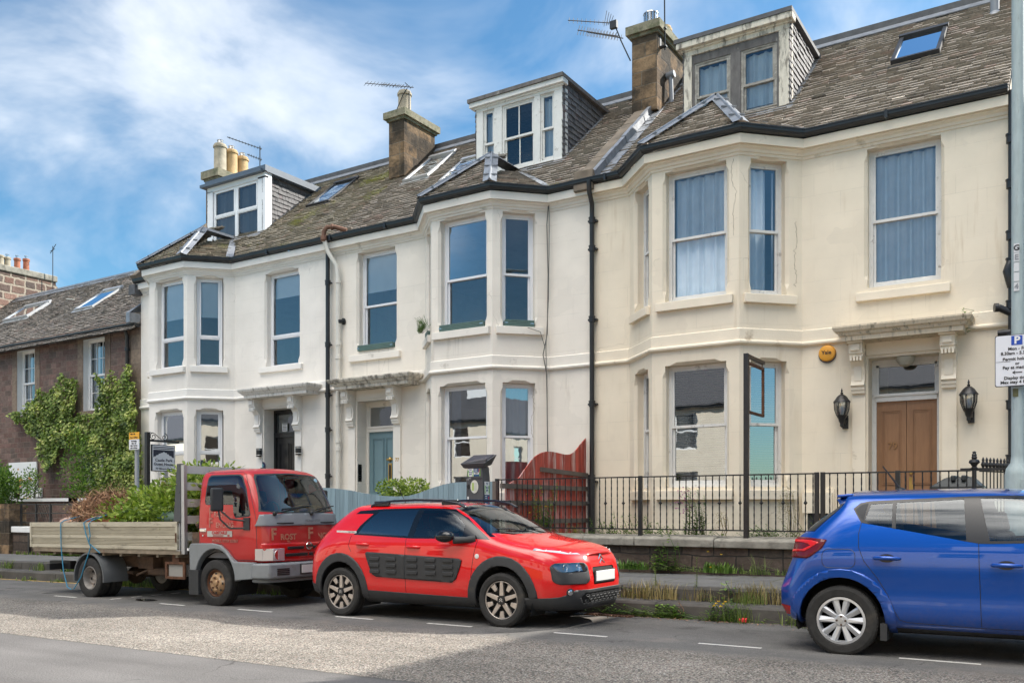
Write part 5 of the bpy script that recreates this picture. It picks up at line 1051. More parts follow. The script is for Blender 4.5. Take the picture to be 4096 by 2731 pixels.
def carve(bm, reg, poly, axis, cond):
    a, b = AX[axis]; lay = bm.faces.layers.int['reg']; av = Vector((axis == 'x', axis == 'y', axis == 'z')).normalized()
    n = len(poly)
    for i in range(n):
        p, q = poly[i], poly[(i + 1) % n]; d = Vector((0, 0, 0)); d[a] = q[0] - p[0]; d[b] = q[1] - p[1]
        if d.length < 1e-6: continue
        o = Vector((0, 0, 0)); o[a] = p[0]; o[b] = p[1]; no = d.cross(av).normalized(); e = .002
        lo0, hi0 = min(p[0], q[0]) - e, max(p[0], q[0]) + e; lo1, hi1 = min(p[1], q[1]) - e, max(p[1], q[1]) + e; fs = []
        for f in bm.faces:
            c = f.calc_center_median()
            if not cond(c): continue
            v0 = [v.co[a] for v in f.verts]
            if max(v0) < lo0 or min(v0) > hi0: continue
            v1 = [v.co[b] for v in f.verts]
            if max(v1) < lo1 or min(v1) > hi1: continue
            fs.append(f)
        if not fs: continue
        ge = set(fs)
        for f in fs: ge.update(f.edges); ge.update(f.verts)
        bmesh.ops.bisect_plane(bm, geom=list(ge), dist=1e-5, plane_co=o, plane_no=no)
    for f in bm.faces:
        c = f.calc_center_median()
        if cond(c) and inside((c[a], c[b]), poly): f[lay] = reg
def extract(bm, regs, name, mat, parent, thick=0., out=0., side=None, smooth=40, label=None):
    lay = bm.faces.layers.int['reg']; fs = [f for f in bm.faces if f[lay] in regs and (side is None or f.calc_center_median().y * side > 0)]
    if not fs: return None
    vm = {}; V = []; F = []
    for f in fs:
        for v in f.verts:
            if v not in vm: vm[v] = len(V); V.append(v.co + v.normal * out)
        F.append([vm[v] for v in f.verts])
    me = bpy.data.meshes.new(name); me.from_pydata(V, [], F); me.materials.append(mat); o = bpy.data.objects.new(name, me); COL.objects.link(o)
    me.polygons.foreach_set('use_smooth', [True] * len(me.polygons))
    attach(o, parent)
    if thick:
        s = o.modifiers.new('t', 'SOLIDIFY'); s.thickness = thick; s.offset = -1
    if label: o['label'] = label
    return o
class Surf:
    def __init__(s, bm): s.t = BVHTree.FromBMesh(bm)
    def side(s, x, z, sg=-1):
        r = s.t.ray_cast(Vector((x, 3 * sg, z)), Vector((0, -sg, 0))); return (r[0], r[1]) if r[0] else (Vector((x, .8 * sg, z)), Vector((0, sg, 0)))
    def front(s, y, z, sg=1):
        r = s.t.ray_cast(Vector((9 * sg, y, z)), Vector((-sg, 0, 0))); return (r[0], r[1]) if r[0] else (Vector((3.5 * sg, y, z)), Vector((sg, 0, 0)))
    def top(s, x, y):
        r = s.t.ray_cast(Vector((x, y, 5)), Vector((0, 0, -1))); return (r[0], r[1]) if r[0] else (Vector((x, y, 1.5)), Vector((0, 0, 1)))
def seam(sf, pts, side, r=.0035, kind='side'):
    m = MB(); P = []
    for i in range(len(pts) - 1):
        a, b = pts[i], pts[i + 1]; L = math.dist(a, b); k = max(1, int(L / .04))
        for t in range(k): P.append((a[0] + (b[0] - a[0]) * t / k, a[1] + (b[1] - a[1]) * t / k))
    P.append(pts[-1]); Q = [(sf.side(x, z, side) if kind == 'side' else (sf.front(x, z, side) if kind == 'front' else sf.top(x, z)))[0] for x, z in P]
    m.tube(Q, r, 5); return m
def circ(cx, cz, rx, rz, n=28, a0=0, a1=360): return [(cx + rx * math.cos(R(a0 + (a1 - a0) * i / n)), cz + rz * math.sin(R(a0 + (a1 - a0) * i / n))) for i in range(n + (a1 - a0 != 360))]
def rrect(x0, x1, z0, z1, r, n=4):
    P = []
    for cx, cz, a in ((x1 - r, z1 - r, 0), (x0 + r, z1 - r, 90), (x0 + r, z0 + r, 180), (x1 - r, z0 + r, 270)):
        for i in range(n + 1): t = R(a + 90 * i / n); P.append((cx + r * math.cos(t), cz + r * math.sin(t)))
    return P
def carpaint(name, c, dirt=.25):
    m, t, b = newmat(name); v = coords(t)
    n = ramp(t, noise_(t, v, 2.2, 6, .65), [(.5, 0.), (.78, dirt)]).outputs[0]
    s = nn(t, 'ShaderNodeSeparateXYZ'); t.links.new(v, s.inputs[0])
    low = nn(t, 'ShaderNodeMapRange'); t.links.new(s.outputs[2], low.inputs[0]); low.inputs[1].default_value = .62; low.inputs[2].default_value = .25; low.inputs[4].default_value = .35
    d = math_(t, 'MULTIPLY', math_(t, 'ADD', n, low.outputs[0]), ramp(t, noise_(t, v, 30, 5, .7), [(.35, .2), (.65, .8)]).outputs[0])
    t.links.new(mixc(t, d, c, (.16, .12, .09)), b.inputs['Base Color']); b.inputs['Roughness'].default_value = .4; b.inputs['Metallic'].default_value = .0
    b.inputs['Coat Weight'].default_value = 1.; b.inputs['Coat IOR'].default_value = 1.6; b.inputs['Coat Roughness'].default_value = .03; b.inputs['Specular IOR Level'].default_value = .12
    bp = nn(t, 'ShaderNodeBump'); bp.inputs['Strength'].default_value = .025; bp.inputs['Distance'].default_value = .02; t.links.new(noise_(t, v, 3, 2), bp.inputs['Height']); t.links.new(bp.outputs[0], b.inputs['Coat Normal'])
    return m
K['tyre'] = pm('tyre rubber', (.022, .021, .02), .85, var=.3, vs=14, bump=.3, bs=60, dirt=(.06, .052, .042), dlo=.56, ds=5)
K['trimblack'] = pm('dark textured plastic', (.028, .029, .031), .6, var=.15, vs=8, bump=.2, bs=180, dirt=(.07, .06, .05), dlo=.62, ds=4)
K['well'] = flat('wheel well', (.008, .008, .008), .95)
K['alloygrey'] = pm('machined alloy', (.50, .44, .39), .38, .55, var=.12, vs=20, bump=.1)
K['alloydark'] = flat('dark alloy', (.02, .02, .022), .4, .3)
K['hubsilver'] = pm('silver wheel trim', (.52, .53, .55), .35, .5, var=.06, vs=12, bump=.05)
K['chrome'] = flat('chrome', (.75, .75, .76), .08, 1.)
K['lensclear'] = glass('lamp lens', .18, (.9, .92, .95))
K['plate'] = pm('blank number plate', (.62, .62, .60), .5, var=.03, bump=0)
K['seat'] = pm('seat fabric', (.035, .035, .04), .9, var=.1, bump=.2)
def tyre(parent, c, r, w, sgn, rimr, name='tyre'):
    m = MB(); h = w / 2
    m.lathe(c, [(rimr, -h * .8), (rimr + .02, -h), (r * .90, -h * 1.04), (r * .975, -h * .92), (r, -h * .72), (r, -h * .34), (r - .008, -h * .32), (r - .008, -h * .26), (r, -h * .24), (r, h * .24), (r - .008, h * .26), (r - .008, h * .32), (r, h * .34), (r, h * .72), (r * .975, h * .92), (r * .90, h * 1.04), (rimr + .02, h), (rimr, h * .8)], 56, (0, 1, 0), cap=False)
    for i in range(56):     # tread blocks
        a = i / 56 * 6.283; ca, sa = math.cos(a), math.sin(a)
        for yy in (-h * .62, h * .62): m.obox(Vector(c) + Vector((ca * (r - .001), yy, sa * (r - .001))), (-sa * r * .04, h * .0, ca * r * .04), (0, h * .17, 0), (ca * .004, 0, sa * .004))
    return mk(name, m, K['tyre'], parent, smooth=28)
def wheel_base(parent, x, y, z, sgn, w, label=None):
    e = bpy.data.objects.new('wheel', None); COL.objects.link(e); e.parent = parent; e.location = (x, y, z); return e
def rim_cactus(wh, sgn, R_):
    y = sgn * .085; m = MB(); m.lathe((0, 0, 0), [(R_, sgn * -.09), (R_, sgn * .085), (R_ - .008, sgn * .092), (R_ - .016, sgn * .085), (R_ - .03, sgn * .02), (.06, sgn * .0), (.05, sgn * .05), (.001, sgn * .05)], 40, (0, 1, 0), cap=False); mk('rim', m, K['alloydark'], wh, smooth=30)
    m = MB(); m.lathe((0, 0, 0), [(R_ - .001, sgn * .086), (R_ - .004, sgn * .094), (R_ - .014, sgn * .088)], 48, (0, 1, 0), cap=False)
    for i in range(5):
        a = R(90 + 72 * i); ca, sa = math.cos(a), math.sin(a); d = Vector((ca, 0, sa)); t = Vector((-sa, 0, ca)); n = Vector((0, sgn, 0))
        P = [d * .055 + t * .030, d * .055 - t * .030, d * (R_ - .01) - t * .020, d * (R_ - .01) + t * .020]; m.prism([p + n * .055 for p in P], n * .032)
        a = R(90 + 36 + 72 * i); ca, sa = math.cos(a), math.sin(a); d = Vector((ca, 0, sa)); t = Vector((-sa, 0, ca))
        P = [d * (R_ * .58) + t * .022, d * (R_ * .58) - t * .022, d * (R_ - .01) - t * .038, d * (R_ - .01) + t * .038]; m.prism([p + n * .058 for p in P], n * .024)
    mk('spokes', m, K['alloygrey'], wh, bevel=.003)
    m = MB(); m.prism([(p[0], sgn * .085, p[1]) for p in rrect(-.05, .05, -.05, .05, .018)], (0, sgn * .012, 0)); cap = mk('hub_cap', m, K['alloydark'], wh, bevel=.002)
    m = MB()
    for dz in (-.008, .014):
        for s in (-1, 1): m.bar((0, sgn * .099, dz + .012), (s * .022, sgn * .099, dz - .008), .008, .003, up=(0, 1, 0))
    mk('emblem', m, K['chrome'], cap)
    m = MB(); m.lathe((0, -sgn * .02, 0), [(.15, 0), (.15, sgn * .015)], 30, (0, 1, 0)); mk('brake_disc', m, K['rust'], wh)
def rim_blue(wh, sgn, R_):
    m = MB(); m.lathe((0, 0, 0), [(R_, sgn * -.09), (R_ + .006, sgn * .08), (R_ + .004, sgn * .092), (R_ - .018, sgn * .095), (R_ - .024, sgn * .07), (R_ - .03, sgn * .03)], 48, (0, 1, 0), cap=False); mk('rim', m, K['hubsilver'], wh, smooth=30)
    m = MB(); m.lathe((0, 0, 0), [(R_ - .02, sgn * .03), (.02, sgn * .03)], 30, (0, 1, 0)); mk('brake_drum', m, K['alloydark'], wh)
    m = MB(); n = Vector((0, sgn, 0)); m.lathe((0, 0, 0), [(.06, sgn * .04), (.062, sgn * .075), (.05, sgn * .082), (.02, sgn * .082)], 24, (0, 1, 0))
    for i in range(5):
        for s in (-1, 1):
            a = R(90 + 72 * i + s * 15); d = Vector((math.cos(a), 0, math.sin(a))); t = Vector((-d.z, 0, d.x)) * s; r1 = R_ - .015
            A = [d * .045 - t * .018 + n * .072, d * r1 - t * .030 + n * .070, d * r1 + t * .014 + n * .090, d * .05 + t * .018 + n * .078]; B = [d * .05 + t * .018 + n * .078, d * r1 + t * .014 + n * .090, d * r1 + t * .036 + n * .074, d * .052 + t * .026 + n * .060]
            m.add(A + [p - n * .03 for p in A], [(0, 1, 2, 3), (4, 7, 6, 5), (0, 4, 5, 1), (2, 6, 7, 3), (1, 5, 6, 2)]); m.add(B + [p - n * .03 for p in B], [(0, 1, 2, 3), (4, 7, 6, 5), (2, 6, 7, 3), (1, 5, 6, 2)])
    sp = mk('wheel_trim', m, K['hubsilver'], wh)
    m = MB()
    for i in range(4): a = R(45 + 45 + 90 * i); m.lathe((.034 * math.cos(a) * 1.2, sgn * .081, .034 * math.sin(a) * 1.2), [(.011, 0), (.011, sgn * .005), (.006, sgn * .006)], 10, (0, 1, 0))
    mk('wheel_nut', m, flat('rusty nut', (.08, .05, .035), .7), sp)
    m = MB(); m.lathe((0, sgn * .082, 0), [(.022, 0), (.02, sgn * .004)], 18, (0, 1, 0)); e = mk('emblem', m, K['alu'], sp)
def well(parent, x, z, r, y0, y1, n='wheel_well'):
    m = MB(); P = [(x + r * math.cos(R(a)), z + r * math.sin(R(a))) for a in range(-25, 206, 11)]
    for i in range(len(P) - 1): m.quad((P[i][0], y0, P[i][1]), (P[i + 1][0], y0, P[i + 1][1]), (P[i + 1][0], y1, P[i + 1][1]), (P[i][0], y1, P[i][1]))
    m.add([(p[0], y1, p[1]) for p in P], [tuple(range(len(P)))]); return mk(n, m, K['well'], parent)
def seats(parent, xs, w=.5, z=.45, h=.75, mat='seat'):
    for x in xs:
        for y in (-.36, .36):
            m = MB(); m.obox((x, y, z + .08), (.24, 0, .02), (0, w / 2 - .02, 0), (0, 0, .09)); m.obox((x - .27, y, z + .38), (.05, 0, .0), (0, w / 2 - .04, 0), (-.08, 0, .30)); m.obox((x - .38, y, z + .78), (.04, 0, 0), (0, .12, 0), (-.02, 0, .10)); mk('seat', m, K[mat], parent, bevel=.05, seg=3)
def mir(pts): return [[(x, y, z) for x, y, z in st] for st in pts]
NEAR = lambda c: c.y < -.3
FAR = lambda c: c.y > .3
# ---------------- red hatchback ----------------
def red_car():
    t = thing('parked_car', 'red hatchback with black roof rails and dark side bump panels, parked in the middle', 'car', (-8.683, 10.07, -.1), 0); t.rotation_euler = (0, -.012, 0)
    red = carpaint('red car paint', (.62, .004, .005), .06); K['redpaint'] = red
    f = lambda xo, pts: [((xo + p[0]) if len(p) == 3 else xo, p[-2], p[-1]) for p in pts]
    std = [(.72, .21), (.85, .25), (.90, .38), (.905, .62), (.915, .93), (.87, 1.10), (.795, 1.32), (.70, 1.485), (.60, 1.535), (.33, 1.562), (0, 1.57)]
    def gh(xo, dx, zs=0): return [(xo + (dx if j >= 6 else dx * .5 if j == 5 else 0), y, z + (zs if j >= 6 else 0)) for j, (y, z) in enumerate(std)]
    St = [
     [(-.62, .60, .28), (-.68, .70, .31), (-.71, .72, .45), (-.71, .73, .62), (-.66, .74, .90), (-.54, .70, 1.06), (-.34, .62, 1.27), (-.10, .56, 1.45), (.0, .50, 1.51), (.03, .3, 1.54), (.04, 0, 1.545)],
     [(-.54, .66, .26), (-.57, .82, .29), (-.58, .865, .42), (-.57, .885, .62), (-.52, .88, .90), (-.42, .84, 1.08), (-.22, .765, 1.29), (.0, .665, 1.465), (.07, .58, 1.52), (.10, .32, 1.55), (.12, 0, 1.555)],
     gh(-.26, .38), gh(.15, .22), gh(.75, 0), gh(1.35, -.05, .004),
     [(1.85 + (.0 if j < 6 else (0, -.06, -.14, -.09, -.06)[j - 6]), y, z - (0, 0, 0, 0, 0, 0, .0, .008, .012, .012, .012)[j]) for j, (y, z) in enumerate(std)],
     [(2.12, .72, .21), (2.12, .85, .25), (2.12, .895, .38), (2.12, .915, .62), (2.14, .905, .93), (2.2, .87, 1.09), (2.17, .785, 1.27), (2.06, .70, 1.37), (2.02, .61, 1.405), (2.08, .33, 1.43), (2.10, 0, 1.435)],
     [(2.40, .72, .21), (2.40, .85, .25), (2.40, .89, .38), (2.40, .912, .62), (2.42, .90, .93), (2.50, .865, 1.055), (2.47, .80, 1.095), (2.50, .72, 1.11), (2.56, .60, 1.12), (2.64, .33, 1.125), (2.66, 0, 1.13)],
     [(2.85, .72, .21), (2.85, .85, .25), (2.85, .895, .38), (2.85, .915, .62), (2.84, .895, .90), (2.80, .84, 1.0), (2.82, .76, 1.03), (2.85, .66, 1.05), (2.87, .5, 1.065), (2.88, .28, 1.075), (2.9, 0, 1.08)],
     [(3.18, .70, .22), (3.22, .84, .25), (3.24, .87, .38), (3.25, .89, .62), (3.22, .865, .86), (3.17, .80, .955), (3.2, .70, .98), (3.24, .58, 1.0), (3.26, .44, 1.01), (3.28, .25, 1.02), (3.29, 0, 1.025)],
     [(3.42, .56, .22), (3.48, .68, .25), (3.52, .72, .38), (3.52, .73, .62), (3.48, .70, .83), (3.44, .64, .90), (3.46, .54, .92), (3.49, .44, .935), (3.51, .34, .945), (3.52, .18, .95), (3.53, 0, .955)],
     [(3.52, .34, .22), (3.60, .38, .25), (3.64, .40, .38), (3.65, .41, .60), (3.61, .39, .80), (3.57, .36, .87), (3.58, .30, .885), (3.59, .24, .892), (3.60, .18, .897), (3.605, .1, .90), (3.61, 0, .902)]]
    bm = shell(St); s = -.117
    sh = lambda P: [(x + s, z) for x, z in P]
    sf = Surf(bm)
    for cond in (NEAR, FAR):
        carve(bm, 1, sh([(.34, 1.13), (.42, 1.25), (.60, 1.415), (.27, 1.415), (.33, 1.46), (.75, 1.482), (1.45, 1.488), (1.93, 1.468), (2.18, 1.35), (2.42, 1.19), (2.60, 1.075), (2.42, 1.085), (1.37, 1.085)]), 'y', cond)
        carve(bm, 2, sh([(.42, 1.15), (.50, 1.27), (.70, 1.45), (1.37, 1.463), (1.30, 1.115)]), 'y', cond)
        carve(bm, 3, sh([(1.47, 1.463), (1.88, 1.445), (2.05, 1.36), (2.19, 1.26), (2.19, 1.118), (1.40, 1.112)]), 'y', cond)
        carve(bm, 4, sh([(.30, 1.12), (.27, .98), (.33, .90), (.45, .80), (.56, .66), (.61, .50), (.62, .375), (1.284, .36), (1.285, 1.083), (.34, 1.128)]), 'y', cond)
        carve(bm, 5, sh([(1.285, 1.083), (1.284, .36), (2.30, .345), (2.345, .6), (2.39, .9), (2.43, 1.08)]), 'y', cond)
        carve(bm, 6, sh([(.60, .88), (.63, .90), (1.283, .872), (1.283, .552), (.79, .568), (.72, .60), (.66, .72), (.62, .82)]), 'y', cond)
        carve(bm, 7, sh([(1.287, .872), (2.16, .838), (2.21, .815), (2.19, .74), (2.12, .58), (2.05, .53), (1.287, .552)]), 'y', cond)
        carve(bm, 8, [(-.05 + .0, 0.1)] and [(.3, .15), (2.35, .15), (2.35, .345), (.3, .385)], 'y', cond)
        for cx in (0, 2.674):
            carve(bm, 9, circ(cx, .335, .505, .545, 30), 'y', lambda c, k=cond, q=cx: k(c) and abs(c.x - q) < .8); carve(bm, 10, circ(cx, .335, .395, .425, 30), 'y', lambda c, k=cond, q=cx: k(c) and abs(c.x - q) < .8)
            carve(bm, 10, [(cx - .395, .1), (cx + .395, .1), (cx + .395, .335), (cx - .395, .335)], 'y', lambda c, k=cond, q=cx: k(c) and abs(c.x - q) < .8); carve(bm, 9, [(cx - .505, .1), (cx - .395, .1), (cx - .395, .335), (cx - .505, .335)], 'y', cond); carve(bm, 9, [(cx + .395, .1), (cx + .505, .1), (cx + .505, .335), (cx + .395, .335)], 'y', cond)
        carve(bm, 11, [(-.9, .1), (-.45, .1), (-.45, .42), (-.9, .48)], 'y', cond)
    fr = lambda c: c.x > 2.9
    carve(bm, 12, [(-.95, .15), (.95, .15), (.95, .36), (.74, .395), (.60, .47), (-.60, .47), (-.74, .395), (-.95, .36)], 'x', fr)
    for q in (-1, 1):
        carve(bm, 13, [(q * a, b) for a, b in rrect(.40, .81, .54, .80, .07)], 'x', lambda c, q=q: c.x > 2.9 and c.y * q > 0)
        carve(bm, 14, [(q * a, b) for a, b in [(.43, .69), (.44, .775), (.48, .79), (.765, .79), (.79, .765), (.765, .69)]], 'x', lambda c, q=q: c.x > 2.9 and c.y * q > 0)
        carve(bm, 15, [(q * a, b) for a, b in [(.42, .893), (.60, .90), (.86, .965), (.855, .985), (.72, .965), (.46, .925)]], 'x', lambda c, q=q: c.x > 3.10 and c.y * q > 0)
    carve(bm, 16, rrect(-.29, .29, .52, .735, .03), 'x', fr)
    carve(bm, 17, [(-.46, .30), (-.52, .38), (-.46, .43), (.46, .43), (.52, .38), (.46, .30)], 'x', fr)
    carve(bm, 18, [(-.80, 1.11), (-.60, 1.485), (-.2, 1.525), (.2, 1.525), (.60, 1.485), (.80, 1.11), (.4, 1.135), (-.4, 1.135)], 'x', lambda c: 1.6 < c.x < 2.75)
    carve(bm, 19, [(-.66, 1.06), (-.56, 1.44), (.56, 1.44), (.66, 1.06)], 'x', lambda c: c.x < -.2)
    carve(bm, 20, [(-.76, .44), (.76, .44), (.76, .15), (-.76, .15)], 'x', lambda c: c.x < -.5)
    for q in (-1, 1): carve(bm, 22, [(q * a, b) for a, b in [(.58, .82), (.80, .82), (.80, 1.02), (.60, 1.02)]], 'x', lambda c, q=q: c.x < -.35 and c.y * q > 0)
    # bonnet panel
    carve(bm, 21, [(2.44, -.74), (2.62, -.5), (2.70, 0), (2.62, .5), (2.44, .74), (2.8, .80), (3.2, .74), (3.45, .55), (3.58, .25), (3.60, 0), (3.58, -.25), (3.45, -.55), (3.2, -.74), (2.8, -.80)], 'z', lambda c: c.z > .88 and c.x > 2.4 and c.x < 3.62)
    extract(bm, {0}, 'body', red, t); extract(bm, {21}, 'bonnet', red, t, out=.003, thick=.02)
    gloss = flat('gloss black pillar', (.006, .008, .012), .08)
    for sg in (-1, 1):
        extract(bm, {1}, 'window_surround', gloss, t, side=sg); extract(bm, {8}, 'sill_trim', K['trimblack'], t, out=.008, thick=.02, side=sg)
        d1 = extract(bm, {4}, 'door', red, t, side=sg, label='rear door'); d2 = extract(bm, {5}, 'door', red, t, side=sg, label='front door')
        extract(bm, {2}, 'window', K['glasscar'], d1, side=sg); extract(bm, {3}, 'window', K['glassclear'], d2, side=sg)
        for rg, dd, xs in ((6, d1, (.77, 1.06)), (7, d2, (1.42, 1.72, 2.0))):
            bp = extract(bm, {rg}, 'bump_panel', K['trimblack'], dd, out=.016, thick=.016, side=sg); m = MB()
            for x in xs:
                for z in (.64, .725, .81):
                    p, n = sf.side(x + s, z, sg); u = Vector((1, 0, 0)); w = n.cross(u); m.obox(p + n * .024, u * .085, w * .026, n * .009)
            mk('bump_pad', m, K['trimblack'], bp, bevel=.014, seg=3)
        for dd, x, z in ((d1, .53, 1.0), (d2, 1.42, .975)):
            p, n = sf.side(x + s, z, sg); m = MB(); m.tube([p + Vector((-.10, 0, .0)) + n * .0, p + Vector((-.08, 0, .0)) + n * .03, p + Vector((.08, 0, -.004)) + n * .03, p + Vector((.11, 0, -.004)) + n * .0], [.014, .022, .022, .014], 8); mk('handle', m, red, dd, smooth=50)
            m = MB(); m.lathe(p - n * .012, [(.055, .0), (.05, .014)], 20, n)
        mk('shut_line', seam(sf, sh([(.30, 1.12), (.27, .98), (.33, .90)]), sg), gloss, d1); mk('shut_line', seam(sf, sh([(1.285, 1.085), (1.285, .36), (2.30, .345), (2.345, .6), (2.39, .9), (2.43, 1.08)]), sg), gloss, d2)
        mk('shut_line', seam(sf, sh([(.62, .375), (1.285, .36)]), sg), gloss, d1)
        m = MB()
        for q in range(6): p, n = sf.side(-.12 + q * .065, 1.172 - q * .0015, sg); p2, n2 = sf.side(-.12 + q * .065 + .06, 1.172 - q * .0015, sg); m.bar(p + n * .002, p2 + n2 * .002, .006, .030, up=(0, 0, 1))
        st = mk('pillar_strip', m, K['plate'], t)
        if sg < 0:
            p, n = sf.side(.17, 1.165, -1); text('lettering', 'CACTUS', .026, frameM(p + n * .008, (1, 0, -.02), (0, 0, 1)), K['black'], st, ext=.0005, spacing=1.3)
        # arch cladding is in extract below; mirror
        p, n = sf.side(2.27 + s, 1.10, sg); m = MB(); y = p.y + sg * .10
        m.sphere((2.02 + s, y + sg * .055, 1.12), .1, 18, 12, (1.45, .8, .78)); mr = mk('door_mirror', m, flat('gloss black mirror', (.008, .009, .011), .06), t, smooth=60); m = MB(); m.tube([(2.38 + s, p.y - sg * .02, 1.09), (2.27 + s, p.y + sg * .04, 1.075), (2.12 + s, p.y + sg * .10, 1.07)], [.05, .04, .05], 10); mk('mirror_arm', m, K['trimblack'], mr, smooth=50)
        for cx in (0, 2.674):
            lay = None
            w = wheel_base(t, cx, sg * .80, .335, sg, .2); tyre(w, (0, 0, 0), .335, .205, sg, .235); rim_cactus(w, sg, .238); well(t, cx, .335, .43, sg * .86, sg * .50)
        m = MB()  # roof bars
        P = [(.36, .62, 1.535), (.46, .62, 1.575), (.75, .625, 1.60), (1.15, .63, 1.61), (1.6, .63, 1.595), (1.85, .62, 1.555), (1.97, .615, 1.50)]
        V = []
        for x, y, z in P: V += [(x, sg * (y + .035), z), (x, sg * (y - .02), z + .006), (x, sg * (y - .03), z - .022), (x, sg * (y + .04), z - .03)]
        F = []
        for i in range(len(P) - 1):
            for j in range(4): k = (j + 1) % 4; F.append((i * 4 + j, i * 4 + k, (i + 1) * 4 + k, (i + 1) * 4 + j))
        F += [(0, 1, 2, 3), tuple((len(P) - 1) * 4 + j for j in (3, 2, 1, 0))]; m.add(V, F)
        for x in (.55, 1.72): m.obox((x, sg * .63, 1.555), (.13, 0, 0), (0, .022, 0), (0, 0, .035))
        mk('roof_rail', m, flat('black rail', (.010, .012, .02), .15), t, bevel=.006, smooth=50)
        p, n = sf.side(2.44 + s, .872, sg); m = MB(); m.lathe(p, [(.03, -.004), (.03, .006), (.02, .008)], 18, n, ); mk('side_repeater', m, K['lensclear'] if False else K['plate'], t, smooth=30)
        # lamps
        y = sg * .6; p, n = sf.front(y, .735); m = MB()
        for yy in (.50, .62): q, n = sf.front(sg * yy, .74); m.lathe(q - Vector((.05, 0, 0)), [(.048, 0), (.042, .02), (.0, .01)], 16, (1, 0, 0))
        extract(bm, {13}, 'lamp_surround', K['trimblack'], t, side=sg, out=.006, thick=.02); hl = extract(bm, {14}, 'headlamp', K['lensclear'], t, side=sg, out=.010)
        extract(bm, {14}, 'lamp_reflector', flat('lamp reflector', (.16, .17, .19), .3, .4), hl, side=sg, out=-.04)
        for yy in (.52, .68):
            q, n = sf.front(sg * yy, .742); m = MB(); m.lathe(q - Vector((.035, 0, 0)), [(.050, .03), (.046, .02), (.03, 0), (.012, -.01), (.012, .012), (.004, .016)], 20, (1, 0, 0), cap=False); mk('lamp_bowl', m, K['chrome'], hl, smooth=50)
        dr = extract(bm, {15}, 'daylight_lamp', flat('drl lens', (.50, .53, .58), .1, .3), t, side=sg, out=.004, thick=.01); dm_ = MB()
        for yy in (.52, .62, .72):
            z_ = .905 + (yy - .45) * .17; q, n = sf.front(sg * yy, z_, 1); dm_.obox(q + n * .001, Vector((0, .028, .004)), Vector((.002, 0, 0)), Vector((0, 0, .006)))
        mk('lamp_unit', dm_, K['white'], dr)
        q, n = sf.front(sg * .66, .445); m = MB(); m.lathe(q, [(.05, -.02), (.05, .008), (.034, .01)], 18, n); fl = mk('fog_lamp_rim', m, K['trimblack'], t, smooth=30); m = MB(); m.lathe(q, [(.034, .01), (.02, .016)], 18, n); mk('fog_lamp', m, K['chrome'], fl)
        q, n = sf.front(sg * .69, .92, -1); extract(bm, {22}, 'tail_lamp', flat('red tail lens', (.30, .01, .01), .1), t, side=sg, out=.004)
    for i, cx in enumerate((0, 2.674)):
        for sg in (-1, 1):
            lay = bm.faces.layers.int['reg']
            for f_ in bm.faces:
                if f_[lay] == 9 and abs(f_.calc_center_median().x - cx) < .9 and f_.calc_center_median().y * sg > 0: f_[lay] = 90
            extract(bm, {90}, 'arch_cladding', K['trimblack'], t, out=.012, thick=.04)
            for f_ in bm.faces:
                if f_[lay] == 90: f_[lay] = 91
    extract(bm, {12}, 'front_bumper', K['trimblack'], t, out=.008, thick=.02); extract(bm, {11, 20}, 'rear_bumper', K['trimblack'], t, out=.006, thick=.02)
    gr = extract(bm, {16}, 'grille', flat('grille black', (.008, .008, .009), .5), t, out=-.01); extract(bm, {17}, 'lower_grille', flat('grille black', (.008, .008, .009), .5), t, out=-.004)
    m = MB()
    for r in range(3):
        for c in range(9):
            y = -.43 + c * .105 + (.05 if r % 2 else 0); z = .335 + r * .032
            if abs(y) > .45: continue
            q, n = sf.front(y, z); P = [q + n * .013 + Vector((0, math.cos(a) * .045, math.sin(a) * .014)) for a in [k / 10 * 6.283 for k in range(11)]]; m.tube(P, .0045, 4, cap=False)
    mk('grille_mesh', m, K['trimblack'], gr)
    q, n = sf.front(0, .62); m = MB(); m.obox(q + Vector((.02, 0, -.0)), (.006, 0, 0), (0, .255, 0), (0, 0, .062)); pl = mk('number_plate', m, K['plate'], t, bevel=.004); m = MB(); m.obox(q + Vector((.012, 0, 0)), (.008, 0, 0), (0, .27, 0), (0, 0, .075)); mk('plate_holder', m, K['trimblack'], pl)
    m = MB(); q, n = sf.front(0, .80); tx = Vector((0, 1, 0)); up = n.cross(tx).normalized(); up = up if up.z > 0 else -up
    for dz in (.0, .055):
        for sg in (-1, 1): m.add([q + n * .012 + up * (dz + .035), q + n * .012 + up * (dz + .012), q + n * .006 + tx * sg * .075 + up * (dz - .038), q + n * .006 + tx * sg * .078 + up * (dz - .022)], [(0, 1, 2, 3)]) ; 
    o = mk('badge', m, K['chrome'], t); so_ = o.modifiers.new('t', 'SOLIDIFY'); so_.thickness = .012
    ws = extract(bm, {18}, 'windscreen', K['glassclear'], t); extract(bm, {19}, 'rear_window', K['glasscar'], t)
    m = MB()
    for a, b in (((2.62, -.30), (2.42, -.62)), ((2.58, .45), (2.52, -.05))):
        p, n = sf.top(*a); q, n2 = sf.top(*b); m.tube([p + n * .03, (p + q) / 2 + n * .04, q + n2 * .02], .009, 6)
    mk('wiper', m, K['black'], ws)
    m = MB(); m.tube([(.45, .0, 1.56), (.28, .0, 1.86)], [.006, .003], 5); mk('aerial', m, K['black'], t)
    m = MB(); m.box(-.6, 3.2, -.62, .62, .2, .34); m.box(-.4, 2.3, -.8, .8, .30, .36); m.box(2.1, 2.55, -.76, .76, .7, .98); mk('interior', m, K['well'], t)
    seats(t, (.75, 1.65), z=.50)
    return t
red_car()
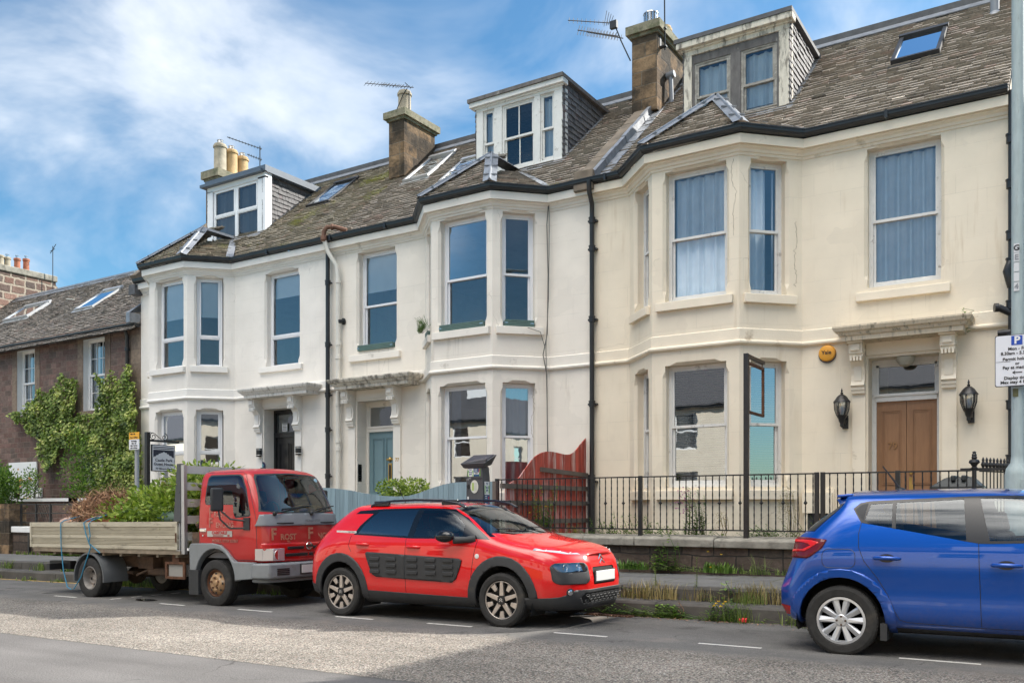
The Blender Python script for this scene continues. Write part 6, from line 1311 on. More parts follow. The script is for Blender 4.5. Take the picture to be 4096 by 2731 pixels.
# ---------------- blue hatchback ----------------
def blue_car():
    t = thing('parked_car', 'blue hatchback with silver wheel trims, parked at the right edge', 'car', (-1.957, 9.93, -.023), 0); t.rotation_euler = (0, -.012, 0)
    blue = carpaint('blue car paint', (.001, .068, .37), .05); b = blue.node_tree.nodes['Principled BSDF']; b.inputs['Metallic'].default_value = .45; b.inputs['Roughness'].default_value = .3
    std = [(.72, .24), (.86, .285), (.918, .42), (.893, .62), (.936, .90), (.885, 1.12), (.80, 1.35), (.71, 1.51), (.61, 1.57), (.33, 1.605), (0, 1.615)]
    def gh(xo, dx, zs=0): return [(xo + (dx if j >= 6 else dx * .5 if j == 5 else 0), y, z + (zs if j >= 6 else 0)) for j, (y, z) in enumerate(std)]
    St = [[(-.56, .58, .30), (-.66, .70, .33), (-.72, .74, .46), (-.72, .75, .62), (-.60, .76, .92), (-.56, .72, 1.12), (-.38, .64, 1.29), (-.16, .60, 1.45), (-.20, .54, 1.52), (-.22, .3, 1.56), (-.22, 0, 1.57)],
      [(-.50, .66, .28), (-.56, .83, .31), (-.59, .875, .44), (-.59, .895, .62), (-.50, .90, .92), (-.46, .85, 1.12), (-.28, .77, 1.31), (-.05, .69, 1.48), (-.10, .60, 1.54), (-.10, .32, 1.58), (-.10, 0, 1.59)],
      gh(-.30, .30), gh(.15, .12), gh(.7, 0), gh(1.3, -.05, .004),
      [(1.9 + (.0 if j < 6 else (0, -.06, -.14, -.09, -.06)[j - 6]), y, z - (0, 0, 0, 0, 0, 0, .0, .02, .03, .03, .03)[j]) for j, (y, z) in enumerate(std)],
      [(2.20, .72, .24), (2.20, .86, .285), (2.2, .90, .40), (2.2, .92, .62), (2.22, .91, .90), (2.25, .875, 1.10), (2.24, .79, 1.27), (2.14, .70, 1.37), (2.10, .61, 1.42), (2.14, .33, 1.45), (2.16, 0, 1.455)],
      [(2.50, .72, .24), (2.50, .86, .285), (2.50, .895, .40), (2.5, .915, .62), (2.5, .905, .88), (2.55, .86, 1.05), (2.52, .80, 1.09), (2.55, .72, 1.11), (2.60, .60, 1.12), (2.66, .33, 1.13), (2.68, 0, 1.135)],
      [(3.1, .70, .24), (3.12, .84, .285), (3.14, .87, .40), (3.15, .89, .62), (3.12, .86, .84), (3.07, .80, .94), (3.1, .70, .97), (3.14, .58, .99), (3.16, .44, 1.0), (3.18, .25, 1.01), (3.19, 0, 1.015)],
      [(3.36, .52, .24), (3.44, .62, .28), (3.48, .66, .40), (3.48, .67, .62), (3.44, .65, .80), (3.40, .60, .87), (3.42, .52, .89), (3.44, .42, .90), (3.45, .32, .91), (3.46, .18, .915), (3.46, 0, .92)],
      [(3.44, .30, .24), (3.52, .34, .28), (3.56, .36, .40), (3.56, .37, .60), (3.52, .35, .76), (3.49, .32, .83), (3.5, .28, .85), (3.5, .22, .86), (3.5, .16, .865), (3.51, .1, .868), (3.51, 0, .87)]]
    for i_ in (0, 1): St[i_] = [(x + .10, y, z) for x, y, z in St[i_]]
    bm = shell(St); sf = Surf(bm)
    G1 = [(.10, 1.42), (.16, 1.475), (.24, 1.492), (1.12, 1.525), (1.5, 1.525), (1.95, 1.48), (2.2, 1.36), (2.5, 1.13), (1.25, 1.092), (1.11, 1.098), (.75, 1.118), (.47, 1.15), (.30, 1.21), (.18, 1.29)]
    D1 = [(.185, 1.285), (.165, 1.18), (.17, 1.05), (.22, .92), (.34, .76), (.43, .60), (.49, .45), (.53, .37), (.60, .35), (1.215, .33), (1.20, 1.095)]
    D2 = [(1.20, 1.095), (1.215, .33), (2.20, .33), (2.26, .5), (2.30, .8), (2.32, 1.08)]
    for cond in (NEAR, FAR):
        carve(bm, 1, G1, 'y', cond)
        carve(bm, 23, [(.125, 1.41), (.17, 1.455), (.235, 1.47), (.20, 1.31), (.15, 1.36)], 'y', cond)
        carve(bm, 2, [(.26, 1.462), (.455, 1.472), (.465, 1.178), (.30, 1.245), (.215, 1.305)], 'y', cond)
        carve(bm, 3, [(.49, 1.474), (1.07, 1.498), (1.10, 1.122), (.75, 1.142), (.50, 1.172)], 'y', cond)
        carve(bm, 6, [(1.205, 1.505), (1.5, 1.505), (1.9, 1.46), (2.12, 1.36), (2.25, 1.25), (2.25, 1.135), (1.29, 1.118)], 'y', cond)
        carve(bm, 4, D1, 'y', cond); carve(bm, 5, D2, 'y', cond)
        carve(bm, 8, [(.3, .15), (2.35, .15), (2.35, .275), (.3, .29)], 'y', cond)
        carve(bm, 22, [(-.62, .935), (-.60, 1.14), (-.30, 1.135), (-.13, 1.118), (-.17, 1.04), (-.28, .955), (-.32, .935)], 'y', cond)
        carve(bm, 24, [(-.62, .955), (-.60, .985), (-.34, 1.0), (-.20, 1.09), (-.28, 1.11), (-.60, 1.115), (-.60, 1.09), (-.36, 1.085), (-.28, 1.06), (-.36, 1.02), (-.61, 1.01)], 'y', cond)
        carve(bm, 21, [(-.75, .36), (-.49, .36), (-.49, .45), (-.75, .47)], 'y', cond)
        for cx in (0, 2.68):
            carve(bm, 9, circ(cx, .335, .50, .505, 28), 'y', lambda c, k=cond, q=cx: k(c) and abs(c.x - q) < .8); carve(bm, 10, circ(cx, .335, .405, .425, 28), 'y', lambda c, k=cond, q=cx: k(c) and abs(c.x - q) < .8)
            carve(bm, 10, [(cx - .405, .1), (cx + .405, .1), (cx + .405, .335), (cx - .405, .335)], 'y', lambda c, k=cond, q=cx: k(c) and abs(c.x - q) < .8)
    carve(bm, 18, [(-.80, 1.12), (-.61, 1.49), (-.2, 1.54), (.2, 1.54), (.61, 1.49), (.80, 1.12), (.4, 1.15), (-.4, 1.15)], 'x', lambda c: 1.6 < c.x < 2.75)
    carve(bm, 19, [(-.70, 1.17), (-.64, 1.44), (.64, 1.44), (.70, 1.17)], 'x', lambda c: c.x < -.05)
    carve(bm, 25, [(-.80, 1.2), (-.695, 1.2), (-.63, 1.47), (-.70, 1.47)], 'x', lambda c: c.x < .15); carve(bm, 25, [(.80, 1.2), (.695, 1.2), (.63, 1.47), (.70, 1.47)], 'x', lambda c: c.x < .15)
    carve(bm, 12, [(-.95, .15), (.95, .15), (.95, .40), (-.95, .40)], 'x', lambda c: c.x > 3.1)
    for q in (-1, 1): carve(bm, 14, [(q * a, z) for a, z in [(.42, .70), (.42, .84), (.84, .88), (.84, .74)]], 'x', lambda c, q=q: c.x > 2.9 and c.y * q > 0)
    extract(bm, {0}, 'body', blue, t); blk = K['trimblack']; sat = flat('satin black pillar', (.016, .016, .018), .3)
    gl = K['glassclear']
    for sg in (-1, 1):
        d1 = extract(bm, {4}, 'door', blue, t, side=sg, label='rear door'); d2 = extract(bm, {5}, 'door', blue, t, side=sg, label='front door')
        extract(bm, {1}, 'window_surround', sat, t, side=sg, out=.003); extract(bm, {23}, 'pillar_trim', blk, t, side=sg, out=.006)
        extract(bm, {2}, 'quarter_window', gl, d1, side=sg); extract(bm, {3}, 'window', gl, d1, side=sg); extract(bm, {6}, 'window', gl, d2, side=sg)
        mk('shut_line', seam(sf, D1[:9] + [(1.215, .33)], sg), sat, d1); mk('shut_line', seam(sf, D2[:2] + D2[2:] , sg), sat, d2)
        mk('fuel_flap_line' if sg < 0 else 'shut_line', seam(sf, rrect(-.17, .14, .85, 1.03, .06) + [(.14, .97)], sg, .003), sat, t)
        for dd, x, z in ((d1, .425, .95), (d2, 1.42, .905)):
            p, n = sf.side(x, z, sg); m = MB(); m.tube([p + Vector((-.115, 0, .0)) + n * .004, p + Vector((-.10, 0, 0)) + n * .036, p + n * .042, p + Vector((.10, 0, -.003)) + n * .036, p + Vector((.12, 0, -.003)) + n * .004], [.012, .019, .02, .018, .012], 8); mk('handle', m, blue, dd, smooth=50)
            m = MB(); m.add([p + n * .004 + Vector((.075 * math.cos(a), 0, .04 * math.sin(a))) for a in [k / 18 * 6.283 for k in range(18)]], [tuple(range(18))]); mk('handle_recess', m, sat, dd)
        tl = extract(bm, {22, 24}, 'tail_lamp', flat('dark red lens', (.12, .006, .008), .08), t, side=sg, out=.012, thick=.02)
        extract(bm, {24}, 'lamp_unit', flat('bright red lamp', (.60, .012, .012), .15), tl, side=sg, out=.016, thick=.01)
        extract(bm, {21}, 'reflector', flat('red reflector', (.40, .01, .01), .2), t, side=sg, out=.004)
        extract(bm, {8}, 'sill_trim', blk, t, side=sg)
        extract(bm, {14}, 'headlamp', K['plate'], t, side=sg)
        extract(bm, {25}, 'tailgate_trim', sat, t, side=sg, out=.004)
        # raised crease above the arches and along the doors
        p, n = sf.side(2.4, 1.10, sg); m = MB(); m.sphere((2.15, p.y + sg * .14, 1.15), .11, 16, 10, (1.0, .9, .75)); m.tube([(2.3, p.y, 1.1), (2.2, p.y + sg * .08, 1.1)], .03, 8); mk('door_mirror', m, blue, t, smooth=60)
        for cx in (0, 2.68):
            w = wheel_base(t, cx, sg * .815, .335, sg, .2); tyre(w, (0, 0, 0), .337, .20, sg, .222); rim_blue(w, sg, .226); well(t, cx, .335, .435, sg * .88, sg * .5)
            m = MB(); m.box(cx + .36, cx + .42, sg * .84 - .08, sg * .84 + .04, .17, .33); mk('mudflap', m, blk, t)
    lay = bm.faces.layers.int['reg']
    for cx in (0, 2.68):
        for sg in (-1, 1):
            for f_ in bm.faces:
                if f_[lay] == 9 and abs(f_.calc_center_median().x - cx) < .9 and f_.calc_center_median().y * sg > 0: f_[lay] = 90
            extract(bm, {90}, 'wheel_arch', blue, t, out=.018, thick=.045)
            for f_ in bm.faces:
                if f_[lay] == 90: f_[lay] = 91
    extract(bm, {12}, 'front_bumper', blk, t); ws = extract(bm, {18}, 'windscreen', gl, t); extract(bm, {19}, 'rear_window', gl, t)
    m = MB(); m.obox((-.01, 0, 1.553), (.075, 0, .006), (0, .62, 0), (0, 0, .015)); mk('spoiler', m, blue, t, bevel=.012, seg=3)
    m = MB(); m.lathe((.42, -.05, 1.60), [(.06, 0), (.045, .02), (.02, .035)], 14); m.tube([(.42, -.05, 1.62), (.25, -.05, 1.86)], [.012, .006], 8); mk('aerial', m, K['black'], t, smooth=40)
    m = MB(); m.box(-.5, 3.2, -.65, .65, .22, .36); m.box(-.3, 2.3, -.8, .8, .30, .38); m.box(2.1, 2.6, -.76, .76, .7, 1.0); mk('interior', m, K['well'], t)
    seats(t, (.7, 1.7), z=.50)
    return t
blue_car()
# ---------------- red tipper truck ----------------
def truck():
    t = thing('flatbed_truck', 'red dropside truck with worn fencing lettering, its bed heaped with garden waste', 'truck', (-14.685, 10.14, -.176), 0); t.rotation_euler = (0, -.012, 0)
    red = carpaint('faded red cab paint', (.46, .030, .028), .18); red.node_tree.nodes['Principled BSDF'].inputs['Coat Weight'].default_value = .55
    red2 = carpaint('bright red grille paint', (.52, .010, .010), .08)
    gry = pm('grey truck plastic', (.20, .215, .225), .5, var=.08, vs=6, bump=.1, dirt=(.13, .12, .10), dlo=.6, ds=3); blk = K['trimblack']
    cream = pm('cream aluminium dropside', (.47, .43, .335), .5, .15, var=.08, vs=5, bump=.1, dirt=(.17, .14, .10), dlo=.56, ds=3, stretch=(1, 1, 3)); K['cream'] = cream
    base = [(.78, .68), (.85, .70), (.872, .90), (.88, 1.25), (.868, 1.52), (.835, 1.80), (.80, 2.03), (.72, 2.125), (.4, 2.165), (0, 2.175)]
    row = lambda xs, ys=1., zs=0: [(x, y * ys, z + zs) for x, (y, z) in zip(xs, base)]
    St = [row([2.845] * 10, .90, -.02), row([2.85] * 10, .985), row([2.90] * 10), row([3.4] * 10), [(x, y, z) for x, (y, z) in zip([3.85, 3.87, 3.9, 3.92, 3.93, 3.80, 3.72, 3.68, 3.70, 3.70], base)],
      [(4.15, .74, .68), (4.17, .81, .70), (4.18, .845, .90), (4.18, .85, 1.25), (4.14, .835, 1.50), (3.99, .80, 1.80), (3.88, .765, 2.01), (3.84, .69, 2.10), (3.86, .39, 2.14), (3.87, 0, 2.15)],
      [(4.27, .68, .69), (4.30, .74, .71), (4.31, .765, .90), (4.30, .77, 1.25), (4.25, .75, 1.46), (4.09, .72, 1.78), (3.96, .68, 2.0), (3.93, .62, 2.05), (3.95, .37, 2.10), (3.96, 0, 2.11)],
      [(4.34, .45, .69), (4.37, .5, .71), (4.38, .52, .90), (4.37, .52, 1.25), (4.32, .51, 1.45), (4.155, .49, 1.77), (4.02, .46, 1.98), (3.99, .40, 2.03), (4.0, .26, 2.07), (4.0, 0, 2.08)],
      [(4.36, .18, .69), (4.39, .2, .71), (4.40, .2, .90), (4.39, .2, 1.25), (4.34, .2, 1.45), (4.175, .2, 1.77), (4.04, .18, 1.97), (4.01, .16, 2.02), (4.01, .1, 2.06), (4.01, 0, 2.07)]]
    bm = shell(St); sf = Surf(bm)
    WN = [(3.02, 1.60), (3.0, 1.66), (3.02, 2.02), (3.06, 2.06), (3.72, 2.055), (3.80, 2.02), (3.92, 1.82), (4.03, 1.50), (4.055, 1.42), (4.03, 1.395), (3.74, 1.375), (3.70, 1.42), (3.67, 1.58), (3.06, 1.585)]
    WI = [(p[0] + (3.5 - p[0]) * .045, p[1] + (1.75 - p[1]) * .07) for p in WN]
    DR = [(2.90, 2.06), (2.93, 2.095), (3.74, 2.09), (3.84, 2.04), (3.97, 1.82), (4.12, 1.46), (4.165, 1.3), (4.165, .73), (3.70, .73), (3.62, .86), (3.42, .97), (2.90, .985), (2.875, 1.1)]
    for cond in (lambda c: c.y < -.5, lambda c: c.y > .5):
        carve(bm, 5, DR, 'y', cond); carve(bm, 1, WN, 'y', cond); carve(bm, 2, WI, 'y', cond)
        carve(bm, 10, circ(3.29, .37, .46, .58, 24), 'y', cond)
    fr = lambda c: c.x > 3.75
    WS = [(-.80, 1.47), (-.745, 1.70), (-.685, 2.0), (-.64, 2.055), (0, 2.085), (.64, 2.055), (.685, 2.0), (.745, 1.70), (.80, 1.47), (.4, 1.44), (-.4, 1.44)]
    carve(bm, 3, WS, 'x', fr); carve(bm, 4, [(y * .965, 1.75 + (z - 1.75) * .93) for y, z in WS], 'x', fr)
    carve(bm, 6, [(-.84, 1.25), (-.80, 1.42), (-.4, 1.435), (.4, 1.435), (.80, 1.42), (.84, 1.25)], 'x', fr)
    carve(bm, 7, [(-.84, .70), (-.80, .985), (.80, .985), (.84, .70)], 'x', lambda c: c.x > 4.2)
    extract(bm, {0}, 'cab', red, t)
    extract(bm, {3}, 'windscreen_seal', blk, t); ws = extract(bm, {4}, 'windscreen', K['glassclear'], t); pn = extract(bm, {6}, 'scuttle_panel', gry, t, out=.02, thick=.03); gp = extract(bm, {7}, 'grille_panel', red2, t, out=.006, thick=.02)
    for sg in (-1, 1):
        d = extract(bm, {5}, 'door', red, t, side=sg); sl = extract(bm, {1}, 'window_seal', blk, d, side=sg); extract(bm, {2}, 'window', K['glassclear'], d, side=sg)
        mk('shut_line', seam(sf, DR[:8] + DR[8:] + DR[:1], sg, .004), blk, d)
        p, n = sf.side(2.99, 1.19, sg); m = MB(); m.obox(p + n * .004, (.075, 0, 0), (0, .008, 0), (0, 0, .028)); m.obox(p + n * .02, (.06, 0, 0), (0, .008, 0), (0, 0, .018)); mk('handle', m, K['chrome'], d, bevel=.004)
        p, n = sf.side(2.975, 1.10, sg); m = MB(); m.lathe(p, [(.016, 0), (.016, .006), (.006, .008)], 12, n); mk('lock', m, K['chrome'], d)
        # grey fender moulding with the arch cut out
        arc = circ(3.29, .36, .455, .50, 16, 172, 8)
        P = [(2.70, .42), (2.685, .93), (2.73, .975), (3.22, .985), (3.42, .955), (3.56, .87), (3.68, .74), (3.75, .70), (4.14, .70), (4.14, .45), (3.78, .42)] + arc[::-1]
        P = [(2.70, .42), (2.685, .93), (2.73, .975), (3.22, .985), (3.42, .955), (3.56, .87), (3.68, .74), (3.75, .70), (4.14, .70), (4.14, .45), (3.78, .42)] + circ(3.29, .40, .47, .50, 16, 0, 180)
        m = MB(); y0, y1 = (-.915, -.80) if sg < 0 else (.80, .915)
        n_ = len(P); A = [(x, y0, z) for x, z in P]; B = [(x, y1, z) for x, z in P]; m.add(A + B, [tuple(range(n_)), tuple(range(n_, 2 * n_))[::-1]] + [(i, (i + 1) % n_, (i + 1) % n_ + n_, i + n_) for i in range(n_)]); mk('fender', m, gry, t, bevel=.012)
        m = MB(); m.box(2.72, 2.95, sg * .88 - .07, sg * .88 + .02, .17, .56); mk('mudflap', m, blk, t); well(t, 3.29, .38, .47, sg * .84, sg * .45)
        m = MB(); m.box(2.655, 2.69, sg * .90 - .03, sg * .90 + .03, .86, .90); mk('side_marker', m, K['white'], t)
        m = MB(); x0, y0 = 3.94, sg * .87
        m.tube([(3.96, y0, 1.33), (3.80, sg * 1.02, 1.36), (3.66, sg * 1.10, 1.50), (3.64, sg * 1.12, 1.80)], .014, 8); m.tube([(3.96, y0, 1.22), (3.78, sg * 1.02, 1.22), (3.66, sg * 1.10, 1.36), (3.64, sg * 1.12, 1.55)], .014, 8); m.box(3.92, 4.05, sg * .85 - .03, sg * .85 + .06, 1.19, 1.38); ma = mk('mirror_arm', m, blk, t, smooth=50)
        m = MB(); m.obox((3.63, sg * 1.13, 1.66), (.035, sg * .02, 0), (-.03, sg * .095, 0), (0, 0, .18)); mk('mirror', m, blk, ma, bevel=.03, seg=3)
        # headlamp and indicator block
        q, n = sf.front(sg * .60, .81)
        for nm, ya, yb, mt in (('headlamp', .50, .68, flat('headlamp face', (.55, .57, .6), .12, .6)), ('indicator', .685, .80, flat('indicator lens', (.55, .50, .46), .15))):
            m = MB(); xa = sf.front(sg * ya, .81)[0].x + .045; xb = sf.front(sg * yb, .81)[0].x + .045
            m.add([(xa, sg * ya, .72), (xb, sg * yb, .72), (xb, sg * yb, .905), (xa, sg * ya, .905), (xa - .12, sg * ya, .72), (xb - .12, sg * yb, .72), (xb - .12, sg * yb, .905), (xa - .12, sg * ya, .905)], [(0, 1, 2, 3), (4, 7, 6, 5), (0, 4, 5, 1), (2, 6, 7, 3), (1, 5, 6, 2), (0, 3, 7, 4)])
            if nm == 'indicator': m.add([(xb, sg * yb, .725), (4.17, sg * .872, .735), (4.17, sg * .872, .905), (xb, sg * yb, .905)], [(0, 1, 2, 3)])
            hl = mk(nm, m, mt, t, bevel=.006)
            if nm == 'headlamp': m = MB(); m.lathe((xa - .05, sg * (ya + yb) / 2, .81), [(.08, .02), (.06, -.01), (.02, -.03)], 18, (1, 0, 0)); m.box(xa - .1, xa - .09, min(sg * ya, sg * yb), max(sg * ya, sg * yb), .72, .9); mk('reflector', m, K['chrome'], hl, smooth=40)
        wf = wheel_base(t, 3.29, sg * .80, .36, sg, .2); tyre(wf, (0, 0, 0), .365, .21, sg, .215)
        n_ = Vector((0, sg, 0)); m = MB(); m.lathe((0, 0, 0), [(.217, sg * -.08), (.22, sg * .075), (.205, sg * .085), (.19, sg * .05), (.175, sg * .04)], 36, (0, 1, 0), cap=False); mk('rim', m, K['rust'], wf, smooth=30)
        m = MB(); m.lathe((0, 0, 0), [(.178, sg * .04), (.15, sg * .075), (.11, sg * .10), (.10, sg * .10), (.055, sg * .085), (.045, sg * .11), (.02, sg * .115)], 36, (0, 1, 0)); wd = mk('wheel_disc', m, pm('rusty tan wheel', (.34, .21, .11), .8, var=.35, vs=12, bump=.3, dirt=(.50, .46, .40), dlo=.56, ds=9), wf, smooth=30)
        m = MB()
        for i in range(8): a = R(45 * i); m.lathe((.148 * math.cos(a), sg * .078, .148 * math.sin(a)), [(.02, 0), (.02, sg * .006)], 10, (0, 1, 0))
        mk('wheel_hole', m, K['black'], wd); m = MB()
        for i in range(5): a = R(72 * i + 20); m.lathe((.085 * math.cos(a), sg * .095, .085 * math.sin(a)), [(.014, 0), (.014, sg * .025)], 6, (0, 1, 0))
        mk('wheel_nut', m, K['rust'], wd)
        for k, yy in enumerate((.84, .60)):
            wr = wheel_base(t, 0, sg * yy, .345, sg, .2); tyre(wr, (0, 0, 0), .35, .20, sg, .20)
            m = MB(); m.lathe((0, 0, 0), [(.205, sg * -.08), (.205, sg * .085), (.19, sg * .09), (.18, sg * .05), (.165, sg * -.02), (.12, sg * -.05), (.06, sg * -.05), (.05, sg * .0), (.02, sg * .0)], 36, (0, 1, 0)); rm = mk('rim', m, pm('worn silver wheel', (.30, .28, .26), .6, .2, var=.3, vs=9, bump=.2, dirt=(.16, .09, .05), dlo=.55, ds=7), wr, smooth=30)
            m = MB()
            for i in range(6): a = R(60 * i + 10); m.lathe((.138 * math.cos(a), sg * -.032, .138 * math.sin(a)), [(.024, 0), (.024, sg * .006)], 10, (0, 1, 0))
            mk('wheel_hole', m, K['black'], rm)
        m = MB(); A = circ(0, .34, .45, .45, 16, 188, -8); r2 = circ(0, .34, .425, .425, 16, 188, -8); ya, yb = sorted((sg * .955, sg * .48))
        for i in range(16):
            m.quad((A[i][0], ya, A[i][1]), (A[i + 1][0], ya, A[i + 1][1]), (A[i + 1][0], yb, A[i + 1][1]), (A[i][0], yb, A[i][1])); m.quad((r2[i][0], ya, r2[i][1]), (r2[i + 1][0], ya, r2[i + 1][1]), (r2[i + 1][0], yb, r2[i + 1][1]), (r2[i][0], yb, r2[i][1]))
            for yy in (ya, yb): m.quad((A[i][0], yy, A[i][1]), (A[i + 1][0], yy, A[i + 1][1]), (r2[i + 1][0], yy, r2[i + 1][1]), (r2[i][0], yy, r2[i][1]))
        mk('rear_fender', m, pm('faded grey fender', (.11, .115, .12), .7, var=.12, bump=.1, dirt=(.2, .17, .13), dlo=.6), t, smooth=30)
        # dropside panel
        m = MB(); y = sg * .90; o = lambda a, b: (min(sg * a, sg * b), max(sg * a, sg * b))
        m.box(-1.90, 2.41, *o(.885, .898), .87, 1.32)
        for z0, z1, d_ in ((1.245, 1.325, .925), (1.045, 1.10, .922), (.87, .93, .922)): m.box(-1.90, 2.41, *o(.9, d_), z0, z1)
        for z in (1.115, 1.14, 1.165, 1.19, 1.215, .945, .97, .995, 1.02): m.box(-1.85, 2.36, *o(.9, .916), z, z + .012)
        for x in (-1.90, 2.36): m.box(x, x + .05, *o(.9, .93), .87, 1.32)
        sd_ = mk('dropside', m, cream, t); m = MB(); m.box(2.375, 2.395, *o(.93, .945), .99, 1.14); mk('latch', m, K['rust'], sd_)
    m = MB(); m.box(-1.92, -1.89, -.90, .90, .87, 1.32); m.box(-1.93, -1.88, -.9, .9, 1.25, 1.325); mk('tailgate', m, cream, t)
    m = MB(); m.box(-1.88, 2.42, -.89, .89, .84, .88); mk('bed_floor', m, cream, t)
    m = MB(); m.box(-1.82, 2.45, -.91, -.86, .79, .85); m.box(-1.82, 2.45, .86, .91, .79, .85)
    for i in range(9): m.box(-1.7 + i * .5, -1.64 + i * .5, -.88, .88, .74, .84)
    mk('bed_frame', m, pm('scuffed rusty frame', (.22, .18, .13), .8, var=.3, vs=8, bump=.3, dirt=(.12, .05, .025), dlo=.54), t)
    chas = pm('rusty chassis', (.10, .062, .04), .9, var=.4, vs=7, bump=.5, bs=30, dirt=(.035, .032, .03), dlo=.5, ds=4)
    m = MB()
    for y in (-.38, .38): m.box(-1.1, 4.0, y - .04, y + .04, .52, .72)
    for x in (-1.0, -.3, .9, 1.9, 2.6): m.box(x, x + .08, -.38, .38, .55, .68)
    m.tube([(0, -.6, .345), (0, .6, .345)], .06, 10); m.sphere((0, 0, .345), .17, 12, 8); m.tube([(0, 0, .36), (2.6, 0, .5)], .04, 8); m.tube([(3.29, -.6, .345), (3.29, .6, .345)], .045, 8)
    for y in (-.45, .45): m.box(-.55, .6, y - .04, y + .04, .40, .45)
    mk('chassis', m, chas, t)
    m = MB(); m.tube([(1.2, -.55, .47), (2.0, -.55, .46)], .07, 12); m.box(.95, 1.35, -.62, -.45, .52, .72); m.tube([(.9, -.62, .4), (1.2, -.6, .5), (1.3, -.6, .62)], .02, 6); mk('exhaust', m, chas, t, smooth=30)
    m = MB(); m.box(2.0, 2.5, -.86, -.83, .63, .67); m.box(2.0, 2.5, -.86, -.83, .39, .43); m.box(2.0, 2.05, -.86, -.83, .43, .63); m.box(2.45, 2.5, -.86, -.83, .43, .63); m.box(2.18, 2.35, -.85, -.82, .67, .80); bb = mk('battery_frame', m, K['rust'], t); m = MB(); m.box(2.06, 2.44, -.83, -.6, .43, .62); mk('battery', m, flat('dusty battery', (.28, .27, .25), .7), bb)
    m = MB(); m.box(-1.78, -1.1, -.62, -.50, .45, .60); m.box(-1.4, -1.3, -.9, .9, .45, .56); m.tube([(-1.5, -.56, .46), (-1.45, -.56, .41), (-1.35, -.56, .42)], .012, 6); mk('underrun_bar', m, K['darkmetal'], t)
    m = MB(); m.box(2.35, 2.44, -.90, -.84, .80, 1.33)
    mk('bed_post', m, K['alu'], t)
    for y in (-.89, .83): m = MB(); m.box(2.46, 2.54, y, y + .06, .80, 2.24); mk('headboard_post', m, K['alu'], t)
    for y in (-.90, .84): m = MB(); m.prism([(2.28, y, 1.30), (2.46, y, 1.30), (2.46, y, 2.26), (2.38, y, 2.26)], (0, .055, 0)); mk('headboard_brace', m, flat('dark steel brace', (.06, .063, .068), .5), t)
    for z in (2.10, 1.83, 1.56, 1.29, 1.02): m = MB(); m.box(2.50, 2.53, -.86, .86, z, z + .13); mk('headboard_slat', m, pm('grimy white slat', (.55, .54, .52), .6, var=.1, vs=4, bump=.1, dirt=(.22, .18, .12), dlo=.54, ds=4) if 'slt' not in K else K['slt'], t)
    m = MB(); m.box(2.62, 2.82, -.80, -.45, .72, 1.15); m.tube([(2.62, -.7, 1.25), (2.78, -.6, 1.33)], .06, 10); mk('side_tank', m, chas, t)
    # bumper and front detail
    m = MB(); P = [(4.10, -.91), (4.30, -.90), (4.43, -.82), (4.50, -.55), (4.53, 0), (4.50, .55), (4.43, .82), (4.30, .90), (4.10, .91)]; m.prism([(x, y, .45) for x, y in P], (0, 0, .235)); P2 = [(4.10, -.89), (4.36, -.80), (4.44, -.55), (4.46, 0), (4.44, .55), (4.36, .80), (4.10, .89)]; m.prism([(x, y, .39) for x, y in P2], (0, 0, .06)); bp = mk('front_bumper', m, gry, t, bevel=.03, seg=3)
    m = MB(); 
    for i in range(4):
        for sg in (-1, 1): m.obox((4.485, sg * .60, .515 + i * .028), (.012, 0, 0), (-.02 * sg, .10, 0), (0, 0, .008))
    mk('bumper_vent', m, K['black'], bp); m = MB(); m.box(4.535, 4.545, -.27, .27, .52, .645); pl = mk('number_plate', m, K['plate'], t); m = MB(); m.box(4.52, 4.536, -.29, .29, .505, .66); mk('plate_holder', m, blk, pl)
    m = MB()
    for z, a, b in ((.905, .10, .42), (.80, .02, .46)):
        for sg in (-1, 1):
            q, n = sf.front(sg * (a + b) / 2, z); m.obox(q + n * .008, (.012, 0, 0), (-.01 * sg, (b - a) / 2, 0), (0, 0, .024))
    mk('grille_slot', m, K['black'], gp, bevel=.01)
    q, n = sf.front(0, .93); m = MB(); P = [q + n * .03 + Vector((0, .055 * math.cos(a), .055 * math.sin(a))) for a in [k / 20 * 6.283 for k in range(21)]]; m.tube(P, .008, 6, cap=False); m.obox(q + n * .034, (.006, 0, 0), (0, .075, 0), (0, 0, .017)); mk('badge', m, K['chrome'], t)
    gold = pm('flaking gold lettering', (.46, .20, .12), .7, var=.3, vs=40, bump=0, dirt=(.50, .05, .04), dlo=.52, ds=45); ghost = pm('ghost of old lettering', (.38, .13, .10), .7, var=.4, vs=30, bump=0)
    # panel lettering: big F with small capitals
    M1 = lambda y, z, k=.012: frameM(sf.front(y, z)[0] + Vector((k, 0, 0)), (0, 1, 0), (-.02, 0, 1))
    text('lettering', 'ROST', .125, M1(-.40, 1.075), gold, t, bold=.004, xs=1.05); text('lettering', 'F', .25, M1(-.65, 1.115), gold, t, bold=.008); text('lettering', 'ENCING', .125, M1(.40, 1.075), gold, t, bold=.004, xs=1.05); text('lettering', 'F', .25, M1(.05, 1.115), gold, t, bold=.008)
    text('lettering', 'TEL', .045, M1(-.40, 1.005), gold, t); text('lettering', 'MOBILE: 07759', .05, M1(.1, 1.325, .045), flat('faded grey lettering', (.16, .17, .18), .6), pn)
    M2 = lambda x, z: frameM(sf.side(x, z)[0] + Vector((0, -.006, 0)), (1, 0, 0), (0, 0, 1))
    white = pm('flaking cream lettering', (.50, .24, .19), .7, var=.3, vs=40, bump=0, dirt=(.44, .05, .04), dlo=.50, ds=45)
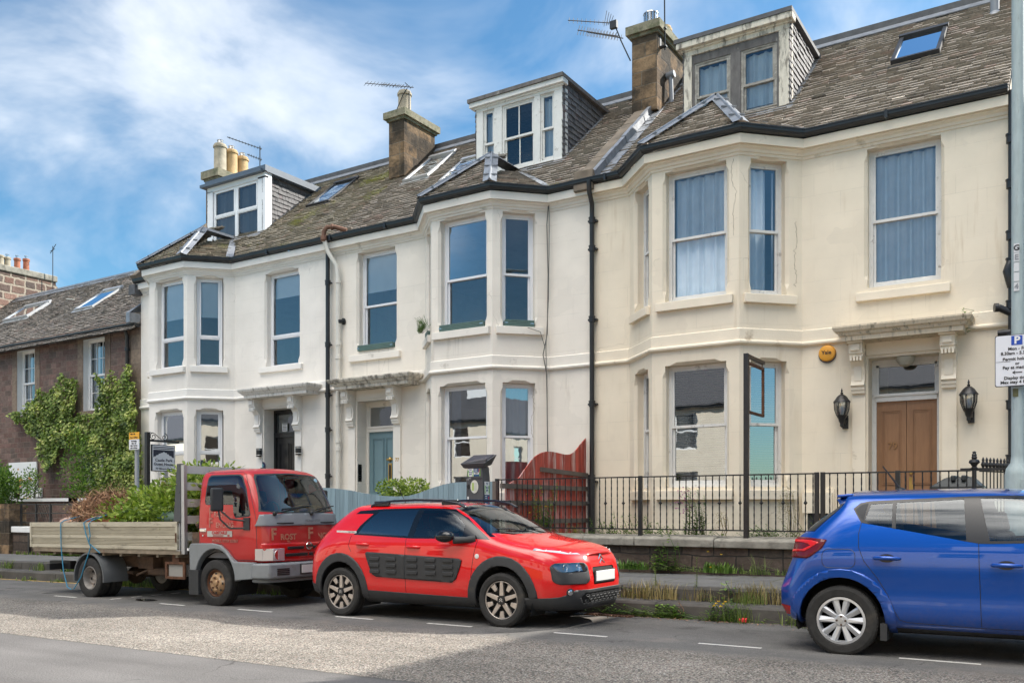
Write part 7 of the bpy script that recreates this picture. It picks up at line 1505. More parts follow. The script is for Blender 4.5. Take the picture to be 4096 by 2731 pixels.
    text('lettering', 'ROST', .11, M2(3.38, 1.43), white, t, bold=.002, xs=1.0); text('lettering', 'ENCING', .11, M2(3.50, 1.265), white, t, bold=.002, xs=1.0); text('lettering', 'F', .21, M2(3.17, 1.46), ghost, t, bold=.006); text('lettering', 'F', .21, M2(3.17, 1.30), ghost, t, bold=.006)
    text('lettering', 'MOBILE: 07759 203867', .062, M2(3.50, 1.02), ghost, t, bold=.002)
    p, n = sf.side(3.38, 1.13); m = MB(); m.obox(p + Vector((0, -.005, 0)), (.29, 0, 0), (0, .003, 0), (0, 0, .045)); bd = mk('door_badge', m, flat('silver decal', (.42, .41, .38), .5), t)
    text('lettering', 'CABSTAR.E', .062, frameM(p + Vector((0, -.010, .016)), (1, 0, 0), (0, 0, 1)), flat('decal red', (.40, .02, .02), .5), bd, bold=.003, xs=1.15); text('lettering', '120', .035, frameM(p + Vector((.21, -.010, -.026)), (1, 0, 0), (0, 0, 1)), K['decal red'], bd, bold=.002)
    m = MB()
    for i in range(3): m.obox(p + Vector((-.03, -.010, -.018 - i * .009)), (.12, 0, 0), (0, .001, 0), (0, 0, .002))
    mk('badge_lines', m, K['decal red'], bd)
    for a, b in ((-.62, -.02), (.10, .62)):
        q, _ = sf.front(a, 1.44); q2, _ = sf.front(b, 1.545); m = MB(); m.sphere(q + Vector((.05, 0, 0)), .035, 10, 6); m.tube([q + Vector((.06, 0, 0)), q2 + Vector((.03, 0, 0))], .010, 6); q3, _ = sf.front(a + .18, 1.515); m.tube([q3 + Vector((.02, 0, -.01)), q2 + Vector((.02, .0, .0)) + (q2 - q3) * .4], .008, 6); mk('wiper', m, K['black'], ws)
    for sg in (-1, 1): q, _ = sf.front(sg * .45, 1.30); m = MB(); m.obox(q + Vector((.028, 0, -.01)), (.006, 0, 0), (-.01 * sg, .16, 0), (0, 0, .009)); mk('scuttle_vent', m, K['black'], pn)
    q, _ = sf.front(.58, 1.98); m = MB(); m.lathe(q, [(.035, .004), (.034, .008)], 18, (1, 0, .3)); mk('tax_disc', m, flat('pale blue disc', (.35, .55, .65), .5), ws)
    m = MB(); m.box(2.92, 4.0, -.80, .80, .75, .95); m.box(3.9, 4.25, -.78, .78, 1.15, 1.36); m.box(2.90, 2.95, -.8, .8, .9, 1.5); mk('cab_interior', m, flat('grey cab lining', (.16, .16, .17), .8), t); seats(t, (3.3,), z=.95, w=.55)
    m = MB(); P = [(3.95 + .06 * math.sin(a), -.38 + .19 * math.cos(a), 1.45 + .17 * math.sin(a)) for a in [k / 20 * 6.283 for k in range(21)]]; m.tube(P, .014, 6, cap=False); m.tube([(3.95, -.38, 1.45), (4.1, -.38, 1.25)], .03, 6); m.box(3.94, 3.96, -.55, -.21, 1.44, 1.46); mk('steering_wheel', m, K['black'], t)
    return t
tk = truck()
# ================= street furniture, boundaries, plants =================
def copyo(o, parent, loc):
    c = o.copy(); COL.objects.link(c); c.parent = parent; c.matrix_parent_inverse = o.matrix_parent_inverse.copy(); c.location = loc; return c
# front wall of the cream house
t = thing('garden_wall', 'low dark stone wall with a thick lichened coping, under the black railing', 'wall', (-6, 14, .37))
m = MB(); m.box(-9.6, -3.42, 13.98, 14.34, .2, .755); m.box(-2.2, 3, 13.98, 14.34, .2, .755); mk('wall', m, K['wallstone'], t)
x = -9.6; m = MB(); rnd = random.Random(4)
while x < -3.5:
    L = rnd.uniform(.95, 1.45); e = min(x + L - .012, -3.40); z = .905 + rnd.uniform(-.008, .008); m.prism([(x, 13.90, .757), (x, 13.895, z - .03), (x, 13.93, z), (x, 14.34, z + .035), (x, 14.38, z + .02), (x, 14.38, .757)], (e - x, 0, 0)); x += L
m.prism([(-2.2, 13.90, .757), (-2.2, 13.895, .88), (-2.2, 13.93, .91), (-2.2, 14.34, .94), (-2.2, 14.38, .93), (-2.2, 14.38, .757)], (5, 0, 0))
mk('coping', m, K['cope'], t, bevel=.012)
m = MB(); m.box(-3.40, -2.2, 13.9, 14.4, .3, .62); struct('gate_step', m, K['cope'])
def railing(name, label, cat, x0, x1, y, posts, z0=1.035, z1=1.93, base=.93, gate=False, off=.115, start=0):
    t = thing(name, label, cat, ((x0 + x1) / 2, y, base))
    for nm, z in (('top_rail', z1), ('bottom_rail', z0)): m = MB(); m.box(x0, x1, y - .019, y + .019, z - .011, z + .011); mk(nm, m, K['ironblack'], t)
    for px in posts: m = MB(); m.box(px - .032, px + .032, y - .032, y + .032, base - (.0 if gate else .02), z1 + .02); mk('post', m, K['ironblack'], t, bevel=.004)
    def bar(kind):
        m = MB(); w = .008; n = 14 if kind == 1 else 1
        if kind == 1:
            V = []; F = []; r = .0095
            for i in range(n + 1):
                z = z0 + (z1 - z0) * i / n; a0 = i * .9; V += [(r * math.cos(a0 + k * math.pi / 2) * 1.2, y + r * 1.2 * math.sin(a0 + k * math.pi / 2), z) for k in range(4)]
            for i in range(n):
                for k in range(4): q = (k + 1) % 4; F.append((i * 4 + k, i * 4 + q, (i + 1) * 4 + q, (i + 1) * 4 + k))
            m.add(V, F)
        else: m.box(-.008, .008, y - .008, y + .008, z0, z1)
        return m
    b0 = mk('bar', bar(1), K['ironblack'], t); b1 = mk('bar', (lambda m: (m.lathe((0, y, 1.48), [(.010, -.035), (.018, -.028), (.012, -.02), (.028, -.008), (.030, 0), (.028, .008), (.012, .02), (.018, .028), (.010, .035)], 10), m)[1])(bar(1)), K['ironblack'], t)
    i = start; x = x0 + off * .9; first = {0: b0, 1: b1}; used = set()
    while x < x1 - .03:
        if all(abs(x - p) > .045 for p in posts):
            k = 1 if i % 3 == 1 else 0; src = first[k]
            if k not in used: src.location.x = x; used.add(k)
            else: copyo(src, t, (x, 0, 0))
        x += off; i += 1
    return t
railing('railing', 'long black iron railing with small ball knots, before the cream bay window', 'railing', -9.33, -3.41, 14.1, (-9.33, -6.375, -3.42))
railing('garden_gate', 'black iron gate in front of the brown double door', 'gate', -3.33, -2.30, 14.1, (-3.33,), base=.62, z0=.75, gate=True, start=2)
railing('railing', 'short black iron railing right of the gate, behind the blue car roof', 'railing', -2.26, -1.30, 14.1, (-2.26,), start=2)
t = thing('sign_frame', 'tall black steel post with an empty hanging sign frame before the cream bay window', 'sign post', (-4.52, 14.1, .93))
m = MB(); m.box(-4.56, -4.485, 14.06, 14.135, .80, 3.88); mk('post', m, K['ironblack'], t, bevel=.004)
m = MB(); m.box(-4.55, -4.495, 14.135, 15.02, 3.82, 3.875); mk('arm', m, K['ironblack'], t)
m = MB(); xx = -4.52
for a in ((14.16, 15.0, 3.72, 3.76), (14.16, 15.0, 2.93, 2.97), (14.16, 14.20, 2.97, 3.72), (14.96, 15.0, 2.97, 3.72)): m.box(xx - .02, xx + .02, *a)
for y in (14.22, 14.93): m.box(xx - .006, xx + .006, y, y + .012, 3.76, 3.83)
mk('hanging_frame', m, K['rust'], t)
# red partition fence
t = thing('wooden_fence', 'worn red wooden fence with a wavy top, running back to the house wall', 'fence', (-8.92, 15.4, .5))
prof = [(13.8, 1.80), (14.28, 1.97), (14.66, 2.27), (14.85, 2.39), (15.04, 2.465), (15.25, 2.51), (15.49, 2.526), (15.8, 2.51), (16.07, 2.49), (16.25, 2.50), (16.4, 2.545), (16.6, 2.65), (16.74, 2.75), (17.0, 2.90)]
def pz(pr, q):
    for (a, za), (b, zb) in zip(pr, pr[1:]):
        if a <= q <= b: return za + (zb - za) * (q - a) / (b - a)
    return pr[-1][1] if q > pr[-1][0] else pr[0][1]
m = MB(); y = 13.8; rnd = random.Random(9)
while y < 16.98:
    w = .118; e = min(y + w, 16.98); j = rnd.uniform(-.003, .003); tn = rnd.uniform(0, 1)
    m.add([(-8.94 + j, y, .7), (-8.94 + j, e - .005, .7), (-8.94 + j, e - .005, pz(prof, e)), (-8.94 + j, y, pz(prof, y)), (-8.96 + j, y, .7), (-8.96 + j, e - .005, .7), (-8.96 + j, e - .005, pz(prof, e)), (-8.96 + j, y, pz(prof, y))], [(0, 1, 2, 3), (7, 6, 5, 4), (3, 2, 6, 7), (0, 3, 7, 4), (1, 5, 6, 2)], tn); y += w
mk('boards', m, K['fencered'], t)
for y0, z in ((13.6, 1.80), (13.7, 1.49), (13.8, 1.13)): m = MB(); m.box(-8.935, -8.895, y0, 17.0, z - .045, z + .045); mk('rail', m, K['rail'], t)
m = MB(); m.obox((-8.912, 16.0, 2.12), (.02, 0, 0), (0, .98, -.03), (0, 0, .045)); mk('rail', m, K['rail'], t)
# blue fence
t = thing('wooden_fence', 'blue-grey board fence with a dipping wavy top before the middle house', 'fence', (-12.8, 14, .3))
prof = [(-17.5, 1.65), (-16.6, 1.62), (-15.6, 1.72), (-14.6, 1.83), (-13.6, 1.824), (-12.97, 1.764), (-12.6, 1.70), (-12.16, 1.648), (-11.8, 1.628), (-11.42, 1.633), (-11.1, 1.70), (-10.84, 1.78), (-10.5, 1.86), (-10.2, 1.895), (-9.36, 1.897)]
m = MB(); x = -17.4
while x < -9.37:
    w = .125; e = min(x + w, -9.36); tn = rnd.uniform(0, 1); j = rnd.uniform(-.002, .002)
    m.add([(x, 14.0 + j, .2), (e - .006, 14.0 + j, .2), (e - .006, 14.0 + j, pz(prof, e)), (x, 14.0 + j, pz(prof, x)), (x, 14.02 + j, .2), (e - .006, 14.02 + j, .2), (e - .006, 14.02 + j, pz(prof, e)), (x, 14.02 + j, pz(prof, x))], [(0, 1, 2, 3), (7, 6, 5, 4), (3, 2, 6, 7), (0, 3, 7, 4), (1, 5, 6, 2)], tn); x += w
mk('boards', m, K['fenceblue'], t)
for z in (.6, 1.4): m = MB(); m.box(-17.4, -9.36, 14.022, 14.06, z, z + .08); mk('rail', m, K['rail'], t)
m = MB(); m.box(-9.36, -9.28, 13.98, 14.06, .3, 1.9); mk('end_post', m, K['rail'], t)
# parking ticket machine
t = thing('ticket_machine', 'dark grey parking ticket machine with a solar panel top and stickers', 'parking meter', (-8.5, 12.35, .27))
body = pm('scuffed grey enamel', (.075, .075, .08), .5, var=.2, vs=6, bump=.1, dirt=(.20, .19, .18), dlo=.66, ds=7)
m = MB(); m.prism([(-8.75, 12.2, z) if False else p for p in [(-8.76, 12.2, .27), (-8.25, 12.2, .27), (-8.27, 12.2, 1.90), (-8.30, 12.2, 2.10), (-8.70, 12.2, 2.10), (-8.74, 12.2, 1.90)]], (0, .34, 0)); mk('body', m, body, t, bevel=.025, seg=3)
m = MB(); m.prism([(-8.87, 12.16, 2.13), (-8.80, 12.16, 2.07), (-8.25, 12.16, 2.09), (-8.13, 12.16, 2.21), (-8.16, 12.16, 2.225)], (0, .05, 0)); m.add([(-8.87, 12.12, 2.14), (-8.14, 12.12, 2.15), (-8.12, 12.62, 2.30), (-8.80, 12.62, 2.30), (-8.78, 12.18, 2.06), (-8.24, 12.18, 2.07), (-8.24, 12.55, 2.12), (-8.76, 12.55, 2.12)], [(0, 1, 2, 3), (4, 7, 6, 5), (0, 4, 5, 1), (1, 5, 6, 2), (2, 6, 7, 3), (3, 7, 4, 0)]); hd = mk('panel_housing', m, body, t, bevel=.015)
m = MB(); m.add([(-8.80, 12.15, 2.156), (-8.20, 12.15, 2.166), (-8.18, 12.58, 2.30), (-8.76, 12.58, 2.30)], [(0, 1, 2, 3)]); mk('solar_panel', m, flat('solar glass', (.03, .03, .05), .15), hd)
m = MB(); m.box(-8.745, -8.27, 12.192, 12.20, 1.885, 1.895); mk('door_gap', m, K['black'], t)
navy = flat('sticker navy', (.02, .10, .22), .5); grn = flat('sticker green', (.28, .60, .08), .5); redd = flat('sticker red', (.62, .03, .05), .5)
def sticker(nm, x0, x1, z0, z1, y, mat, par): m = MB(); m.quad((x0, y, z0), (x1, y, z0), (x1, y, z1), (x0, y, z1)); return mk(nm, m, mat, par)
FM = lambda x, y, z: frameM((x, y, z), (1, 0, 0), (0, 0, 1))
s1 = sticker('sticker', -8.69, -8.525, 1.925, 2.06, 12.194, K['white'], t); text('lettering', 'Pay to', .045, FM(-8.61, 12.192, 2.0), navy, s1, bold=.001); text('lettering', 'park', .045, FM(-8.61, 12.192, 1.965), navy, s1, bold=.001)
for x, k in ((-8.675, '['), (-8.545, ']')): text('lettering', k, .10, FM(x, 12.192, 1.985), grn, s1, bold=.003)
text('lettering', 'Ringo', .03, FM(-8.61, 12.192, 2.04), navy, s1)
s2 = sticker('sticker', -8.52, -8.335, 1.93, 2.06, 12.194, navy, t); m = MB(); m.quad((-8.515, 12.193, 1.96), (-8.375, 12.193, 1.96), (-8.375, 12.193, 1.995), (-8.515, 12.193, 1.995)); mk('label_strip', m, K['white'], s2); text('lettering', '12247', .034, FM(-8.445, 12.191, 1.977), K['black'], s2, bold=.001)
m = MB(); m.quad((-8.355, 12.193, 1.93), (-8.335, 12.193, 1.93), (-8.335, 12.193, 2.06), (-8.345, 12.193, 2.06)); mk('green_edge', m, grn, s2)
for z in (2.045, 2.022, 2.0): text('lettering', 'v', .045, FM(-8.365, 12.190, z), redd, s2, bold=.002)
for z in (2.045, 2.03, 2.012): m = MB(); m.quad((-8.50, 12.192, z), (-8.42, 12.192, z), (-8.42, 12.192, z + .006), (-8.50, 12.192, z + .006)); mk('text_line', m, K['white'], s2)
m = MB(); m.add([(-8.50 + .11 * math.cos(a), 12.193, 1.755 + .11 * math.sin(a)) for a in [i / 28 * 6.283 for i in range(28)]], [tuple(range(28))]); dsk = mk('notice_disc', m, flat('notice paper', (.66, .66, .58), .6), t); sticker('notice_panel', -8.57, -8.51, 1.69, 1.82, 12.191, flat('notice green', (.40, .52, .16), .6), dsk)
for i in range(7): sticker('text_line', -8.50, -8.42, 1.69 + i * .02, 1.695 + i * .02, 12.191, flat('notice grey', (.35, .37, .35), .6), dsk)
m = MB(); m.add([(-8.665 + .045 * math.cos(a), 12.193, 1.755 + .04 * math.sin(a)) for a in [i / 20 * 6.283 for i in range(20)]], [tuple(range(20))]); m.lathe((-8.50, 12.2, 1.52), [(.022, 0), (.02, .012)], 12, (0, -1, 0)); mk('coin_slot', m, K['black'], t); sticker('sticker', -8.70, -8.66, 1.54, 1.59, 12.193, K['white'], t)
text('scrawl', 'DAJM22', .04, frameM((-8.66, 12.193, 1.885), (1, 0, .25), (-.25, 0, 1)), flat('scrawl', (.5, .5, .5), .6), t)
text('scrawl', 'NI CREW', .045, frameM((-8.22, 12.35, 2.14), (.05, 1, .1), (.6, 0, 1)), K['scrawl'], hd)
sx = -8.248; qs = MB(); qs.quad((sx, 12.25, 1.62), (sx, 12.47, 1.62), (sx - .004, 12.47, 1.84), (sx - .004, 12.25, 1.84)); s3 = mk('side_sticker', qs, K['white'], t); SM = lambda y, z: frameM((sx + .003, y, z), (0, 1, 0), (0, 0, 1))
text('lettering', 'Pay to', .05, SM(12.36, 1.74), navy, s3, bold=.001); text('lettering', 'park', .05, SM(12.36, 1.695), navy, s3, bold=.001); text('lettering', 'Ringo', .038, SM(12.36, 1.81), navy, s3)
for y, k in ((12.275, '['), (12.445, ']')): text('lettering', k, .13, SM(y, 1.715), grn, s3, bold=.003)
qs = MB(); qs.quad((sx, 12.25, 1.42), (sx, 12.47, 1.42), (sx, 12.47, 1.615), (sx, 12.25, 1.615)); s4 = mk('side_sticker', qs, navy, t)
for z in (1.57, 1.51, 1.455): text('lettering', 'v', .085, SM(12.43, z), redd, s4, bold=.004)
for z in (1.59, 1.56, 1.53, 1.47): m = MB(); m.quad((sx + .002, 12.27, z), (sx + .002, 12.36, z), (sx + .002, 12.36, z + .01), (sx + .002, 12.27, z + .01)); mk('text_line', m, K['white'], s4)
t.scale = (.72, .66, 1); t.location.x -= .06
# lamp post with parking sign
post = pm('worn grey-green post paint', (.36, .43, .43), .6, var=.1, vs=5, bump=.2, bs=25, dirt=(.16, .17, .16), dlo=.62, ds=3, stretch=(6, 6, 1.2))
t = thing('lamp_post', 'pale grey-green lamp post at the right edge of the picture', 'lamp post', (-.593, 11.58, .33))
m = MB(); m.lathe((-.593, 11.6, 0), [(.135, .3), (.135, 1.78), (.12, 1.85), (.075, 1.92), (.068, 2.0), (.062, 9.0)], 20); mk('post', m, post, t, smooth=40); m = MB(); m.box(-.56, -.50, 11.46, 11.47, .8, 1.72); mk('service_door', m, post, t)
m = MB(); m.tube([(-.593, 11.6, 8.9), (-.593, 11.2, 9.6), (-.593, 10.2, 9.8)], .04, 8); m.sphere((-.593, 9.9, 9.78), .2, 12, 8, (.7, 1.8, .5)); mk('lamp_head', m, post, t, smooth=40)
for z, k in ((4.335, 'G'), (4.23, 'E'), (4.12, ''), (4.01, ''), (3.90, '4')):
    m = MB(); m.box(-.63, -.575, 11.527, 11.532, z - .05, z + .05); st = mk('sticker', m, flat('sticker white', (.62, .63, .64), .5), t)
    if k: text('lettering', k, .085, FM(-.602, 11.524, z), K['black'] if k == 'G' else flat('faded letter', (.25, .26, .28), .6), st, bold=.002)
m = MB(); m.box(-.64, -.585, 11.528, 11.536, 2.66, 2.75); mk('clip_patch', m, flat('brown patch', (.10, .10, .04), .6), t)
t = thing('parking_sign', 'white parking sign with a blue P, fixed to the lamp post', 'sign', (-.595, 11.5, 2.78))
m = MB(); m.prism([(p[0], 11.485, p[1]) for p in rrect(-.815, -.37, 2.775, 3.355, .02)], (0, .012, 0)); mk('backing', m, K['black'], t); m = MB(); m.prism([(p[0], 11.481, p[1]) for p in rrect(-.808, -.377, 2.782, 3.348, .02)], (0, .003, 0)); pl = mk('plate', m, flat('sign white', (.74, .75, .78), .4), t)
m = MB(); m.quad((-.652, 11.479, 3.235), (-.542, 11.479, 3.235), (-.542, 11.479, 3.34), (-.652, 11.479, 3.34)); bp = mk('blue_panel', m, flat('sign blue', (.015, .07, .40), .4), pl); text('lettering', 'P', .115, FM(-.595, 11.477, 3.287), K['white'], bp, bold=.004)
for s_, z, sz in (('Mon - Fri', 3.195, .048), ('8.30am - 5.30pm', 3.145, .048), ('Permit holders', 3.08, .048), ('or', 3.028, .044), ('Pay at machine', 2.985, .048), ('Display ticket', 2.868, .048), ('Max stay 4 hours', 2.82, .048)): text('lettering', s_, sz, FM(-.593, 11.4785, z), K['black'], pl, bold=.0012)
m = MB(); m.quad((-.805, 11.479, 3.052), (-.66, 11.479, 3.052), (-.66, 11.479, 3.056), (-.805, 11.479, 3.056)); m.box(-.62, -.545, 11.478, 11.48, 2.923, 2.933); m.add([(-.645, 11.479, 2.928), (-.61, 11.479, 2.952), (-.622, 11.479, 2.928), (-.61, 11.479, 2.904)], [(0, 1, 2, 3)]); mk('arrow', m, K['black'], pl)
# spear-headed railing and bin
t = thing('spear_railing', 'ornate black cast railing with spear heads at the right end', 'railing', (-1.2, 14.6, .93))
m = MB(); m.lathe((-1.27, 14.25, .93), [(.03, 0), (.03, 1.02), (.05, 1.04), (.03, 1.06), (.045, 1.09), (.075, 1.12), (.065, 1.15), (.03, 1.17), (.04, 1.19), (.03, 1.21), (.035, 1.23), (.02, 1.25), (.028, 1.265), (.01, 1.28)], 14); mk('post', m, K['ironblack'], t, smooth=40)
m = MB(); m.box(-1.45, -.4, 14.24, 14.27, 1.93, 1.97); m.bar((-1.20, 14.35, 1.93), (-.70, 15.6, 1.93), .035, .02); mk('rail', m, K['ironblack'], t)
m = MB(); w = .008; m.box(-w, w, 14.3 - w, 14.3 + w, .93, 2.0); m.lathe((0, 14.3, 1.94), [(.012, 0), (.026, .02), (.014, .04), (.028, .07), (.03, .09), (.014, .13), (.02, .15), (.004, .19)], 8); b0 = mk('bar', m, K['ironblack'], t); b0.location = (-1.17, .1, 0)
for i in range(1, 13): copyo(b0, t, (-1.17 + i * .038, .1 + i * .1, 0))
t = thing('wheelie_bin', 'black wheelie bin with a ridged lid behind the railing at the right', 'bin', (-1.6, 15, .6)); bn = flat('bin plastic', (.03, .034, .034), .45)
m = MB(); m.add([(-1.78, 14.75, .6), (-1.3, 14.75, .6), (-1.3, 15.3, .6), (-1.78, 15.3, .6), (-1.86, 14.65, 1.66), (-1.24, 14.65, 1.66), (-1.24, 15.4, 1.66), (-1.86, 15.4, 1.66)], [(0, 3, 2, 1), (0, 1, 5, 4), (1, 2, 6, 5), (2, 3, 7, 6), (3, 0, 4, 7)]); mk('body', m, bn, t, bevel=.02)
m = MB(); m.box(-1.90, -1.20, 14.61, 15.44, 1.66, 1.73); m.add([(-1.88, 14.63, 1.73), (-1.22, 14.63, 1.73), (-1.22, 15.42, 1.73), (-1.88, 15.42, 1.73), (-1.72, 14.75, 1.84), (-1.36, 14.75, 1.84), (-1.36, 15.3, 1.88), (-1.72, 15.3, 1.88)], [(0, 1, 5, 4), (1, 2, 6, 5), (2, 3, 7, 6), (3, 0, 4, 7), (4, 5, 6, 7)])
for x in (-1.62, -1.48): m.box(x, x + .06, 14.66, 15.3, 1.80, 1.885)
mk('lid', m, bn, t, bevel=.015); m = MB()
for x in (-1.80, -1.30): m.lathe((x, 15.42, .68), [(.10, -.03), (.10, .03)], 14, (1, 0, 0))
mk('wheels', m, K['black'], t)
# guest house hanging sign
t = thing('hanging_sign', 'black and white guest house sign hanging from a black post with scrolls', 'sign', (-19.85, 14, .1)); X = -19.85
m = MB(); m.box(X - .05, X + .05, 13.95, 14.05, -.2, 3.30); m.box(X - .03, X + .03, 14.05, 14.92, 3.07, 3.12); mk('post', m, K['ironblack'], t, bevel=.005); m = MB()
for c, s_ in ((14.17, 1), (14.50, -1)):
    P = [(X, c + s_ * (.10 - .085 * k / 22) * math.cos(k / 22 * 9 + 1.6), 3.20 + (.10 - .085 * k / 22) * math.sin(k / 22 * 9 + 1.6)) for k in range(23)]; m.tube(P, .010, 5)
m.tube([(X, 14.06, 3.30), (X, 14.2, 3.28), (X, 14.4, 3.14), (X, 14.6, 3.13)], .010, 5); mk('scrollwork', m, K['ironblack'], t)
m = MB(); m.box(X - .025, X + .025, 14.11, 14.80, 2.32, 3.00); bd = mk('board', m, K['black'], t, bevel=.004); m = MB(); xs = X + .027; m.quad((xs, 14.13, 2.34), (xs, 14.78, 2.34), (xs, 14.78, 2.98), (xs, 14.13, 2.98)); fc = mk('white_face', m, flat('sign white', (.7, .7, .72), .5), bd)
m = MB(); xs += .002; m.quad((xs, 14.15, 2.66), (xs, 14.76, 2.66), (xs, 14.76, 2.87), (xs, 14.15, 2.87))
for z in (2.89, 2.93): m.quad((xs, 14.15, z), (xs, 14.76, z), (xs, 14.76, z + .022), (xs, 14.15, z + .022))
mk('dark_band', m, flat('sign navy', (.02, .024, .045), .5), fc); m = MB(); xs += .002; P = [(14.15, 2.66), (14.16, 2.69), (14.22, 2.70), (14.24, 2.73), (14.30, 2.74), (14.31, 2.77), (14.36, 2.775), (14.37, 2.79), (14.42, 2.80), (14.46, 2.825), (14.50, 2.80), (14.54, 2.80), (14.55, 2.77), (14.60, 2.765), (14.62, 2.73), (14.68, 2.72), (14.70, 2.69), (14.75, 2.68), (14.76, 2.66)]; m.add([(xs, y, z) for y, z in P], [tuple(range(len(P)))]); mk('rock_outline', m, flat('sign pale', (.62, .64, .67), .5), fc)
SG = lambda z: frameM((X + .033, 14.455, z), (0, 1, 0), (0, 0, 1)); dk = K['sign navy']
text('lettering', 'Castle Park', .098, SG(2.605), dk, fc, bold=.002, xs=1.12); text('lettering', 'Guest House', .098, SG(2.505), dk, fc, bold=.002, xs=1.12); text('lettering', '75 Gilmore Place', .062, SG(2.39), dk, fc, bold=.002, xs=1.1); m = MB(); m.box(X + .028, X + .032, 14.3, 14.6, 2.447, 2.451); mk('rule', m, dk, fc)
# loading restriction sign
t = thing('loading_sign', 'small orange and white no-loading sign on a grey post behind the truck bed', 'sign', (-17.35, 11.95, .15)); m = MB(); m.tube([(-17.35, 11.98, .1), (-17.35, 11.98, 3.02)], .048, 12); mk('post', m, pm('galvanised post', (.36, .37, .38), .5, .3, var=.1), t, smooth=40)
for nm, z0, z1, mt in (('orange_plate', 2.885, 3.035, flat('sign orange', (.80, .40, .03), .5)), ('white_plate', 2.66, 2.88, K['sign white'])): m = MB(); m.prism([(p[0], 11.91, p[1]) for p in rrect(-17.53, -17.18, z0, z1, .015)], (0, .015, 0)); q = mk(nm, m, mt, t); _ = [text('lettering', s_, .042, FM(-17.355 + dx, 11.907, z), K['black'], q, bold=.002) for s_, z, dx in ((('Mon - Sat', 3.0, -.04), ('8 am - 6.30 pm', 2.925, 0)) if nm[0] == 'o' else (('No loading', 2.845, 0), ('Mon - Fri', 2.795, 0), ('8.00 - 9.15 am', 2.745, 0), ('4.30 - 6.30 pm', 2.695, 0)))]
# left garden walls
t = thing('garden_wall', 'old stone garden wall with a pier and white coping, left of the truck', 'wall', (-25.5, 14, 0))
m = MB(); m.box(-26.45, -25.95, 13.8, 14.3, -.4, 1.5); mk('pier', m, K['chimstone'], t); m = MB(); m.box(-25.95, -20.6, 13.9, 14.25, -.4, .68); mk('wall', m, K['wallstone'], t); m = MB(); m.box(-25.95, -20.6, 13.85, 14.3, .682, .85); mk('coping', m, K['white'], t, bevel=.015)
t = thing('garden_wall', 'higher stone wall with a thin white coping behind the left garden railing', 'wall', (-25.5, 15.6, 0)); m = MB(); m.box(-29.4, -24.5, 15.6, 15.9, -.4, 1.58); mk('wall', m, K['cotstone'], t); m = MB()
for x in (-29.4, -27.4, -25.9): m.box(x, min(x + 1.99, -24.5), 15.55, 15.95, 1.582, 1.68)
mk('coping', m, K['white'], t)
t = thing('garden_railing', 'thin black iron railing on the left garden wall', 'railing', (-25, 14.05, .85)); m = MB()
for x in (-25.80, -25.02, -24.3): m.box(x, x + .05, 14.03, 14.08, .85, 1.50)
for z in (.95, 1.22, 1.47): m.box(-25.80, -23, 14.04, 14.07, z, z + .03)
for i in range(5): m.bar((-24.9 + i * .12, 14.05, 1.47), (-24.6 + i * .12, 14.05, 1.0), .01)
mk('frame', m, K['ironblack'], t); m = MB(); m.box(-25.05, -24.99, 13.84, 13.88, 0, .66); tag(mk('iron_stake', m, K['ironblack']), 'short black iron stake against the low wall, left of the truck', 'stake')
# ---------------- television aerials ----------------
def yagi(m, a, b, n, half, up=(0, 0, 1), r=.008):
    a, b = Vector(a), Vector(b); m.tube([a, b], r * 1.5, 5); u = Vector(up)
    for i in range(n): p = a + (b - a) * (i + .3) / n; m.tube([p - u * half * (1 - .3 * i / n), p + u * half * (1 - .3 * i / n)], r * .8, 4)
def aerial(lab, mast, fn):
    t = thing('tv_aerial', lab, 'aerial', mast[0], group='television aerials on the chimneys'); m = MB(); m.tube(mast, .018, 6); mk('mast', m, K['darkmetal'], t); m = MB(); fn(m); mk('antenna', m, K['darkmetal'], t)
aerial('thin aerial of two combs on a mast behind the three clay pots', [(-24.3, 21.62, 12.6), (-24.3, 21.62, 14.08)], lambda m: (yagi(m, (-24.3, 21.7, 14.0), (-24.3, 20.2, 13.9), 11, .045, (.2, 0, 1), .010), yagi(m, (-24.3, 21.7, 13.62), (-24.3, 21.05, 13.60), 6, .06, (.2, 0, 1), .010)))
aerial('aerial of two long combs strapped to the single pot on the middle chimney', [(-16.35, 20.1, 12.8), (-16.35, 20.1, 13.42)], lambda m: (m.tube([(-16.72, 19.95, 12.85), (-16.5, 20.0, 13.3), (-16.35, 20.0, 13.45)], .014, 5), yagi(m, (-17.85, 19.9, 13.95), (-16.35, 20.05, 13.52), 12, .14, (.1, .6, .7)), yagi(m, (-17.55, 20.3, 14.0), (-16.35, 20.3, 13.60), 11, .12, (.1, .6, .7)), m.tube([(-16.5, 20.1, 13.7), (-16.3, 20.1, 13.5)], .012, 4)))
aerial('large rusty aerial of three combs on a bent bracket beside the tallest chimney', [(-9.30, 19.98, 12.35), (-9.52, 19.95, 12.85), (-9.70, 19.93, 13.32)], lambda m: (yagi(m, (-11.0, 19.9, 13.80), (-9.68, 19.9, 13.34), 11, .075, (0, .1, 1)), yagi(m, (-10.72, 19.9, 13.47), (-9.6, 19.9, 13.0), 14, .13, (.1, .3, 1), .009), yagi(m, (-10.6, 20.2, 13.52), (-9.6, 20.2, 13.08), 12, .12, (.1, .3, 1), .009), [m.tube([(-9.98 + k * .06, 19.9, 13.35), (-9.90 + k * .06, 19.9, 13.72 - .06 * k)], .007, 4) for k in range(4)], m.box(-9.8, -9.62, 19.85, 19.95, 13.22, 13.4)))
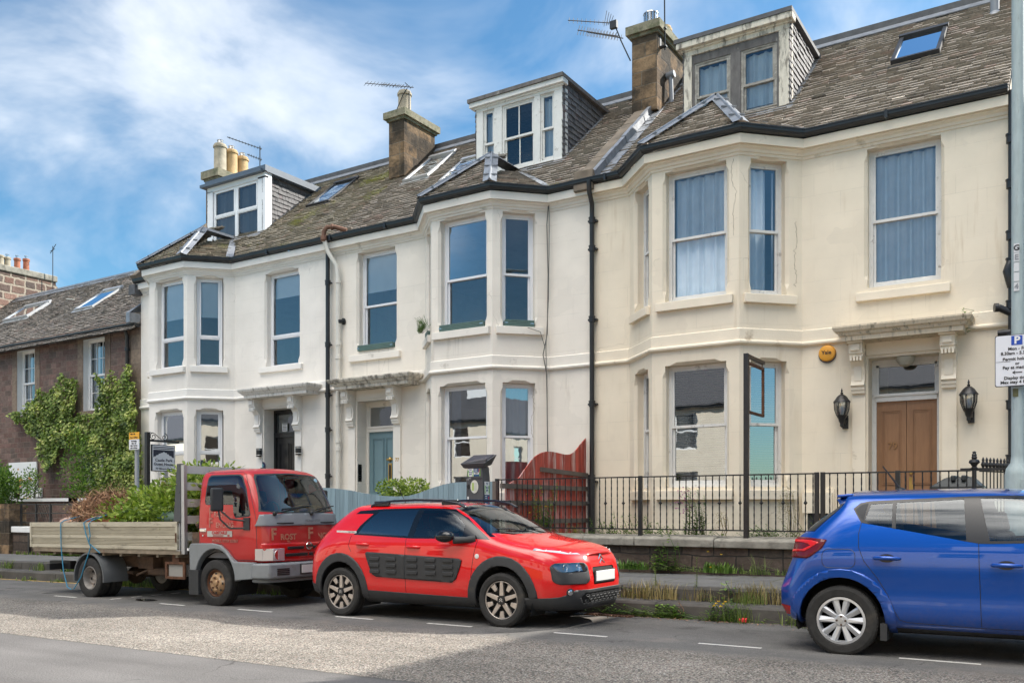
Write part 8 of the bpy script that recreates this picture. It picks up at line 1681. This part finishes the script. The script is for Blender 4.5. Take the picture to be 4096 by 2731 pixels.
aerial('plain upright mast clamped to the tallest chimney stack', [(-8.38, 19.95, 12.35), (-8.40, 19.95, 14.6)], lambda m: (m.box(-8.52, -8.34, 19.9, 20.0, 12.85, 12.88), m.box(-8.52, -8.34, 19.9, 20.0, 12.42, 12.45), m.box(-8.52, -8.49, 19.9, 20.0, 12.42, 12.88)))
aerial('small thin aerial above the rubble gable at far left', [(-39.2, 22.8, 11.2), (-39.2, 22.8, 13.2)], lambda m: (yagi(m, (-39.5, 22.9, 13.05), (-38.9, 22.7, 13.0), 4, .12, (1, 0, .1), .012), m.tube([(-39.4, 22.8, 12.9), (-38.95, 22.8, 13.25)], .014, 4)))
# ================= plants =================
def leaf(m, c, d, n, L, w, tone):
    s = d.cross(n)
    if s.length < 1e-4: return
    s.normalize(); m.add([c, c + d * L * .5 + s * w, c + d * L, c + d * L * .5 - s * w], [(0, 1, 2, 3)], tone)
def rv(r): return Vector((r.gauss(0, 1), r.gauss(0, 1), r.gauss(0, 1))).normalized()
def bush(m, c, rad, n, L, w, seed, lumps=7, up=.3):
    r = random.Random(seed); c = Vector(c); C_ = [c + Vector((r.uniform(-1, 1) * rad[0] * .6, r.uniform(-1, 1) * rad[1] * .6, r.uniform(-.6, .7) * rad[2])) for _ in range(lumps)]
    for i in range(n):
        q = C_[i % lumps]; v = rv(r); k = r.uniform(.55, 1.1); p = q + Vector((v.x * rad[0], v.y * rad[1], v.z * rad[2])) * .5 * k
        d = (v + Vector((0, 0, up)) + rv(r) * .5).normalized(); leaf(m, p, d, rv(r), L * r.uniform(.6, 1.3), w * r.uniform(.7, 1.2), min(1, max(0, r.gauss(.5, .24) + .15 * v.z)))
def stemplant(m, x, y, z, h, n, L, w, seed, lean=.1, t0=.5):
    r = random.Random(seed); p = Vector((x, y, z)); d = Vector((r.uniform(-lean, lean), r.uniform(-lean, lean), 1)); q = p + d * h; m.tube([p, (p + q) / 2 + Vector((lean * .3, 0, 0)), q], [.006, .005, .003], 4, tone=.3)
    for i in range(n):
        k = (i + .5) / n; a = i * 2.4; c = p + (q - p) * k; v = Vector((math.cos(a), math.sin(a), r.uniform(-.1, .6))); leaf(m, c, v.normalized(), Vector((0, 0, 1)), L * (1.15 - .7 * k) * r.uniform(.7, 1.2), w, min(1, max(0, r.gauss(t0, .2))))
def blades(m, x, y, z, rad, n, h, seed, w=.006, t0=.5, ry=None):
    r = random.Random(seed)
    for i in range(n):
        p = Vector((x + r.gauss(0, rad * .5), y + r.gauss(0, (ry or rad) * .5), z)); a = r.uniform(0, 6.28); hh = h * r.uniform(.4, 1.15); b = Vector((math.cos(a), math.sin(a), 0)); s = Vector((-b.y, b.x, 0)) * w
        m1 = p + Vector((0, 0, hh * .6)) + b * hh * .12; tip = p + Vector((0, 0, hh)) + b * hh * r.uniform(.2, .5); m.add([p - s, p + s, m1 + s * .8, m1 - s * .8, tip], [(0, 1, 2, 3), (3, 2, 4)], min(1, max(0, r.gauss(t0, .22))))
def plant(name, label, cat, m, mat, loc, group=None, stems=None):
    o = mk(name, m, mat); tag(o, label, cat, group); return o
# ivy over the cottage front: leaves scattered inside an outline on the wall
outline = [(-31.7, 4.55), (-31.2, 4.75), (-30.6, 4.72), (-30.2, 5.1), (-29.9, 5.0), (-29.6, 5.55), (-29.2, 5.05), (-28.9, 5.3), (-28.4, 5.5), (-28.1, 5.95), (-27.8, 5.6), (-27.5, 5.4), (-27.5, 4.45), (-27.0, 4.45), (-26.35, 4.5), (-26.2, 5.0), (-26.2, 5.7), (-25.8, 5.35), (-25.5, 5.7), (-25.1, 5.3), (-24.9, 5.85), (-24.6, 5.3), (-24.25, 5.2), (-24.2, 4.2), (-24.1, 3.2), (-24.0, 2.4), (-24.1, .9), (-26.9, .9), (-27.1, 2.4), (-27.4, 2.6), (-27.7, 3.4), (-28.4, 3.35), (-28.6, 2.9), (-29.2, 2.6), (-29.7, 3.0), (-29.8, 3.7), (-30.3, 3.9), (-30.7, 4.3), (-31.1, 4.2), (-31.3, 4.4)]
m = MB(); r = random.Random(12); k = 0
while k < 15000:
    x = r.uniform(-31.8, -23.95); z = r.uniform(.9, 6.1); wob = noise.noise(Vector((x * 1.5, z * 1.5, 0))) * .25
    if not inside((x + wob, z + wob * .7), outline): continue
    if -27.5 < x < -26.3 and 1.6 < z < 3.2 and r.random() < .45 + .35 * (x < -27.0): continue
    dep = .10 + .22 * max(0, noise.noise(Vector((x * 1.1, z * 1.1, 5))) + .5) + r.uniform(0, .1); y = 17 - dep; clump = noise.noise(Vector((x * 2.4, z * 2.4, 9)))
    d = Vector((r.uniform(-1, 1), r.uniform(-.7, -.1), r.uniform(-1, .2))).normalized(); nrm = Vector((r.uniform(-.4, .4), -1, r.uniform(-.1, .9))); leaf(m, Vector((x, y, z)), d, nrm, r.uniform(.07, .13), r.uniform(.03, .05), min(1, max(0, .5 + .55 * clump + r.gauss(0, .2)))); k += 1
plant('ivy', 'variegated yellow-green ivy spreading over the cottage wall', 'ivy', m, K['ivy'], None)
m = MB(); bush(m, (-26.7, 16.4, 2.5), (.7, .4, 1.3), 1500, .11, .025, 31, 10); plant('climbing_shrub', 'darker shrub hanging across the white cottage window among the ivy', 'shrub', m, K['leaf'], None)
rose = leafmat('apricot petals', (.55, .25, .08), (.70, .36, .14), (.75, .50, .28), .2)
def rosebush(c, rad, n, seed, lab):
    t = thing('rose_bush', lab, 'shrub', (c[0], c[1], .2)); m = MB(); bush(m, c, rad, n, .09, .026, seed, 12); mk('foliage', m, K['leaf'], t); m = MB(); r = random.Random(seed)
    for i in range(9): m.tube([(c[0] + r.uniform(-.1, .1), c[1], .1), (c[0] + r.uniform(-.4, .4), c[1], c[2] - rad[2] * .3), (c[0] + r.uniform(-1, 1) * rad[0], c[1], c[2] + r.uniform(0, .8) * rad[2])], [.02, .012, .005], 5)
    mk('stem', m, K['bark'], t); m = MB()
    for i in range(10):
        q = Vector(c) + Vector((r.uniform(-1, 1) * rad[0], -rad[1] * .8, r.uniform(-.6, .8) * rad[2]))
        for k in range(9): leaf(m, q, rv(r), rv(r), .05, .028, r.random())
    mk('flowers', m, rose, t)
rosebush((-30.9, 16.1, 2.1), (.75, .4, .9), 900, 41, 'loose rose bush with apricot blooms before the white cottage door'); rosebush((-29.2, 16.3, 2.1), (.55, .3, .7), 500, 42, 'smaller rose bush with few blooms on the wall right of the cottage door')
t = thing('garden_shrub', 'large leafy green shrub at the far left edge of the picture', 'shrub', (-27.4, 14.5, 0)); m = MB(); bush(m, (-28.0, 14.6, 1.5), (1.0, .7, 1.1), 2600, .13, .028, 43, 14); bush(m, (-27.2, 14.3, 2.0), (.5, .4, .5), 500, .12, .026, 44, 6); bush(m, (-26.9, 13.9, .5), (.5, .4, .5), 500, .11, .026, 45, 6); mk('foliage', m, K['leaf'], t); m = MB(); [m.tube([(-27.8 + .2 * i, 14.6, -.3), (-28.2 + .35 * i, 14.5, 1.7)], [.03, .01], 5) for i in range(5)]; mk('stem', m, K['bark'], t)
t = thing('round_shrub', 'bushy yellow-green shrub behind the blue-grey fence, under the blue-grey door', 'shrub', (-12.1, 14.9, .5)); m = MB(); bush(m, (-12.15, 14.9, 1.62), (.72, .45, .38), 2600, .07, .022, 46, 16); mk('foliage', m, K['leafy'], t); m = MB(); [m.tube([(-12.1, 14.9, .4), (-12.6 + .25 * i, 14.9, 1.7)], [.03, .008], 5) for i in range(5)]; mk('stem', m, K['bark'], t)
m = MB()
for i in range(26): stemplant(m, -12.82 + (i % 7) * .035 - (i // 7) * .03, 16.35 - (i % 7) * .06 - .12, 5.42, .24 + .05 * (i % 3), 22, .05, .007, i, .5, .35)
mk('conifer_plant', m, K['leaf'], tpl)
# weeds
pinkf = leafmat('pink petals', (.30, .05, .22), (.42, .10, .32), (.5, .2, .42), .2); yel = leafmat('yellow petals', (.65, .42, .02), (.75, .52, .03), (.8, .6, .05), .1)
t = thing('willowherb', 'tall willowherb with pink flowers behind the railing, under the cream bay', 'weed', (-5.6, 14.55, .85)); m = MB(); r = random.Random(3)
for i in range(20): stemplant(m, -5.66 + r.uniform(-.12, .3), 14.55 + r.uniform(-.1, .1), .82, .95 * (1 - .035 * i), 44, .10, .015, 50 + i, .08, .45)
mk('foliage', m, K['leaf'], t); m = MB()
for i in range(70): q = Vector((-5.72 + r.gauss(0, .09), 14.5 + r.uniform(-.1, .1), 1.62 + r.uniform(-.32, .14))); [leaf(m, q, rv(r), rv(r), .022, .010, r.random()) for _ in range(3)]
mk('flowers', m, pinkf, t)
def weed(lab, fn, mat='leaf', cat='weed', name='weed_clump', flowers=None, fm=None):
    m = MB(); fn(m); o = plant(name, lab, cat, m, K[mat], None)
    if 'truck' in lab and 'gutter' in lab: o['kind'] = 'stuff'; o.name = 'gutter_grass'
    if flowers:
        m = MB(); r = random.Random(len(lab))
        for (x, y, z) in flowers:
            for k in range(16): leaf(m, Vector((x, y, z)), Vector((r.uniform(-1, 1), r.uniform(-1, 1), r.uniform(-.1, .6))).normalized(), rv(r), .022, .007, r.random())
        mk('flower', m, fm or yel, o)
weed('leafy green weeds at the foot of the drainpipe, behind the railing', lambda m: [stemplant(m, -7.25 + .13 * (i % 9) - .35 * (i % 2), 14.7 + .05 * (i % 3), .8, .22 + .32 * ((i * 7) % 5) / 5 + (.25 if i == 3 else 0), 26, .13, .016, 80 + i, .2) for i in range(22)])
weed('low weeds behind the railing left of the cream bay window', lambda m: [stemplant(m, -6.55 + .06 * i, 14.5, .84, .18, 16, .10, .018, 110 + i, .3) for i in range(10)])
weed('pale dry seed heads on thin stalks near the gas meter', lambda m: (bush(m, (-4.02, 14.6, 1.4), (.16, .1, .32), 500, .022, .006, 120, 10), [stemplant(m, -4.02 + .03 * i, 14.6, .85, .8, 5, .05, .004, 130 + i, .12) for i in range(6)]), 'dry')
weed('small dry weed on the garden edge under the cream bay', lambda m: (bush(m, (-5.15, 14.62, 1.15), (.12, .1, .18), 260, .022, .006, 121, 8), [stemplant(m, -5.15 + .02 * i, 14.6, .85, .4, 4, .04, .004, 140 + i, .2) for i in range(5)]), 'dry')
weed('spreading green weed behind the tall sign post foot', lambda m: [stemplant(m, -4.62 + .05 * i, 14.5, .88, .16, 16, .13, .015, 150 + i, .5) for i in range(9)])
weed('thin stalky weeds by the railing near the gate', lambda m: [stemplant(m, -3.98 + .08 * i, 14.5, .88, .2 + .1 * (i % 3), 10, .09, .008, 170 + i, .3) for i in range(6)], 'grass')
weed('tall climbing weed with small yellow flowers against the red fence', lambda m: [stemplant(m, -8.75 + .05 * (i % 6), 14.5 + .05 * (i % 5), .8, .45 + .75 * ((i * 5) % 7) / 7, 30, .10, .020, 180 + i, .25, .55) for i in range(20)], flowers=[(-8.9 + .07 * i, 14.35, 1.5 + .2 * math.sin(i * 2.3)) for i in range(9)])
weed('bindweed with heart leaves climbing the wall under the railing', lambda m: [stemplant(m, -6.05 + .05 * i, 13.86, .36, .25 + .22 * (i % 3), 14, .09, .036, 210 + i, .3) for i in range(9)])
weed('dandelions with yellow heads at the foot of the wall', lambda m: [blades(m, -5.08 + .05 * i, 13.82, .36, .08, 16, .17, 220 + i, .014) for i in range(9)], flowers=[(-5.02, 13.7, .70), (-4.80, 13.7, .66), (-4.95, 13.62, .46)], name='dandelion')
weed('dock leaves at the wall foot nearest the red car', lambda m: [blades(m, -6.62 + .07 * i, 13.8, .36, .07, 12, .16, 240 + i, .018) for i in range(7)])
weed('long grass clump at the wall foot below the tall sign post', lambda m: blades(m, -4.25, 13.78, .36, .16, 26, .30, 260, .004, .5), 'grass')
weed('green weeds at the wall foot beside the blue car tail', lambda m: [stemplant(m, -3.72 + .05 * i, 13.8, .36, .2, 12, .09, .016, 262 + i, .3) for i in range(5)])
weed('pale dry grass on the lower kerb beside the red car nose', lambda m: (blades(m, -5.05, 11.56, .14, .3, 190, .27, 270, .004, .5), blades(m, -5.4, 11.58, .13, .2, 90, .22, 273, .004, .3)), 'dry')
weed('bright horseweed stem standing on the kerb, left one of two', lambda m: stemplant(m, -5.02, 11.62, .15, .42, 110, .06, .005, 281, .03, .7), 'grass', name='horseweed')
weed('tall horseweed stem standing on the kerb, right one of two', lambda m: stemplant(m, -4.42, 11.60, .15, .58, 150, .06, .005, 282, .03, .7), 'grass', name='horseweed')
weed('dry grass tuft in the kerb gap, middle of the bare stretch', lambda m: (blades(m, -4.25, 11.57, .15, .25, 80, .18, 290, .005, .4), blades(m, -4.75, 11.56, .15, .2, 120, .22, 291, .005, .6)), 'dry')
weed('broad-leaved sapling growing on the kerb before the dry grass', lambda m: (stemplant(m, -3.98, 11.5, .15, .28, 12, .15, .024, 300, .3, .75), stemplant(m, -3.85, 11.5, .15, .2, 8, .12, .02, 301, .5, .7)))
weed('big sheaf of dry straw-coloured grass on the kerb by the blue car', lambda m: (blades(m, -3.35, 11.56, .16, .5, 300, .30, 310, .004, .5, .14), blades(m, -3.7, 11.57, .16, .3, 110, .24, 312, .004, .35, .12), blades(m, -3.0, 11.6, .16, .25, 90, .24, 313, .004, .6, .1)), 'dry')
weed('green grass tuft hanging over the lower kerb', lambda m: (blades(m, -3.62, 11.08, -.04, .2, 120, .26, 320, .004, .5), blades(m, -3.6, 11.4, .16, .22, 90, .18, 321, .004, .6)), 'grass')
weed('ragwort with yellow flowers in the gutter', lambda m: [stemplant(m, -4.05 + .05 * i, 11.0, -.05, .24 + .03 * (i % 3), 20, .08, .013, 330 + i, .3) for i in range(9)], flowers=[(-3.92 + .03 * i, 10.92, .16 + .03 * (i % 3)) for i in range(6)], name='ragwort')
weed('low trailing weeds along the gutter beside the red car', lambda m: [stemplant(m, -5.55 + .075 * i, 11.04, -.06, .08 + .07 * (i % 4 == 1), 12, .07, .016, 350 + i, .8) for i in range(17)])
weed('leafy weed against the lower kerb, mid gutter', lambda m: [stemplant(m, -4.72 + .05 * i, 11.05, -.06, .18, 12, .09, .024, 370 + i, .4, .65) for i in range(6)])
weed('orange-brown withered weed against the lower kerb', lambda m: stemplant(m, -4.42, 11.06, -.05, .24, 24, .05, .008, 377, .2), 'twig')
weed('grass in the gutter under the blue car tail', lambda m: (blades(m, -2.7, 11.0, -.03, .3, 200, .2, 380, .006), blades(m, -2.2, 11.0, -.02, .3, 120, .16, 381, .006)), 'grass')
weed('bright grass in the gutter under the truck bed', lambda m: [blades(m, -16.5 + .35 * i, 11.1, -.2, .2, 90, .2, 390 + i, .008, .6) for i in range(6)], 'grass')
weed('weeds in the gutter between the truck wheels and the far kerb', lambda m: [blades(m, -13.6 + .4 * i, 11.1, -.17, .2, 60, .14, 400 + i, .008, .5) for i in range(5)], 'grass')
for i, (x, lab) in enumerate(((-21.6, 'first weed tuft from the left on the lower kerb'), (-20.2, 'second weed tuft from the left on the lower kerb'), (-19.1, 'third weed tuft from the left on the lower kerb, nearest the truck'))): weed(lab, lambda m: (blades(m, x, 11.5, -.05, .16, 60, .2, 410 + i, .008, .6), blades(m, x + .3, 11.05, -.24, .2, 40, .12, 415 + i, .008, .5)), 'grass')
weed('patch of bright leafy weeds at the wall foot behind the truck bed', lambda m: [stemplant(m, -23.6 + .1 * i, 13.7, .08, .2, 14, .14, .04, 420 + i, .6, .7) for i in range(13)])
weed('yellow-green grass growing in the roof gutter between dormer and skew', lambda m: (blades(m, -9.7, 16.80, 8.28, .3, 160, .17, 440, .007, .8, .06), blades(m, -9.25, 16.80, 8.28, .2, 80, .14, 441, .007, .5, .06)), 'dry')
weed('little fern on the right end of the brown door hood', lambda m: (stemplant(m, -1.60, 16.5, 4.6, .12, 12, .09, .014, 450, .5, .6), stemplant(m, -1.62, 16.9, 4.38, .08, 10, .08, .014, 451, .5, .6)), name='fern')
m = MB(); rr = random.Random(78)
for i in range(80): stemplant(m, rr.uniform(-9.0, -3.6), 14.5 + abs(rr.gauss(0, .2)), .82, rr.uniform(.08, .32), 12, .08, .016, 3000 + i, .5, rr.uniform(.3, .8))
o = mk('garden_weeds', m, K['leaf']); tag(o, 'scattered low green weeds along the garden edge behind the railing', 'weeds', kind='stuff')
m = MB()    # thin growth along the wall foot, kerb joints and garden edge
for i in range(90): x = -9.3 + i * .075; blades(m, x, 13.85, .36, .05, 5, .07 + .05 * math.sin(i * 1.7) ** 2, 500 + i, .008, .5); blades(m, x, 11.57, .13, .06, 4, .07, 600 + i, .006, .6); blades(m, x, 14.45, .9, .08, 3, .07, 700 + i, .007, .4)
rr = random.Random(77)
for i in range(110):
    x = rr.uniform(-7.4, -2.6); q = i % 3; stemplant(m, x, (13.84, 11.06, 11.58)[q] - abs(rr.gauss(0, .03)), (.36, -.05, .16)[q], rr.uniform(.05, .16), 9, .06, .014, 2000 + i, .8, rr.uniform(.3, .8))
for i in range(60): x = -25.5 + i * .12; blades(m, x, 13.75, .06 + .012 * (x + 25), .08, 6, .12, 800 + i, .012, .5)
o = mk('verge_growth', m, K['grass']); tag(o, 'thin grass and moss along the wall foot and kerb joints', 'grass', kind='stuff')
m = MB(); r = random.Random(6)
for i in range(420): x = -5.6 + r.random() * 4; y = 11.0 - abs(r.gauss(0, .13)); leaf(m, Vector((x, y, ground_z(x) + .008)), Vector((r.uniform(-1, 1), r.uniform(-1, 1), .15)).normalized(), Vector((0, 0, 1)), r.uniform(.01, .045), r.uniform(.004, .012), r.random())
o = mk('fallen_leaves', m, K['twig']); tag(o, 'brown leaf litter and bits lying in the gutter', 'litter', kind='stuff')
# ================= the truck's load =================
TX, TY, TZ = -14.685, 10.14, -.17
L2 = lambda x, y, z: (TX + x, TY + y, TZ + z + .012 * x)
m = MB()
for i, (x, y, z, a, b, c, n) in enumerate([(1.6, 0, 1.62, 1.0, .95, .62, 3600), (.9, .0, 1.55, 1.0, .95, .5, 2600), (.2, .2, 1.5, .8, .8, .42, 1500), (1.2, -.45, 1.45, 1.2, .5, .34, 1800), (2.0, -.1, 1.85, .5, .85, .42, 1300), (2.62, .1, 1.45, .12, .85, .6, 700), (.4, -.55, 1.38, .7, .3, .2, 600)]): bush(m, L2(x, y, z), (a, b, c), n, .10, .026, 900 + i, 18, .1)
o = mk('hedge_clippings', m, K['leafy']); tag(o, 'heap of fresh green hedge clippings on the truck bed', 'clippings', kind='stuff')
def tw(m, c, rad, n, seed, L=.3, w=.006):
    r = random.Random(seed); c = Vector(c)
    for i in range(n):
        v = rv(r); p = c + Vector((v.x * rad[0], v.y * rad[1], abs(v.z) * rad[2])) * r.uniform(.5, 1.); d = (rv(r) + Vector((0, 0, .2))).normalized() * L * r.uniform(.4, 1.2); q = p + d * .5 + rv(r) * L * .15; s = rv(r) * w; m.add([p - s, p + s, q + s * .8, q - s * .8, p + d], [(0, 1, 2, 3), (3, 2, 4)], r.random())
m = MB(); tw(m, L2(-.35, -.2, 1.36), (1.0, .65, .5), 4200, 1, .22, .010); tw(m, L2(-.9, 0, 1.3), (.65, .6, .6), 1400, 2, .35, .005); tw(m, L2(1.3, .1, 1.75), (.8, .6, .25), 500, 3, .3, .005)
m.sphere(L2(-.3, -.15, 1.3), .6, 14, 8, (1.4, .95, .65)); o = mk('root_pile', m, K['twig']); tag(o, 'pile of brown roots, twigs and soil at the back of the truck bed', 'roots', kind='stuff')
m = MB(); bush(m, L2(-.8, .2, 1.6), (.8, .7, .5), 1600, .05, .012, 950, 8); o = mk('brushwood', m, K['dry']); tag(o, 'dry olive brushwood behind the brown root pile', 'brushwood', kind='stuff')
m = MB(); m.obox(L2(-.62, -.62, 1.42), (.20, 0, -.18), (0, .02, 0), (.012, 0, .014)); tag(mk('timber_stake', m, flat('fresh timber', (.62, .42, .22), .7)), 'short pale timber stake leaning out of the truck load', 'timber')
m = MB(); m.sphere(L2(-1.3, -.35, 1.32), .3, 12, 8, (1.3, 1, .35)); tag(mk('stone_slab', m, pm('pinkish rubble', (.36, .25, .20), .95, var=.2, bump=.6), smooth=40), 'rounded pink-brown stone lump at the tail of the truck bed', 'stone')
m = MB(); m.tube([L2(-1.0 + .05 * k, -.5, 1.33 + .09 * math.sin(k * .6)) for k in range(8)], .03, 8); tag(mk('rubber_hose', m, K['black'], smooth=40), 'curved black rubber hose end among the roots', 'hose')
m = MB(); m.sphere(L2(1.95, -.62, 1.36), .3, 18, 10, (1.25, .7, .45)); o = mk('green_sack', m, pm('crumpled green sack', (.06, .10, .07), .6, var=.3, vs=8, bump=.9, bs=9), smooth=50); tag(o, 'crumpled dark green sack by the truck headboard', 'sack')
m = MB(); m.sphere(L2(1.72, -.5, 1.38), .26, 16, 8, (1.3, .8, .45)); tag(mk('blue_tarpaulin', m, pm('blue tarpaulin', (.04, .20, .34), .5, var=.3, vs=8, bump=.9, bs=8), smooth=50), 'fold of blue tarpaulin beneath the dark green sack', 'tarpaulin')
for i in range(4): m = MB(); m.obox(L2(-.35 + i * .22, -.68, 1.33 + .02 * (i % 2)), (.10, .02, .02 * (i - 1)), (0, .05, 0), (0, 0, .035)); tag(mk('brick', m, K['potred'], bevel=.006), f'{["first", "second", "third", "fourth"][i]} red brick from the tail in the row on top of the truck load edge', 'brick', 'bricks in the truck load')
rope = flat('blue rope', (.03, .20, .33), .6)
def rp(lab, pts, r=.010): m = MB(); m.tube([L2(*p) for p in pts], r, 7); tag(mk('blue_rope', m, rope, smooth=60), lab, 'rope')
rp('blue rope over the tail of the bed, tied down behind the rear wheel', [(.5, .2, 1.66), (-.2, -.2, 1.56), (-.7, -.7, 1.42), (-.85, -.90, 1.345), (-.86, -.95, 1.3), (-.85, -.95, .9), (-.83, -.95, .75), (-.76, -.96, .45), (-.62, -.97, .16), (-.5, -.97, .12)])
rp('blue rope over the middle of the bed, crossing the first rope at the wheel', [(1.0, .2, 1.85), (.6, -.2, 1.7), (.1, -.6, 1.5), (-.15, -.9, 1.345), (-.15, -.95, 1.3), (-.08, -.95, 1.1), (.06, -.95, .88), (-.08, -.96, .6), (-.2, -.97, .35), (-.42, -.97, .13)])
rp('doubled blue rope end hooked under the truck bed', [(1.1, .1, 1.86), (.5, -.4, 1.62), (.0, -.90, 1.345), (.0, -.95, 1.28), (.06, -.96, 1.08), (.02, -.96, .95), (.18, -.95, .86), (.30, -.93, .78)])
m = MB(); m.sphere(L2(4.12, .25, 1.50), .1, 16, 8, (.9, 3.6, .75)); tag(mk('fluffy_cushion', m, pm('orange plush', (.50, .25, .09), 1., var=.35, vs=30, bump=1., bs=60), smooth=60), 'long orange-brown plush roll lying behind the truck windscreen', 'cushion')
m = MB(); m.obox(L2(4.20, -.3, 1.42), (.05, .12, 0), (-.02, .02, .02), (.01, 0, .03)); tag(mk('paper_scraps', m, flat('paper scrap', (.6, .62, .35), .6)), 'yellow paper scraps on the truck dashboard', 'paper')
m = MB(); m.box(-5.75, -5.05, 10.86, 11.08, ground_z(-5.4) + .002, ground_z(-5.4) + .014); [m.box(-5.73 + .045 * i, -5.70 + .045 * i, 10.88, 11.06, ground_z(-5.4) + .014, ground_z(-5.4) + .022) for i in range(15)]; tag(mk('drain_grate', m, K['rust']), 'rusty drain grate in the gutter in front of the red car', 'drain')
m = MB(); m.obox((-3.55, 10.98, .0), (.03, 0, 0), (0, .02, .01), (0, 0, .015)); m.sphere((-3.6, 10.97, .0), .02, 8, 5); tag(mk('red_wrapper', m, flat('red litter', (.6, .03, .03), .5)), 'crumpled red wrapper in the gutter', 'litter')
